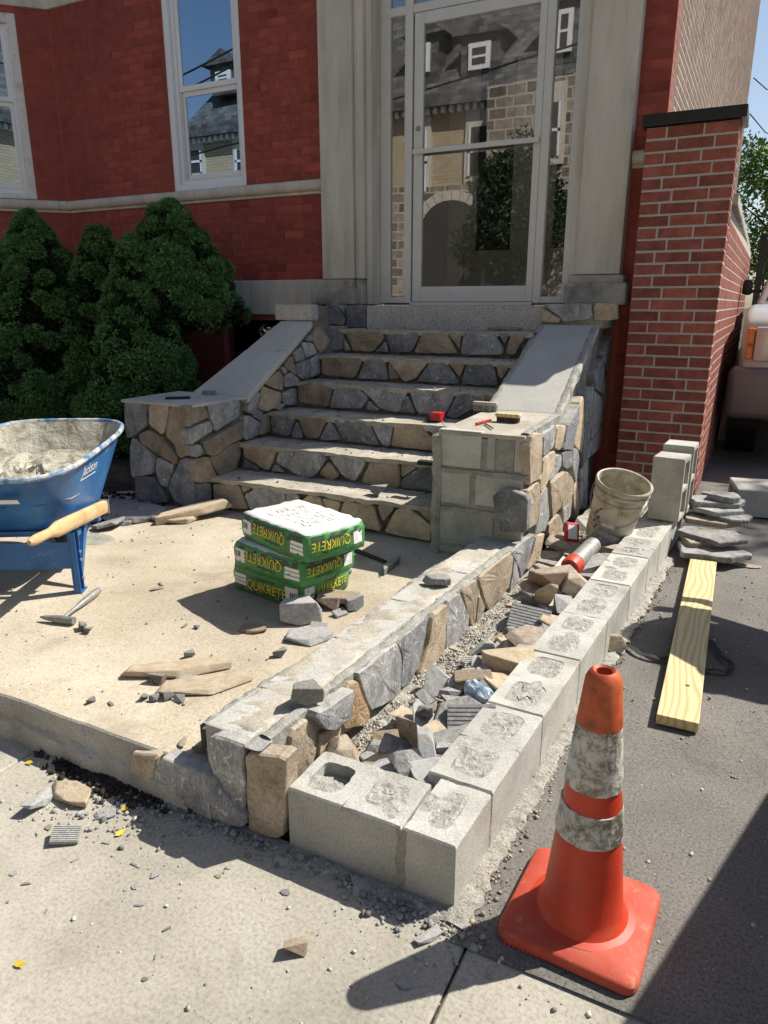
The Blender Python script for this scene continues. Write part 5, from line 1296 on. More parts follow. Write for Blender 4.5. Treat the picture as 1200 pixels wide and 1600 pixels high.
# brand lettering, sticker
ta = [ring(.66)[i] for i in range(n)]
tx = (U+Vector((0, 0, .10))).normalized(); ty = Vector((0, 0, 1))-tx*tx.z; ty.normalize()
tx2 = U.copy()
jt = text_mesh('Jackson', .07, M['lettering_white'], tray, L_(.27, -.5, .685), tx2, ty, shear=.2, sx=.9, local=False)
drape(jt, tray, Vv, .002)
ju = decal_rect('underline', L_(.27, -.5, .645)-ORG[tray], tx2, ty, .2, .006, M['lettering_white'], tray, 8, 1); drape(ju, tray, Vv, .0015)
rear = sorted(ta, key=lambda p: (p-L_(-.2, cv-.10, .66)).length)[0]
tn = (-U+Vector((0, 0, -.95))).normalized(); tx = -Vv; ty = tn.cross(tx)
q = rear+tn*.008+Vector((0, 0, -.03)); b = MB(); b.prism([q-tx*.045-ty*.016, q+tx*.045-ty*.016, q+tx*.045+ty*.016, q-tx*.045+ty*.016], tn*.001); b.build('sticker', M['pale_label'], tray)
b = MB(); p = at_z(65, 735, .70); b.tube([p+Vector((-.05, .06, -.10)), p, p+Vector((.03, -.03, .045))], .011, 8); o = b.build('steel_bar', M['dark_steel'], smooth=True, origin=p); tag(o, 'short dark steel bar sticking out of the wheelbarrow mortar', 'bar')

# =================================================================== BUCKET
def bucket_mat():
    m, nt, b = newmat('mortar_caked_bucket_plastic'); v = coords(nt, False)
    n = noise(nt, v, 9, 9, .7, .5); c = ramp(nt, n, [(.2,.17,.10), (.38,.345,.25), (.52,.49,.40), (.62,.61,.56)], [.3, .44, .55, .75])
    nt.links.new(c, b.inputs['Base Color']); b.inputs['Roughness'].default_value = .75; bumped(nt, b, n, .35, .006); M['bucket'] = m
bucket_mat()
bk0 = Vector((-.640, 4.13, .15))
bmx = Matrix.Translation(bk0) @ Euler((R(12), R(13), 0)).to_matrix().to_4x4()
bk = empty('plastic_bucket', bk0, 'mortar caked white plastic bucket leaning in the trench', 'bucket')
def rb(z): return .125+.022*z/.36
prof = [(0, .004), (rb(0), 0), (rb(.02), .02), (rb(.26), .26), (rb(.26)+.008, .262), (rb(.275)+.008, .272), (rb(.28), .276), (rb(.315), .315), (rb(.315)+.009, .317), (rb(.33)+.009, .328), (rb(.33)+.001, .332), (rb(.345), .345), (rb(.345)+.010, .347), (rb(.36)+.011, .362), (rb(.36)+.004, .368), (rb(.36)-.004, .364), (rb(.3)-.004, .30), (rb(.05)-.004, .05), (0, .03)]
b = MB(); b.lathe(prof, 44, bmx); shell = b.build('shell', M['bucket'], bk, smooth=True, ang=60)
b = MB(); pts = []
for k in range(17):
    a = math.pi*k/16; pts.append(bmx @ Vector((-.158*math.cos(a)*1.0, -.165*math.sin(a)*.82, .30-.17*math.sin(a))))
b.tube(pts, .0025, 6); b.build('bail_handle', M['dark_steel'], bk, smooth=True)
b = MB(); b.tube([pts[8]+(pts[7]-pts[8])*1.2, pts[8]+(pts[9]-pts[8])*1.2], .008, 8); b.build('grip', M['lettering_white'], bk)
b = MB()
for k in range(8):     # remains of dark printing
    a = R(-118-(k % 3)*5); z = .22-.018*k; q = bmx @ Vector((rb(z)*1.006*math.cos(a), rb(z)*1.006*math.sin(a), z)); b.box(q.x-.006, q.x+.006, q.y-.004, q.y+.004, q.z-.004, q.z+.004)
pk = b.build('print', M['lettering_black'], shell); pk['kind'] = 'stuff'
# =================================================================== MORTAR TUBE and trowel stick under the bucket
A = at_z(893, 885, .19); B_ = at_z(940, 838, .20)
d = (B_-A).normalized(); B_ = A+d*.36
b = MB(); b.tube([A, B_], .045, 20); tb = b.build('grout_tube', M['dark_steel'], smooth=True, origin=A+Vector((0, 0, -.045))); tag(tb, 'scuffed grey mortar tube with red open collar lying under the bucket', 'tube')
b = MB(); Mx = d.to_track_quat('Z', 'Y').to_matrix().to_4x4(); Mx.translation = A
b.lathe([(.028, .0), (.030, -.03), (.044, -.03), (.052, -.01), (.052, .05), (.046, .055)], 24, Mx); b.build('collar', M['cone'], tb, smooth=True)
b = MB(); Pst = [at_z(x, y, .155) for x, y in ((862, 890), (872, 898), (890, 875), (880, 868))]; b.prism(Pst, (0, 0, -.012)); tag(b.build('mixing_stick', M['limestone'], origin=Pst[0], bevel=.002), 'pale flat wooden stick poking from the mortar tube', 'stick')
b = MB(); p = at_z(893, 832, .17); Mx = Matrix.Translation(p) @ Euler((R(60), R(10), R(35))).to_matrix().to_4x4()
b.box(-.045, .045, -.06, .06, -.014, .014, Mx); tp = b.build('tape_measure', M['red_plastic'], bevel=.012, origin=p, seg=3); tag(tp, 'red tape measure case with white label against the stone wall', 'tape measure')
b = MB(); b.box(-.028, .028, -.042, .042, .0142, .0152, Mx); b.build('label_panel', M['lettering_white'], tp)
rk = put_rock(at_z(911, 812, .2), .09, 'chunk', 'lettering_white', 1, (.3, .2, .1), 'white plaster lump between the bucket and the stone wall', None, 'plaster_lump'); seat(rk, .13)

# =================================================================== LUMBER
def wood_mat():
    m, nt, b = newmat('yellow_pine'); v = coords(nt, False, (1.0, .22, 1.0))
    wv = nt.nodes.new('ShaderNodeTexWave'); wv.wave_type = 'BANDS'; wv.bands_direction = 'X'; wv.inputs['Scale'].default_value = 11; wv.inputs['Distortion'].default_value = 17; wv.inputs['Detail'].default_value = 1.5; wv.inputs['Detail Scale'].default_value = .62
    nt.links.new(v, wv.inputs[0])
    c = ramp(nt, wv.outputs['Fac'], [(.63,.525,.28), (.60,.49,.25), (.46,.36,.165)], [.15, .6, 1.0])
    v2 = coords(nt, False, (60, 2, 60)); n = noise(nt, v2, 3, 4, .6); c = mixc(nt, c, ramp(nt, n, [(.9,)*3, (1.06,)*3]), 1.0, 'MULTIPLY')
    nt.links.new(c, b.inputs['Base Color']); b.inputs['Roughness'].default_value = .6; bumped(nt, b, n, .1, .001); M['pine'] = m
wood_mat()
p0, p1, p2, p3 = at_z(1026, 1112, .052), at_z(1093, 1133, .052), at_z(1122, 876, .052), at_z(1076, 876, .052)
ax = ((p3+p2)/2-(p0+p1)/2); ln = ax.length; az_ = math.atan2(-ax.x, ax.y)
bo = empty('pine_board', ((p0+p1)/2).xy.to_3d()+Vector((0, 0, .008)), 'new yellow pine plank lying on the driveway under the flagstones', 'board', rot=(0, 0, az_))
b = MB(); b.box(-.0695, .0695, 0, ln+.25, .004, .042); b.build('plank', M['pine'], bo, bevel=.003, local=True)
b = MB(); b.lathe([(0, .0428), (.007, .0426), (.009, .042)], 10, Matrix.Translation((.015, .26, 0))); b.build('knot', M['bark'], bo, local=True)
# strap on the asphalt, passing under the board
def strap(pts, label, grp):
    P = [at_z(x, y, .012) for x, y in pts]; Q = []
    for i in range(len(P)-1):
        for k in range(6):
            t = k/6; a, bq, c, d2 = P[max(i-1, 0)], P[i], P[i+1], P[min(i+2, len(P)-1)]
            Q.append(.5*((2*bq)+(c-a)*t+(2*a-5*bq+4*c-d2)*t*t+(3*bq-a-3*c+d2)*t**3))
    Q.append(P[-1]); v = []; f = []
    for i, q in enumerate(Q):
        d2 = (Q[min(i+1, len(Q)-1)]-Q[max(i-1, 0)]); s = Vector((-d2.y, d2.x, 0)).normalized()*.011; z = .014+.006*abs(math.sin(i*.5))
        v += [(q.x-s.x, q.y-s.y, z), (q.x+s.x, q.y+s.y, z+.003), (q.x+s.x, q.y+s.y, z+.0005), (q.x-s.x, q.y-s.y, z-.002)]
    for i in range(len(Q)-1):
        for k in range(4): f.append((i*4+k, i*4+(k+1) % 4, i*4+4+(k+1) % 4, i*4+4+k))
    return tag(mk('tie_down_strap', v, f, M['black_rubber'], origin=(Q[0].x, Q[0].y, 0)), label, 'strap', grp)
strap([(966, 1022), (980, 1010), (1000, 1022), (1030, 1030), (1052, 1030)], 'black webbing strap curling out from the block wall to the pine plank', None)
strap([(1108, 1000), (1125, 1025), (1142, 1040), (1138, 1050), (1110, 1048), (1096, 1044)], 'black webbing strap looped on the asphalt past the pine plank', None)

# =================================================================== FLAGSTONE STACK
def flag(cx, cy, z, lx, ly, th, rz, seed, kind, label, tilt=(0, 0)):
    rr = random.Random(seed); k = rr.choice((5, 6, 6)); P = []
    for i in range(k):
        a = 2*math.pi*(i+rr.uniform(-.3, .3))/k; P.append(Vector((math.cos(a)*lx/2*rr.uniform(.9, 1.18), math.sin(a)*ly/2*rr.uniform(.85, 1.2), 0)))
    Mx = Matrix.Translation((cx, cy, z)) @ Euler((tilt[0], tilt[1], rz)).to_matrix().to_4x4()
    o = slab('flagstone', [Mx @ Vector((p.x, p.y, th)) for p in P], Mx.to_3x3() @ Vector((0, 0, 1)), th, M[SK[kind]], None, 0, seed, .05, .006, .003, origin=(cx, cy, z))
    return tag(o, label, 'flagstone', 'flagstones stacked on the plank')
fl = [(-.11, 4.36, .046, .44, .30, .032, .05, 1, 'g', 'long grey flagstone lying directly on the pine plank, lowest of the stack'),
      (-.15, 4.50, .080, .38, .30, .030, .3, 2, 'b', 'brownish flagstone second from the bottom of the stack'),
      (-.08, 4.49, .112, .40, .30, .026, -.2, 3, 'd', 'broad dark flagstone with a pointed end in the middle of the stack'),
      (-.13, 4.72, .142, .34, .26, .030, .1, 4, 'b', 'brown slate flagstone at the back of the stack'),
      (-.02, 4.74, .174, .30, .24, .022, .5, 5, 'd', 'dark thin flagstone overhanging the stack towards the truck'),
      (-.10, 4.80, .199, .32, .26, .026, -.3, 6, 'g', 'grey flagstone under the broad pale one near the top of the stack'),
      (-.10, 4.86, .228, .36, .26, .030, .2, 7, 'g', 'broad pale flagstone second from the top of the stack'),
      (-.07, 4.86, .261, .22, .18, .035, -.15, 8, 'g', 'small thick grey flagstone on top of the stack')]
for (x, y, z, a, c, t, r_, s, k, lb) in fl: flag(x, y, z, a, c, t, r_, s, k, lb)

# =================================================================== SPARE CONCRETE BLOCKS
def cmu(loc, rot, size, label, split=False):
    """a two-hole concrete block; long axis local x, holes run along local z"""
    L, W_, Hh = size; root = empty('concrete_block', loc, label, 'concrete block', 'spare concrete blocks' if 'spare' in label else None, rot)
    v = []; f = []
    def ringp(c0, c1, d0, d1, z): 
        r = len(v); v.extend([(c0, d0, z), (c1, d0, z), (c1, d1, z), (c0, d1, z)]); return r
    o_lo = ringp(-L/2, L/2, -W_/2, W_/2, 0); o_hi = ringp(-L/2, L/2, -W_/2, W_/2, Hh)
    wl = .032; hs = [(-L/2+wl, -wl/2), (wl/2, L/2-wl)]
    H_ = []
    for (a, c) in hs: H_.append((ringp(a, c, -W_/2+wl, W_/2-wl, 0), ringp(a, c, -W_/2+wl, W_/2-wl, Hh)))
    for k in range(4): f.append((o_lo+k, o_lo+(k+1) % 4, o_hi+(k+1) % 4, o_hi+k))
    for lo, hi in H_:
        for k in range(4): f.append((lo+(k+1) % 4, lo+k, hi+k, hi+(k+1) % 4))
    for oo, sel, flip in ((o_lo, 0, True), (o_hi, 1, False)):
        h1, h2 = H_[0][sel], H_[1][sel]
        q = [(oo, oo+1, h2+1, h2, h1+1, h1), (oo+1, oo+2, h2+2, h2+1), (oo+2, oo+3, h1+3, h1+2, h2+3, h2+2), (oo+3, oo, h1, h1+3), (h1+1, h2, h2+3, h1+2)]
        for p in q: f.append(tuple(reversed(p)) if flip else p)
    o = mk('shell', v, f, M['block'], root, local=True)
    bm = bmesh.new(); bm.from_mesh(o.data); bmesh.ops.recalc_face_normals(bm, faces=bm.faces)
    bmesh.ops.bevel(bm, geom=[e for e in bm.edges if len(e.link_faces) == 2 and e.calc_face_angle(0) > R(50)], offset=.004, segments=2, affect='EDGES'); bm.to_mesh(o.data); bm.free()
    return root
# two stand on end on the block wall, one on another by the truck
e1 = (0, R(-90), 0)
block_mesh([(bxo(4.365), 4.365), (bxo(4.86), 4.86), (bxo(4.86)-BW, 4.865), (bxo(4.365)-BW, 4.37)], -.01, BT-.004, 2, bw, seed=40)
def upright(x, y, z, hgt, rz, label):
    root = cmu((x, y, z+hgt/2), (0, 0, 0), (hgt, .192, .18), label)
    root.rotation_euler = (Euler((0, 0, rz)).to_matrix() @ Euler((R(90), 0, 0)).to_matrix() @ Euler((0, 0, R(90))).to_matrix()).to_euler(); return root
upright(-.455, 4.545, BT+.004, .385, R(84), 'concrete block standing on end on the block wall beside the bucket')
upright(-.43, 4.76, BT+.004, .425, R(86), 'concrete block standing on end behind the other, against the brick pillar')
rb_ = cmu((-.02, 5.64, .104), (0, 0, 0), (.40, .19, .30), 'grey concrete block lying on its side on the asphalt near the truck'); rb_.rotation_euler = (Matrix.Rotation(R(10), 3, 'Z') @ Matrix(((0, 0, 1), (1, 0, 0), (0, 1, 0)))).to_euler()
b = MB(); b.box(-.235, .0, 5.83, 5.88, .004, .06); o = b.build('timber_offcut', M['limestone_base'], origin=(-.12, 5.85, 0), bevel=.004); tag(o, 'pale timber offcut lying behind the flagstone stack by the pillar', 'timber')

# =================================================================== SMALL TOOLS
def handtool(name, label, cat, loc): return empty(name, loc, label, cat)
p = at_z(90, 968, PZ); q = at_z(150, 928, PZ)
hm = handtool('mason_hammer', 'grey mason hammer lying on the patio near the wheelbarrow leg', 'hammer', (p.x, p.y, PZ))
A, B = at_z(63, 964, PZ+.02), at_z(116, 970, PZ+.02); b = MB(); dv = (B-A)
b.tube([A, A+dv*.15, A+dv*.45, A+dv*.6, A+dv*.9, B], [.004, .010, .016, .018, .016, .016], 8); b.build('head', M['dark_steel'], hm)
C1, C2 = A+dv*.62+Vector((0, 0, .0)), at_z(155, 922, PZ+.018); b = MB(); d = C2-C1
b.tube([C1, C1+d*.35, C1+d*.5, C1+d*.62, C1+d*.9, C2], [.008, .009, .014, .017, .018, .013], 10); b.build('handle', M['dark_steel'], hm, smooth=True)
# small mason's axe on the patio by the bags
hz = PZ+.012; A, B = at_z(553, 858, hz), at_z(603, 878, hz)
ax_ = handtool('chipping_hammer', 'dark chipping hammer on the patio behind the cement bags', 'hammer', (A.x, A.y, PZ))
b = MB(); b.tube([A, A.lerp(B, .5), B], [.012, .010, .009], 8); b.build('handle', M['black_plastic'], ax_, smooth=True)
b = MB(); P = [at_z(x, y, PZ+.035) for x, y in ((598, 882), (626, 864), (624, 872), (600, 890))]; b.prism(P, (0, 0, -.034)); b.build('head', M['stone_dark'], ax_, bevel=.004)
# phone and sharpening stone on the pier
def flatbox(name, px, py, z, sx, sy, sz, rz, mat, label, cat, bev=.004):
    c = at_z(px, py, z); b = MB(); Mx = Matrix.Translation((c.x, c.y, z)) @ Matrix.Rotation(rz, 4, 'Z'); b.box(-sx/2, sx/2, -sy/2, sy/2, .0005, sz, Mx)
    return tag(b.build(name, mat, bevel=bev, origin=(c.x, c.y, z)), label, cat)
ph = flatbox('phone', 278, 623, LT, .16, .078, .011, R(38), M['black_plastic'], 'black phone lying on top of the fieldstone pier', 'phone', .005)
flatbox('stone_offcut', 327, 617, LT, .085, .06, .03, R(20), M['stone_grey'], 'small grey stone offcut on top of the fieldstone pier', 'stone')
# things on the block cheek wall
bt = at_z(680, 659, SZ[2]); tb_ = empty('tool_battery', (bt.x, bt.y, SZ[2]), 'red and black tool battery at the end of a stone step', 'battery')
b = MB(); b.box(bt.x-.055, bt.x+.035, bt.y-.03, bt.y+.045, SZ[2]+.001, SZ[2]+.045); b.build('case', M['black_plastic'], tb_, bevel=.006)
b = MB(); b.box(bt.x-.02, bt.x+.05, bt.y-.034, bt.y+.05, SZ[2]+.012, SZ[2]+.062)
for k in range(4): b.box(bt.x-.012+.017*k, bt.x-.003+.017*k, bt.y-.037, bt.y-.0345, SZ[2]+.018, SZ[2]+.058)
b.build('shell', M['red_plastic'], tb_, bevel=.004)
c = at_z(758, 641, RTZ+.01); wbz = RTZ+.005
wbh = empty('masonry_brush', (c.x, c.y, wbz), 'grey bristled masonry brush on the cement top of the block wall', 'brush')
b = MB(); b.box(c.x-.075, c.x+.075, c.y-.02, c.y+.02, wbz+.035, wbz+.055); b.build('stock', M['limestone_base'], wbh, bevel=.004)
b = MB(); rr = random.Random(4)
for k in range(160):
    x, y = c.x+rr.uniform(-.07, .07), c.y+rr.uniform(-.017, .017); b.box(x-.002, x+.002, y-.002, y+.002, wbz+.001, wbz+.036)
tag(b.build('bristles', M['dark_steel'], wbh), kind='stuff')
c = at_z(794, 660, RTZ); sb = empty('scrub_brush', (c.x, c.y, RTZ), 'yellow wooden scrub brush on the cement top of the block wall', 'brush')
b = MB(); b.box(c.x-.07, c.x+.07, c.y-.025, c.y+.028, RTZ+.028, RTZ+.05); b.build('stock', M['pine'], sb, bevel=.008)
b = MB()
for i in range(9):
    for j in range(3): x, y = c.x-.056+.014*i, c.y-.016+.016*j; b.box(x-.004, x+.004, y-.004, y+.004, RTZ+.003, RTZ+.029)
tag(b.build('bristles', M['bark'], sb), kind='stuff')
A, B = at_z(744, 662, RTZ+.008), at_z(767, 656, RTZ+.008); b = MB(); b.tube([A, B], .007, 8); o = b.build('red_marker', M['red_plastic'], smooth=True, origin=A); tag(o, 'thin red marker lying on the cement top of the block wall', 'marker')
b = MB(); A2, B2 = at_z(757, 661, RTZ+.006), at_z(770, 669, RTZ+.006); b.tube([A2, B2], .005, 6); o = b.build('masonry_nail', M['dark_steel'], origin=A2); tag(o, 'grey steel nail beside the red marker on the block wall', 'nail')
b = MB(); s0 = at_y(905, 504, SY[6]-.02); b.box(s0.x-.66, s0.x-.42, SY[6]-.09, SY[6]-.01, SZ[5]+.001, SZ[5]+.024); o = b.build('stone_strip', M['stone_brown'], origin=(s0.x-.54, SY[6]-.05, SZ[5]), bevel=.004); tag(o, 'thin brown stone strip on the top step under the granite slab', 'stone')
b = MB(); c = at_z(668, 728, SZ[1]); b.box(c.x-.06, c.x+.05, c.y-.02, c.y+.03, SZ[1]+.004, SZ[1]+.03); o = b.build('dark_block', M['black_rubber'], origin=c, bevel=.004); tag(o, 'small black block on a step beside the concrete blocks', 'block')

# =================================================================== BROKEN STONES
TL = {'p': 'pale tan', 'w': 'pale grey', 'g': 'grey', 'd': 'dark grey', 't': 'tan', 'b': 'brown', 'o': 'orange', 'r': 'reddish'}
KN = {'chunk': 'chunk', 'shard': 'long shard', 'plate': 'flat slab', 'ribbed': 'ribbed slab', 'wedge': 'wedge'}
def trench_rock(px, py, s, kind, mk_, rot, z=.12, sc=(1, 1, 1), lab=None):
    p = at_z(px, py, z); o = put_rock(p, s, kind, mk_, int(px*7+py), rot, lab or f'broken {TL[mk_]} stone {KN[kind]} in the rubble between the two low walls', 'rubble stones in the trench', sc=sc)
    seat(o, max(.03, tz(p.x, p.y)-.016)); return o
for a in [(757,1036,.15,'ribbed','w',(.15,-.1,.35)), (792,1046,.19,'chunk','p',(.2,.1,.4)), (838,1008,.24,'plate','r',(.15,.25,.5)), (793,1004,.15,'plate','w',(.1,.1,.2)), (829,1038,.12,'plate','g',(.3,.3,1)),
          (846,955,.22,'shard','p',(.3,1.0,2.2)), (824,952,.18,'shard','d',(.5,.9,1.9)), (826,972,.17,'ribbed','w',(.7,.1,.1)), (872,978,.17,'plate','p',(.1,.2,.2)), (866,921,.22,'chunk','r',(.1,.1,.6)),
          (842,915,.19,'plate','t',(.2,.2,.3)), (906,927,.18,'chunk','t',(.1,.0,.3)), (905,895,.30,'shard','w',(.1,-.25,.75)), (862,893,.2,'shard','t',(.1,.2,-.5)), (868,950,.2,'plate','w',(.2,.3,.9)), (884,958,.13,'chunk','w',(.2,.4,1.2)),
          (690,1168,.34,'shard','d',(.1,-.15,.6)), (728,1125,.2,'plate','d',(.4,.2,.4)), (737,1138,.16,'ribbed','w',(.8,-.1,.3)), (664,1130,.26,'shard','p',(.05,.05,-.15)), (692,1152,.17,'plate','p',(.2,.25,.8)),
          (641,1172,.2,'shard','b',(.4,1.25,1.7)), (663,1188,.2,'shard','w',(.4,.5,-.9)), (652,1215,.18,'wedge','g',(.5,.5,1.1)), (680,1230,.16,'plate','w',(.5,.4,.6)), (590,1198,.22,'wedge','p',(.3,-.3,.9)),
          (594,1166,.10,'chunk','g',(0,.2,.3)), (613,1160,.12,'chunk','o',(0,.2,.9)), (543,1178,.14,'chunk','t',(.2,.4,.6)), (610,1212,.15,'chunk','w',(.3,.1,.4)), (738,1072,.14,'chunk','o',(.3,.1,.4)), (742,1058,.11,'chunk','g',(.1,.1,.1)),
          (765,1062,.15,'plate','p',(.2,.1,.9)), (700,1108,.14,'shard','g',(.5,.4,2.0)), (790,1075,.17,'plate','p',(.1,.3,.3)), (715,1100,.15,'shard','d',(.6,.5,1.2)), (752,1110,.12,'plate','w',(.3,.1,.5)), (632,1180,.17,'shard','d',(1.0,.5,.6)),
          (870,875,.24,'shard','d',(.1,.1,.2)), (905,870,.2,'plate','d',(.1,.2,1.2)), (925,885,.2,'shard','b',(.1,.1,.3)), (890,905,.2,'plate','d',(.1,.1,.7)), (940,862,.18,'chunk','d',(.1,.4,.7)), (850,862,.18,'plate','t',(.2,.1,.4)), (955,870,.14,'chunk','t',(.2,.1,.4)),
          (915,908,.16,'plate','d',(.2,.2,1.5)), (935,905,.22,'shard','d',(.1,.1,.4)), (880,848,.2,'plate','t',(.3,.2,.2))]:
    trench_rock(*a)
rnd = random.Random(99)
for i in range(190):
    y = rnd.uniform(1.60, 4.3); t = rnd.uniform(.12, .95) if rnd.random() < .4 else rnd.uniform(.45, .97); x = wxr(y)+t*(bxo(y)-BW-wxr(y))
    s = rnd.uniform(.045, .125); kd = rnd.choice(['shard', 'shard', 'plate', 'plate', 'chunk', 'wedge']); s *= .6 if kd == 'chunk' else 1; mc = rnd.choice('wwwwgggdtpppbr'); o = put_rock((x, y, .1), s, kd, mc, i, (rnd.uniform(-.5, .5), rnd.uniform(-.5, .5), rnd.uniform(0, 6)), f'small {TL[mc]} stone {KN[kd]} strewn in the rubble between the two low walls', 'small chips in the trench')
    seat(o, tz(x, y)-.016+max(0, rnd.uniform(-.03, .035))*(t > .3))
# on the patio
def loose(px, py, z, s, kind, mk_, rot, label, sc=(1, 1, 1), grp=None):
    p = at_z(px, py, z+.02); o = put_rock(p, s, kind, mk_, int(px+py), rot, label, grp, sc=sc); seat(o, z+.001); return o
o = loose(275, 1042, PZ, .40, 'plate', 'p', (0, 0, .62), 'long flat tan stone slab on the patio beside a second slab', (.95, .36, .6))
o = loose(318, 1064, PZ, .36, 'plate', 'p', (0, 0, .75), 'flat pale tan stone slab with a dark broken edge on the patio', (.9, .5, .45))
loose(395, 978, PZ, .11, 'plate', 'o', (0, 0, .2), 'small orange tan stone plate on the patio in front of the cement bags')
loose(474, 963, PZ, .17, 'chunk', 'w', (0, 0, .3), 'rounded grey rock on the patio at the corner of the cement bags')
loose(482, 990, PZ, .19, 'plate', 'w', (.05, 0, .5), 'flat grey stone slab on the patio beside the low stone wall')
loose(530, 936, PZ, .20, 'ribbed', 'p', (-.1, .12, .55), 'tan ribbed stone slab leaning against the lowest cement bag', (1, .9, .7))
loose(512, 946, PZ, .10, 'chunk', 'b', (0, 0, .3), 'brown stone chunk under the ribbed tan slab')
loose(531, 955, PZ, .06, 'ribbed', 'w', (.3, 0, 1.2), 'tiny grey ribbed stone bit below the ribbed tan slab')
loose(553, 944, PZ, .10, 'chunk', 'd', (0, 0, 1), 'dark grey stone chunk between cement bag and low wall')
loose(498, 978, PZ, .07, 'ribbed', 'w', (.2, .1, .4), 'small ribbed grey stone bit near the rounded grey rock')
loose(437, 1018, PZ, .05, 'chunk', 'd', (0, 0, 1), 'small dark pebble alone on the patio')
for k, (x, y, s, kd, m_) in enumerate([(243,1060,.06,'chunk','b'), (292,1052,.09,'shard','g'), (262,1082,.05,'chunk','g'), (240,1087,.035,'chunk','g'), (225,1085,.03,'chunk','d'), (278,1088,.04,'chunk','g'), (143,1090,.03,'chunk','d'), (172,1092,.035,'shard','d'), (295,1018,.04,'chunk','d'), (126,977,.05,'chunk','d'), (138,982,.04,'chunk','d'), (288,972,.035,'shard','d'), (308,975,.025,'chunk','d'), (245,915,.06,'shard','b'), (250,908,.05,'shard','d'), (310,1168,.04,'chunk','b'), (285,1152,.06,'shard','t'), (545,890,.03,'chunk','d')]):
    loose(x, y, PZ, s, kd, m_, (0, 0, k*1.3), 'tiny stone chip scattered on the tan patio', grp='chips on the patio')
# by the pier
loose(305, 806, PZ, .46, 'plate', 'p', (0, -.12, .95), 'long pale tan stone slab lying across another by the fieldstone pier', (1, .32, .9))
loose(262, 808, PZ, .34, 'plate', 'p', (0, .0, .3), 'short tan stone slab beneath the long one by the fieldstone pier', (1, .6, .7))
for k, (x, y, s, m_) in enumerate([(200,795,.28,'d'), (215,808,.24,'d'), (235,800,.2,'g'), (178,800,.22,'g'), (190,785,.2,'d'), (170,820,.18,'d'), (225,790,.16,'d'), (185,812,.2,'g'), (160,800,.2,'d')]):
    loose(x, y, PZ, s, 'plate', m_, (.1*(k % 3), .08*(k % 2), k*.9), 'dark flat stone scrap in the shade between wheelbarrow and fieldstone pier', grp='scraps behind the wheelbarrow')
loose(120, 660, PZ+.05, .34, 'chunk', 'g', (0, 0, .4), 'pale grey boulder showing above the wheelbarrow rim under the bushes')
bp = at_z(150, 850, PZ+.004); b = MB(); b.lathe([(0, .004), (.13, .003), (.145, .0)], 24, Matrix.Translation((bp.x-.12, bp.y+.06, PZ)) @ Matrix.Diagonal((1.2, .7, 1, 1)).to_4x4()); tag(b.build('mortar_puddle', M['mortar'], smooth=True, origin=(bp.x-.12, bp.y+.06, PZ)), 'flat pale puddle of dried mortar on the patio behind the wheelbarrow leg', 'mortar')
b = MB(); A = at_z(172, 742, PZ+.03); B = at_z(212, 742, PZ+.03); b.prism([A, B, B+Vector((-.02, .06, 0)), A+Vector((-.02, .06, 0))], (0, 0, -.025)); tag(b.build('blue_batten', M['blue'], origin=A), 'blue painted batten on the ground between wheelbarrow and pier', 'batten')
# steps
loose(592, 768, SZ[0], .10, 'chunk', 'g', (0, 0, .3), 'grey stone lump on the lowest step'); loose(575, 765, SZ[0], .05, 'chunk', 'mortar', (0, 0, 1), 'pale mortar crumb beside the grey lump on the lowest step') if False else None
loose(400, 731, SZ[0], .05, 'plate', 'd', (0, 0, .3), 'small dark slate bit at the back of the lowest step')
loose(494, 592, SZ[3], .14, 'shard', 'g', (0, 0, .2), 'grey stone sliver on a step against the fieldstone cheek wall', (1, .6, .6)); loose(438, 637, SZ[2], .08, 'chunk', 'g', (0, 0, .6), 'grey stone bit on a step in the corner of the fieldstone wall')
loose(684, 905, WT+.004, .12, 'plate', 'g', (0, 0, .2), 'thick grey stone offcut on top of the low stone wall', (1, .8, 2.2))
# sidewalk
loose(63, 1247, 0, .13, 'shard', 'w', (.2, .3, 1.9), 'upright pale grey shard on the sidewalk beside a layered tan slab')
loose(112, 1237, 0, .17, 'plate', 'p', (.1, 0, -.1), 'layered tan slab on the sidewalk by the patio edge', (1, .6, 1.1))
loose(103, 1303, 0, .075, 'ribbed', 'w', (.25, .1, .6), 'pale grey ribbed stone alone on the sidewalk')
loose(165, 1264, 0, .065, 'plate', 'w', (0, 0, .4), 'thin pale grey chip on the sidewalk near the patio edge')
loose(462, 1481, 0, .055, 'chunk', 'p', (0, 0, .5), 'pale cream stone lump alone on the open sidewalk')
loose(670, 1455, 0, .075, 'shard', 'w', (0, .1, 1.15), 'grey slate shard on the sidewalk at the block wall corner')
for k, (x, y, s, m_) in enumerate([(212,1342,.05,'w'), (242,1358,.04,'w'), (165,1308,.035,'w'), (20,1355,.03,'w'), (40,1372,.035,'b'), (210,1376,.03,'w'), (218,1404,.045,'w'), (195,1380,.02,'w'), (260,1443,.03,'d'), (75,1285,.035,'b'), (116,1335,.03,'w'), (445,1386,.035,'d'), (352,1352,.03,'w'), (633,1527,.05,'w'), (200,1260,.03,'w'), (340,1360,.025,'t'), (70,1415,.02,'t'), (225,1520,.02,'d'), (240,1486,.02,'d')]):
    loose(x, y, 0, s*.7, 'plate' if k % 2 else 'shard', m_, (0, 0, k*1.7), 'tiny stone chip scattered on the pale sidewalk', grp='chips on the sidewalk')
loose(956, 1012, .004, .11, 'plate', 't', (1.3, .2, .6), 'pale stone piece leaning on the block wall at the asphalt edge')
for k, (x, y) in enumerate([(1010, 905), (985, 940), (975, 955), (1000, 915)]): loose(x, y, .004, .06, 'chunk', 'g', (0, 0, k), 'pale stone bit at the foot of the block wall on the asphalt', grp='bits along the block wall')
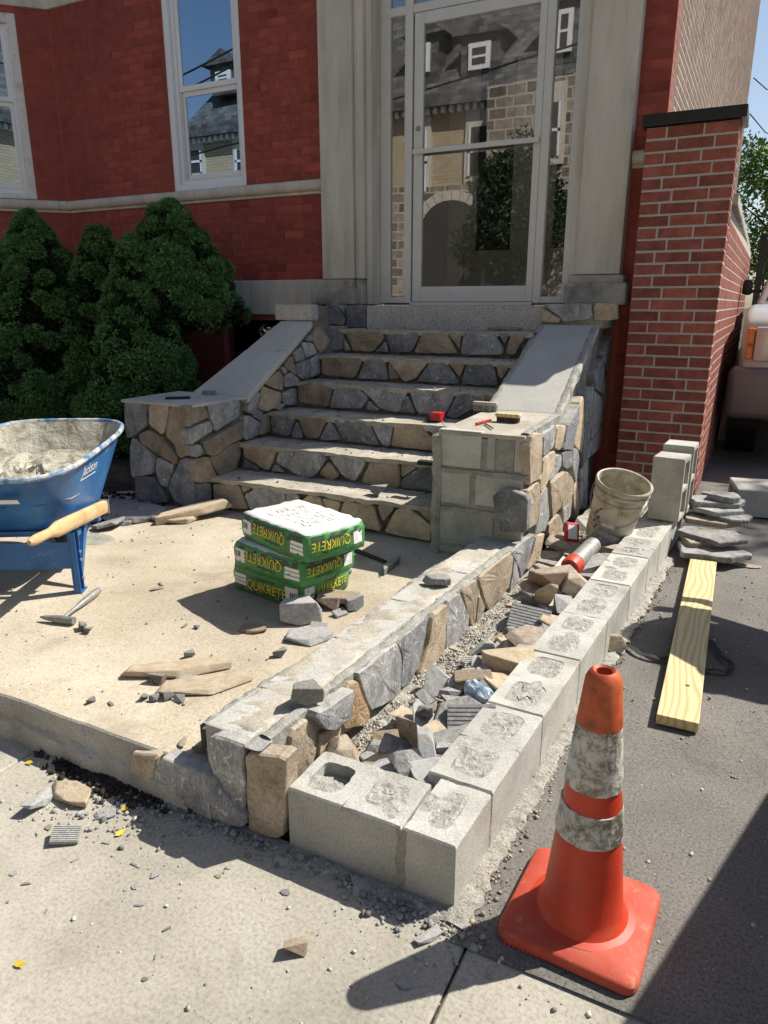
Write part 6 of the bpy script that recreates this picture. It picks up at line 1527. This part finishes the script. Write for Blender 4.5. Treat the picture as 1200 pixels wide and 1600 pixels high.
loose(1165, 880, .004, .16, 'plate', 't', (0, 0, .2), 'thin pale stone flake on the asphalt beside the flagstone stack', (1, .5, .35))
def leaf(px, py, label, rz):
    c = at_z(px, py, .006); b = MB(); Mx = Matrix.Translation(c) @ Matrix.Rotation(rz, 4, 'Z') @ Matrix.Rotation(.35, 4, 'X')
    P = [(-.015, 0, 0), (-.007, .006, .002), (.004, .007, .003), (.016, .001, .006), (.004, -.006, .002), (-.007, -.006, .001)]
    b.prism([Mx @ Vector(p) for p in P], (0, 0, .0008)); return tag(b.build('fallen_leaf', M['lettering_yellow'], origin=c), label, 'leaf')
leaf(31, 1507, 'curled yellow leaf on the open sidewalk', .3); leaf(188, 1302, 'yellow leaf fragment on the sidewalk near the patio shadow', 1.2); leaf(46, 1192, 'small yellow leaf at the sidewalk joint by the patio', .2); leaf(194, 1264, 'orange leaf bit in the patio shadow on the sidewalk', .2)
# crushed plastic bottle in the trench
def bottle_mat():
    m, nt, b = newmat('crumpled_clear_plastic'); v = coords(nt, False); n = noise(nt, v, 30, 4, .6)
    nt.links.new(ramp(nt, n, [(.2,.32,.5), (.55,.66,.75), (.75,.8,.82)], [.35, .5, .65]), b.inputs['Base Color']); b.inputs['Roughness'].default_value = .12; b.inputs['Transmission Weight'].default_value = .35
    bumped(nt, b, n, .8, .01); M['bottle'] = m
bottle_mat()
c = at_z(752, 1092, .13); b = MB(); rr = random.Random(5)
pr_l = [(0, -.07), (.022, -.068), (.03, -.05), (.026, -.02), (.031, .01), (.024, .04), (.012, .06), (.011, .075), (0, .076)]
b.lathe(pr_l, 12, Matrix.Translation(c+Vector((0, 0, .02))) @ Euler((R(88), 0, R(60))).to_matrix().to_4x4()); b.v = [tuple(Vector(p)+Vector((rr.uniform(-.006, .006), rr.uniform(-.006, .006), rr.uniform(-.006, .006)))) for p in b.v]
tag(b.build('plastic_bottle', M['bottle'], origin=c), 'crushed clear blue plastic bottle in the trench rubble', 'bottle')

# =================================================================== GRAVEL AND CRUMBS
rng = np.random.default_rng(3)
def scatter_trench(n, tmin, tmax, smin, smax, y0=1.58, y1=4.35):
    P = []; S = []
    while len(P) < n:
        y = rng.uniform(y0, y1); t = rng.uniform(tmin, tmax); x = wxr(y)+t*(bxo(y)-BW-wxr(y)); s = smin*(smax/smin)**(rng.random()**1.6)
        P.append((x, y, tz(x, y)+s*.1)); S.append(s)
    return P, S
P, S = scatter_trench(20000, .0, 1.0, .0025, .011); gravel('mortar_crumbs', P, S, M['gravel'], 'pale crumbly mortar and gravel banked in the trench', 'gravel')
P, S = scatter_trench(3000, .2, 1.0, .003, .018); gravel('stone_chippings', P, S, M['gravel_grey'], 'grey stone chippings among the trench rubble', 'gravel')
P, S = scatter_trench(2000, .1, 1.0, .003, .016); gravel('tan_chippings', P, S, M['gravel_tan'], 'tan stone crumbs among the trench rubble', 'gravel')
P = []; S = []
for k in range(1300):   # foot of the front wall
    x = rng.uniform(-1.75, -.47); y = 1.335-abs(rng.normal(0, .028)); s = .003*(6**(rng.random()**2.4)); P.append((x, y, s*.2)); S.append(s)
for k in range(240):
    x = rng.normal(-.60, .08); y = 1.31-abs(rng.normal(0, .04)); s = .004*(5**(rng.random()**2)); P.append((x, y, s*.2)); S.append(s)
for k in range(230):
    x = rng.normal(-1.55, .13); y = 1.22+rng.normal(0, .06); s = .005*(4**(rng.random()**2)); P.append((x, min(y, 1.33), s*.2)); S.append(s)
gravel('grey_gravel', P, S, M['gravel_grey'], 'dark grey gravel along the foot of the walls on the sidewalk', 'gravel')
P = []; S = []
for k in range(5200):  # crumbly strip between the block wall and the asphalt
    y = rng.uniform(1.28, 4.3); x = bxo(y)+abs(rng.normal(0, .03 if y > 1.5 else .04)); s = .0025*(5.5**(rng.random()**2.4)); P.append((x, y, s*.1+.006)); S.append(s)
gravel('wall_foot_crumbs', P, S, M['gravel_tan'], 'tan crumbs and grit along the foot of the block wall by the asphalt', 'gravel')
# spilled mortar dust that the crumbs lie in
dr = ribbon('mortar_spill', [(bxo(y)+.018, y, .011) for y in [1.30+.1*k for k in range(31)]], .03, .034, M['trench'], None, 61, .012, .7, .015, .004); tag(dr, 'rough strip of spilled tan mortar along the foot of the block wall', 'mortar', kind='stuff')
dr = ribbon('mortar_spill', [(-1.0+.06*k, 1.335, .004) for k in range(10)], .012, .05, M['trench'], None, 62, .006, .8, .015, .003); tag(dr, 'thin patch of spilled mortar on the sidewalk under the block wall front', 'mortar', kind='stuff')
P = []; S = []
for k in range(420):
    x, y = rng.uniform(-3.2, .1), rng.uniform(.85, 1.3); s = .003*(4**(rng.random()**2)); P.append((x, y, s*.2)); S.append(s)
gravel('sidewalk_grit', P, S, M['gravel'], 'fine pale grit scattered over the sidewalk', 'grit')
P = []; S = []
for k in range(620):
    x, y = rng.uniform(-4, -1.3), rng.uniform(1.4, 3.5); s = .003*(4**(rng.random()**2.5)); P.append((x, y, PZ+s*.2)); S.append(s)
for k in range(420):
    y = rng.uniform(1.4, 3.4); x = wxl(y)-abs(rng.normal(0, .035)); s = rng.uniform(.005, .022); P.append((x, y, PZ+s*.2)); S.append(s)
for k in range(6):
    for q in range(70):
        y = SY[k]+rng.uniform(.03, .29); x = rng.uniform(xl(y)+.05, XR-.03); s = .004*(4**(rng.random()**2)); P.append((x, y, SZ[k]+s*.2)); S.append(s)
gravel('patio_grit', P, S, M['gravel_grey'], 'grey grit and crumbs on the patio and the steps', 'grit')
P = []; S = []
for k in range(500):
    x, y = rng.uniform(-.3, .5), rng.uniform(1.35, 4.2); s = .003*(4**(rng.random()**2.5)); P.append((x, y, .006+s*.2)); S.append(s)
gravel('asphalt_grit', P, S, M['gravel'], 'fine grit scattered over the asphalt', 'grit')
P = []; S = []
for k in range(700):   # dug out hollow at the patio edge
    x = rng.normal(-1.66, .1); y = 1.340-abs(rng.normal(0, .035)); s = rng.uniform(.006, .022); P.append((x, y, s*.25)); S.append(s)
for k in range(700):
    x = rng.uniform(-4.6, -3.4); y = rng.uniform(2.9, 3.55); s = rng.uniform(.006, .03); P.append((x, y, PZ+s*.2)); S.append(s)
gravel('dark_crumbs', P, S, M['soil'], 'dark damp soil crumbs in the hollow at the patio edge', 'soil')

# =================================================================== PLANTS
def foliage_mat(name, cols):
    m, nt, b = newmat(name); g = nt.nodes.new('ShaderNodeNewGeometry')
    v = coords(nt, False); n = noise(nt, v, 7.0, 4, .6)
    k = mathn(nt, 'ADD', mathn(nt, 'MULTIPLY', g.outputs['Random Per Island'], .45), mathn(nt, 'MULTIPLY', n, .55))
    nt.links.new(ramp(nt, k, cols, [.2, .5, .8]), b.inputs['Base Color']); b.inputs['Roughness'].default_value = .6; b.inputs['Specular IOR Level'].default_value = .25
    return m
M['spruce'] = foliage_mat('spruce_needles', [(.04,.105,.04), (.09,.20,.066), (.2,.34,.10)])
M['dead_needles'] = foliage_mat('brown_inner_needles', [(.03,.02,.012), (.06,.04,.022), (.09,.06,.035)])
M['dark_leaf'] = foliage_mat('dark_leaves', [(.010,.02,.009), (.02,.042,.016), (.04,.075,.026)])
M['broadleaf'] = foliage_mat('broad_leaves', [(.06,.12,.02), (.13,.22,.035), (.26,.36,.07)])
def tufts(name, C, Nrm, size, mat, parent, rng, blades=2, ww=.42):
    """leaf-sized faces: C points, Nrm outward directions"""
    n = len(C); V = np.zeros((n, blades*3, 3))
    for k in range(blades):
        d = Nrm+rng.normal(0, .55, (n, 3)); d /= np.linalg.norm(d, axis=1)[:, None]
        s = np.cross(d, rng.normal(0, 1, (n, 3))); s /= np.linalg.norm(s, axis=1)[:, None]+1e-9
        L = (size*rng.uniform(.6, 1.3, n))[:, None]
        V[:, k*3] = C-s*L*ww; V[:, k*3+1] = C+s*L*ww; V[:, k*3+2] = C+d*L*1.5
    V = V.reshape(-1, 3); F = np.arange(len(V), dtype=np.int32)
    off = ORG.get(parent, Vector((0, 0, 0))); V = V-np.array(off)
    me = bpy.data.meshes.new(name); me.vertices.add(len(V)); me.vertices.foreach_set('co', V.ravel())
    me.loops.add(len(F)); me.loops.foreach_set('vertex_index', F); me.polygons.add(len(F)//3); me.polygons.foreach_set('loop_start', np.arange(0, len(F), 3, dtype=np.int32)); me.update(calc_edges=True)
    return link(name, me, mat, parent, origin_of=off)
def blob_points(rng, c, rx_, rz_, n, prof='cone', lump=.12):
    """points on a lumpy cone or ball; returns points and normals"""
    a = rng.uniform(0, 2*np.pi, n)
    if prof == 'cone':
        u = rng.uniform(0, 1, n); t = u**1.1
        r = np.minimum(1, (t/.14)**.55)*np.clip(1-t, 0, 1)**.62
        z = t; dz = .6
    else:
        cz = rng.uniform(-1, 1, n); r = np.sqrt(1-cz*cz); z = (cz+1)/2; dz = None
    dd = np.zeros(n)
    for K, smin, smax, amp in ((26, .16, .26, 1.0), (150, .05, .09, .55)):
        la = rng.uniform(0, 2*np.pi, K); lt = rng.uniform(0, 1, K)**1.1; ls = rng.uniform(smin, smax, K); wgt = rng.uniform(.4, 1, K); dk = np.zeros(n)
        for k in range(K):
            da = np.angle(np.exp(1j*(a-la[k]))); dk = np.maximum(dk, wgt[k]*np.exp(-((da*np.maximum(r, .15)*.6/ls[k])**2+((z-lt[k])*1.1/ls[k])**2)))
        dd += amp*dk
    rr = r*(1-lump*1.1+lump*1.7*dd) * (1-.20*rng.random(n)**4) * (1+.10*(rng.random(n) > .985)*rng.random(n))
    zz = z + .05*(dd-.5)*(rx_/max(rz_, .1))
    X = np.stack([c[0]+rx_*rr*np.cos(a), c[1]+rx_*rr*np.sin(a), c[2]+rz_*zz], 1)
    N = np.stack([np.cos(a), np.sin(a), np.full(n, .45) if dz else (z-.5)*2], 1); N /= np.linalg.norm(N, axis=1)[:, None]
    return X, N
def spruce(c, rx_, hgt, n, label, seed, extra=(), trunk=True, base=0.0, size=.017, mat='spruce', clump=(.085, .15)):
    """conifer built from many soft clumps sitting on a cone"""
    rng = np.random.default_rng(seed); root = empty('dwarf_spruce', (c[0], c[1], c[2]), label, 'shrub', 'clipped conifers along the house'); h = hgt-base
    C_ = []; Rr = []
    K = int(210*(rx_/.7)*(h/1.9)**.5)
    t = rng.uniform(0, 1, K)**1.05; a = rng.uniform(0, 2*np.pi, K); r = np.minimum(1, (t/.12)**.5)*np.clip(1-t, 0, 1)**.72*rng.uniform(.80, 1.02, K)
    rad = rng.uniform(*clump, K)*(1-.45*t)
    C_ = np.stack([c[0]+(rx_-.08)*r*np.cos(a), c[1]+(rx_-.08)*r*np.sin(a), c[2]+base+h*(.02+.93*t)], 1)
    for (ex, ey, ez, er, eh, en) in extra:
        k2 = 26; q = rng.normal(0, 1, (k2, 3)); q /= np.linalg.norm(q, axis=1)[:, None]
        C_ = np.vstack([C_, np.array([c[0]+ex, c[1]+ey, c[2]+ez+eh/2])+q*np.array([er*.8, er*.8, eh*.42])]); rad = np.concatenate([rad, rng.uniform(*clump, k2)])
    m = len(C_); per = max(60, int(n*1.25/m)); X = []; N = []
    ax0 = np.array([c[0], c[1], 0])
    for q in range(m):
        d = rng.normal(0, 1, (per, 3)); d /= np.linalg.norm(d, axis=1)[:, None]
        o_ = C_[q]-np.array([c[0], c[1], C_[q][2]-.12]); o_ /= np.linalg.norm(o_)+1e-6
        d = d+o_*.75; d /= np.linalg.norm(d, axis=1)[:, None]
        X.append(C_[q]+d*(rad[q]*(1-.35*rng.random(per)**3)*np.array(1.0))[:, None]*np.array([1, 1, .85])); N.append(d)
    X = np.vstack(X); N = np.vstack(N)
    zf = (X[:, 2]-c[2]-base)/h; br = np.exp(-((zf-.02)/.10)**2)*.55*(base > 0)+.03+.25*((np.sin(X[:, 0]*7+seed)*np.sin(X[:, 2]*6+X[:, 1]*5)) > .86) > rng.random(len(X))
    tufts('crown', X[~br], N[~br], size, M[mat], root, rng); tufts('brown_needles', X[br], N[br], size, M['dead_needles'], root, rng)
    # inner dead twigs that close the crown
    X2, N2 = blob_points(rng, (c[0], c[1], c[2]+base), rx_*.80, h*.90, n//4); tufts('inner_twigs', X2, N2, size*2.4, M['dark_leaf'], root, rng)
    b = MB(); b.tube([(c[0], c[1], c[2]-.02), (c[0]+.03, c[1], c[2]+hgt*.35), (c[0]-.02, c[1], c[2]+hgt*.75)], [.05, .04, .015], 8); tr = b.build('trunk', M['bark'], root, smooth=True)
    rr = random.Random(seed); b = MB()
    for k in range(26):
        a = rr.uniform(0, 6.28); z = rr.uniform(.15, .6)*hgt; l = rx_*rr.uniform(.5, .85); p = Vector((c[0], c[1], c[2]+z)); d = Vector((math.cos(a), math.sin(a), rr.uniform(-.1, .35)))
        b.tube([p, p+d*l*.5+Vector((0, 0, .03)), p+d*l], [.010, .006, .002], 5, False)
    b.build('branches', M['bark'], root)
    return root
gz = .19
def bx(px, py, Y): return at_y(px, py, Y).x
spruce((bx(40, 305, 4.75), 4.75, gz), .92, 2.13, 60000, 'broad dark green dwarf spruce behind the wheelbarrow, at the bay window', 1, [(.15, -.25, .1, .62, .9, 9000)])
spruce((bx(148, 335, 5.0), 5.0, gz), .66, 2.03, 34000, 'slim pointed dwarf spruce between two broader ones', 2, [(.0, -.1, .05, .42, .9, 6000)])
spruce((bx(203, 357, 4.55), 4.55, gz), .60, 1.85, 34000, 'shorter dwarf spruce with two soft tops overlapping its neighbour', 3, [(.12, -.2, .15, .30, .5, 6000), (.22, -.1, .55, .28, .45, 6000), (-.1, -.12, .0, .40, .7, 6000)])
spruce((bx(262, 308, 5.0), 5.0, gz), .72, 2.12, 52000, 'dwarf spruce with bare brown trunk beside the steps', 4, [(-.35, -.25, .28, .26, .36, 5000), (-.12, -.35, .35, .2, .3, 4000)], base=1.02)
# dead twigs under the last spruce
b = MB(); rr = random.Random(8); c = Vector((bx(262, 308, 5.0), 5.0, gz))
for k in range(40):
    p = c+Vector((rr.uniform(-.3, .5), rr.uniform(-.5, .2), rr.uniform(.05, .6))); a = rr.uniform(0, 6.28); d = Vector((math.cos(a), math.sin(a)*.6, rr.uniform(-.3, .3)))*rr.uniform(.2, .5)
    b.tube([p, p+d*.5+Vector((0, 0, rr.uniform(-.05, .05))), p+d], [.006, .004, .002], 5, False)
tag(b.build('dead_twigs', M['bark'], origin=(c.x, c.y, gz)), 'tangle of dead bare twigs under the spruce beside the steps', 'twigs', kind='stuff')
def tree(c, hgt, r, n, label, seed, mat='broadleaf', size=.07, grp='trees behind the driveway'):
    rng = np.random.default_rng(seed); root = empty('leafy_tree', c, label, 'tree', grp); C_ = []; N_ = []
    for k in range(34):
        q = rng.normal(0, 1, 3); q /= np.linalg.norm(q); q *= rng.uniform(.35, 1)**.6
        cc_ = np.array([c[0]+q[0]*r, c[1]+q[1]*r, c[2]+hgt*.64+q[2]*hgt*.34]); X, Nn = blob_points(rng, (cc_[0], cc_[1], cc_[2]-.3*r), r*.33, .6*r, n//34, 'ball', .3)
        X += rng.normal(0, .07*r, X.shape); C_.append(X); N_.append(Nn)
    tufts('crown', np.vstack(C_), np.vstack(N_), size, M[mat], root, rng, 1, .5)
    b = MB(); b.tube([(c[0], c[1], c[2]-.1), (c[0]+.1, c[1], c[2]+hgt*.4), (c[0], c[1], c[2]+hgt*.8)], [.16, .11, .03], 8)
    rr = random.Random(seed)
    for k in range(9):
        a = rr.uniform(0, 6.28); z = rr.uniform(.35, .7)*hgt; p = Vector((c[0]+.05, c[1], c[2]+z)); b.tube([p, p+Vector((math.cos(a)*r*.45, math.sin(a)*r*.45, hgt*.1)), p+Vector((math.cos(a)*r*.85, math.sin(a)*r*.85, hgt*.16))], [.05, .03, .01], 6, False)
    b.build('trunk', M['bark'], root, smooth=True); return root
tree((.15, 26, 0), 6.2, 1.9, 9000, 'sunlit yellow green tree at the end of the driveway', 21, size=.10)
tree((2.9, 30, 0), 8.0, 2.6, 9000, 'darker round tree standing farther behind the driveway', 22, size=.12)
tree((-2.6, 33, 0), 8.5, 1.9, 6000, 'thin tree with sparse airy twigs beyond the garden wall', 23, size=.09)
xh, zh = rx(862, 250); hb = tree((xh, OY+2.6, -.05), zh*1.02, 1.5, 16000, 'big dark bushy tree in front of the tan brick house across the street', 31, 'dark_leaf', .085, 'trees across the street')
# cable from the house side
b = MB(); A = at_y(1178, 122, 17.2); B = at_y(1215, 140, 24); b.tube([A, A.lerp(B, .5)+Vector((0, 0, -.1)), B], .012, 5); tag(b.build('service_cable', M['black_rubber'], origin=A), 'thin black service cable running from the house corner', 'cable')
b = MB(); A = at_y(1172, 178, 17.2); B = at_y(1215, 215, 24); b.tube([A, A.lerp(B, .5)+Vector((0, 0, -.1)), B], .012, 5); tag(b.build('service_cable', M['black_rubber'], origin=A), 'second thin cable below the upper one at the house corner', 'cable')

# =================================================================== VEHICLES
M['silver'] = plain('pale_silver_paint', (.5,.5,.49), .25, .25, var=.03, scale=3, bump=0, spec=.6)
M['grey_paint'] = plain('grey_brown_paint', (.17,.16,.155), .3, .2, var=.04, scale=3, bump=0, spec=.6)
M['navy'] = plain('dark_blue_paint', (.03,.05,.1), .25, .2, var=.04, scale=3, bump=0, spec=.6)
M['lamp'] = plain('clear_lamp_lens', (.6,.58,.52), .12, .5, var=.2, scale=60, bump=.3, spec=.8)
M['amber'] = plain('amber_lamp_lens', (.75,.19,.02), .15, var=.15, scale=50, bump=.2, spec=.7)
M['dark_glass'] = plain('dark_car_glass', (.012,.014,.016), .05, var=.1, bump=0, spec=.8)
def vehicle(name, loc, W_, lower, cabin, paint, label, cat, front=True, rz=0.0, wheel_y=(.95, 4.1), wr=.37, cladding=None):
    root = empty(name, loc, label, cat, rot=(0, 0, rz)) if rz else empty(name, loc, label, cat)
    lc_ = Vector(loc) if not rz else Vector((0, 0, 0))
    def Lc(x, y, z): return lc_+Vector((x, y, z))
    def body(prof, x0, x1, nm, mat, bev, taper=0.0):
        zt_ = max(z for _, z in prof); zl = min(z for _, z in prof)
        b = MB(); n = len(prof)
        tp = lambda z: taper*(z-zl)/max(.01, zt_-zl)
        v = [Lc(x0+tp(z), y, z) for y, z in prof]+[Lc(x1-tp(z), y, z) for y, z in prof]
        b.add(v, [tuple(range(n)), tuple(reversed(range(n, 2*n)))]+[(i, n+i, n+(i+1) % n, (i+1) % n) for i in range(n)]); return b.build(nm, mat, root, bevel=bev, smooth=True, seg=3, ang=35)
    bd = body(lower, 0, W_, 'body', paint, .07)
    cb = body(cabin, .06, W_-.06, 'cabin', paint, .05, .16)
    # side windows and windscreen as panels just proud of the cabin
    (y0, z0), (y1, z1) = cabin[0], cabin[1]; (y2, z2), (y3, z3) = cabin[2], cabin[3]
    def gl(pts): b = MB(); a, c, d = [Vector(p) for p in pts[:3]]; nn = (c-a).cross(d-a).normalized()*.008; b.prism([lc_+Vector(p)+nn for p in pts], -nn*1.5); return b.build('window', M['dark_glass'], root)
    h = lambda z: .06+.16*(z-min(z0, z3))/(z1-min(z0, z3))
    zq0, zq1 = max(z0, z3)+.05, z1-.09
    for sx in (0, 1):
        X = (lambda z: h(z)) if sx == 0 else (lambda z: W_-h(z))
        f0 = lambda z: y0+(y1-y0)*(z-z0)/(z1-z0); r0 = lambda z: y3+(y2-y3)*(z-z3)/(z2-z3)
        mid = (y1+y2)/2
        for (a, c) in ((f0, lambda z: mid-.04), (lambda z: mid+.04, r0)):
            pts = [(X(zq0), a(zq0)+.1*(a is f0), zq0), (X(zq0), c(zq0)-.1*(c is r0), zq0), (X(zq1), c(zq1)-.08*(c is r0), zq1), (X(zq1), a(zq1)+.08*(a is f0), zq1)]
            gl(pts if sx == 0 else pts[::-1])
    t0, t1 = .12, .88
    ws = [(h(z0)+.1, y0+(y1-y0)*t0, z0+(z1-z0)*t0), (h(z1)+.06, y0+(y1-y0)*t1, z0+(z1-z0)*t1), (W_-h(z1)-.06, y0+(y1-y0)*t1, z0+(z1-z0)*t1), (W_-h(z0)-.1, y0+(y1-y0)*t0, z0+(z1-z0)*t0)]; gl(ws[::-1])
    for yw in wheel_y:
        for sx in (0, 1):
            Mx = Matrix.Translation(Lc(.13 if sx == 0 else W_-.13, yw, wr)) @ Matrix.Rotation(R(90), 4, 'Y')
            b = MB(); b.lathe([(.0, -.11), (wr*.62, -.11), (wr*.9, -.125), (wr, -.10), (wr, .10), (wr*.9, .125), (wr*.62, .11), (0, .11)], 28, Mx); wh = b.build('wheel', M['black_rubber'], root, smooth=True)
            b = MB(); b.lathe([(0, -.13), (wr*.5, -.128), (wr*.6, -.113)], 24, Mx); b.lathe([(wr*.6, .113), (wr*.5, .128), (0, .13)], 24, Mx); b.build('rim', M['silver'], wh, smooth=True)
            b = MB(); b.lathe([(0, -.165), (wr*1.16, -.165), (wr*1.16, .1), (0, .1)], 24, Mx); b.build('wheel_arch', M['black_plastic'], root)
    for sx in (-1, 1):
        xm = -.045 if sx < 0 else W_+.045; b = MB(); ym = cabin[0][0]+.45; zm = cabin[0][1]+.12
        b.box(lc_.x+xm-.05, lc_.x+xm+.05, lc_.y+ym-.05, lc_.y+ym+.12, lc_.z+zm, lc_.z+zm+.17); b.build('mirror', M['black_plastic'], root, bevel=.03, smooth=True)
        b = MB(); b.box(lc_.x+(.0 if sx < 0 else W_-.12), lc_.x+(.12 if sx < 0 else W_), lc_.y+ym-.02, lc_.y+ym+.03, lc_.z+zm+.02, lc_.z+zm+.06); b.build('mirror_arm', M['black_plastic'], root)
    return root, Lc
SUVL = (-.13, 7.30, .004)
suv, Ls = vehicle('parked_truck', SUVL, 1.95,
    [(.06, .42), (.0, .60), (.0, .93), (.05, 1.28), (.22, 1.37), (1.15, 1.44), (5.1, 1.42), (5.2, .55), (5.1, .42)],
    [(1.6, 1.42), (2.2, 1.92), (4.6, 1.92), (5.05, 1.42)], M['silver'], 'pale silver truck parked in the driveway behind the pillar', 'truck', wheel_y=(.95, 4.2), wr=.39)
b = MB(); b.box(-.15, 2.0-.03, -.10, .32, .44, .90, Matrix.Translation(Vector(SUVL)+Vector((.08, 0, 0)))); b.build('bumper', M['grey_paint'], suv, bevel=.07, smooth=True, seg=3)
b = MB(); b.box(-.03, .5, .2, 1.5, .5, 1.02, Matrix.Translation(Vector(SUVL))); b.build('fender_cladding', M['grey_paint'], suv, bevel=.06, smooth=True, seg=3)
for sx in (0, 1):
    x0 = .045 if sx == 0 else 1.95-.045-.42
    Mx = Matrix.Translation(Vector(SUVL)+Vector((x0, -.045, 0)))
    b = MB(); b.box(.065, .42, 0, .25, .955, 1.25, Mx); hl = b.build('headlight', M['lamp'], suv, bevel=.02, smooth=True)
    b = MB(); b.box(.0, .06, .01, .26, 1.10, 1.24, Mx); b.box(.0, .06, .01, .26, .97, 1.085, Mx); b.build('side_lamp', M['amber'], hl, bevel=.012)
b = MB(); Mx = Matrix.Translation(Vector(SUVL))
for k in range(5): b.box(.52, 1.43, -.03, .05, .97+k*.06, 1.0+k*.06, Mx)
b.build('grille', M['black_plastic'], suv)
# mixer added unseen to the right, shaped to cast the shadow across the plank
mx0 = Vector((.72, 3.76, .004)); mxr = empty('added_mixer', mx0, 'unseen orange mixer with a tilted drum, added to cast a shadow on the driveway', 'cement mixer')
dA, dB = Vector((.88, 3.56, .86)), Vector((.44, 4.02, 1.22)); ad = (dB-dA).normalized(); Mx = ad.to_track_quat('Z', 'Y').to_matrix().to_4x4(); Mx.translation = dA; dl = (dB-dA).length
b = MB(); b.lathe([(0, -.02), (.18, -.01), (.26, .08), (.29, .22), (.28, .34), (.22, dl*.82), (.17, dl), (.175, dl+.015), (.16, dl+.01), (.2, dl*.8), (.26, .34), (.27, .2), (0, .05)], 32, Mx); b.build('drum', M['cone'], mxr, smooth=True)
b = MB(); b.lathe([(.294, .24), (.312, .25), (.312, .28), (.285, .30)], 32, Mx); b.build('ring_gear', M['dark_steel'], mxr, smooth=True)
b = MB(); P_ = [(.52, 3.34), (1.20, 3.38), (.40, 4.22), (1.14, 4.20)]; top = Vector((.76, 3.76, .62))
for (x, y) in P_: b.tube([(x, y, .02), top.lerp(Vector((x, y, .62)), .35)], .022, 8)
b.tube([(.52, 3.34, .04), (1.20, 3.38, .04)], .02, 8); b.tube([(.40, 4.22, .04), (1.14, 4.20, .04)], .02, 8); b.tube([top+Vector((-.25, -.18, 0)), top+Vector((.22, .18, 0)), top+Vector((.3, .3, .25))], .03, 8); b.build('frame', M['dark_steel'], mxr)
b = MB(); b.box(.98, 1.26, 3.46, 3.70, .62, .98); b.build('motor_box', M['black_plastic'], mxr, bevel=.02)
b = MB(); Wc = Vector((.46, 4.26, 1.02)); b.tube([top+Vector((-.1, .1, .1)), Wc+Vector((-.02, -.1, -.05)), Wc+Vector((-.08, -.02, .12))], [.03, .03, .035], 8); b.build('tilt_lever', M['dark_steel'], mxr, smooth=True)
tree((6.4, 10.6, 0), 10.4, 1.7, 7000, 'tall tree right of the driveway that dapples the asphalt', 24, size=.09)
M['skip_paint'] = mineral('worn_green_skip_paint', [(.03,.075,.05), (.045,.11,.075), (.08,.15,.11)], [.3, .5, .72], 4, 80, .25, rough=.5, bump=.3, rand=False, spots=((.2,.09,.04), 5, .62))
# steel skip, added out of view to cast the straight shadow in front
sk = empty('added_skip', (.64, 1.98, .004), 'open steel rubbish skip added out of view to shade the driveway apron', 'skip', rot=(0, 0, -.277))
b = MB(); Hs = 1.15
b.box(.0, .03, -.45, .95, .06, Hs); b.box(1.2, 1.23, -.45, .95, .06, Hs); b.box(.031, 1.199, -.45, -.42, .06, Hs); b.box(.031, 1.199, .92, .95, .06, Hs); b.box(.031, 1.199, -.419, .919, .06, .09); b.box(-.03, .06, -.48, .98, Hs, Hs+.05); b.box(1.17, 1.26, -.48, .98, Hs, Hs+.05); b.box(.061, 1.169, -.48, -.40, Hs, Hs+.05); b.box(.061, 1.169, .90, .98, Hs, Hs+.05); b.build('hull', M['skip_paint'], sk, local=True)
for y in (-.3, .05, .4, .75):
    for x in (-.035, 1.231): b = MB(); b.box(x, x+.034, y, y+.06, .06, Hs-.05); b.build('rib', M['skip_paint'], sk, local=True)
for x in (.1, 1.0):
    for y in (-.4, .78): b = MB(); b.box(x, x+.12, y, y+.1, 0, .06); b.build('foot', M['black_plastic'], sk, local=True)

# black steel gate across the driveway behind the truck
gt = empty('black_gate', (1.6, 13.6, 0), 'tall black steel picket gate closing the driveway behind the truck', 'gate')
for k in range(32):
    x = -.05+.115*k; b = MB(); b.box(x, x+.03, 13.585, 13.615, .05, 2.35); b.build('picket', M['black_metal'], gt)
for z in (.2, 1.2, 2.2): b = MB(); b.box(-.1, 3.7, 13.57, 13.584, z, z+.05); b.build('rail', M['black_metal'], gt)
b = MB(); b.box(-.16, -.06, 13.55, 13.65, 0, 2.5); b.build('post', M['black_metal'], gt)
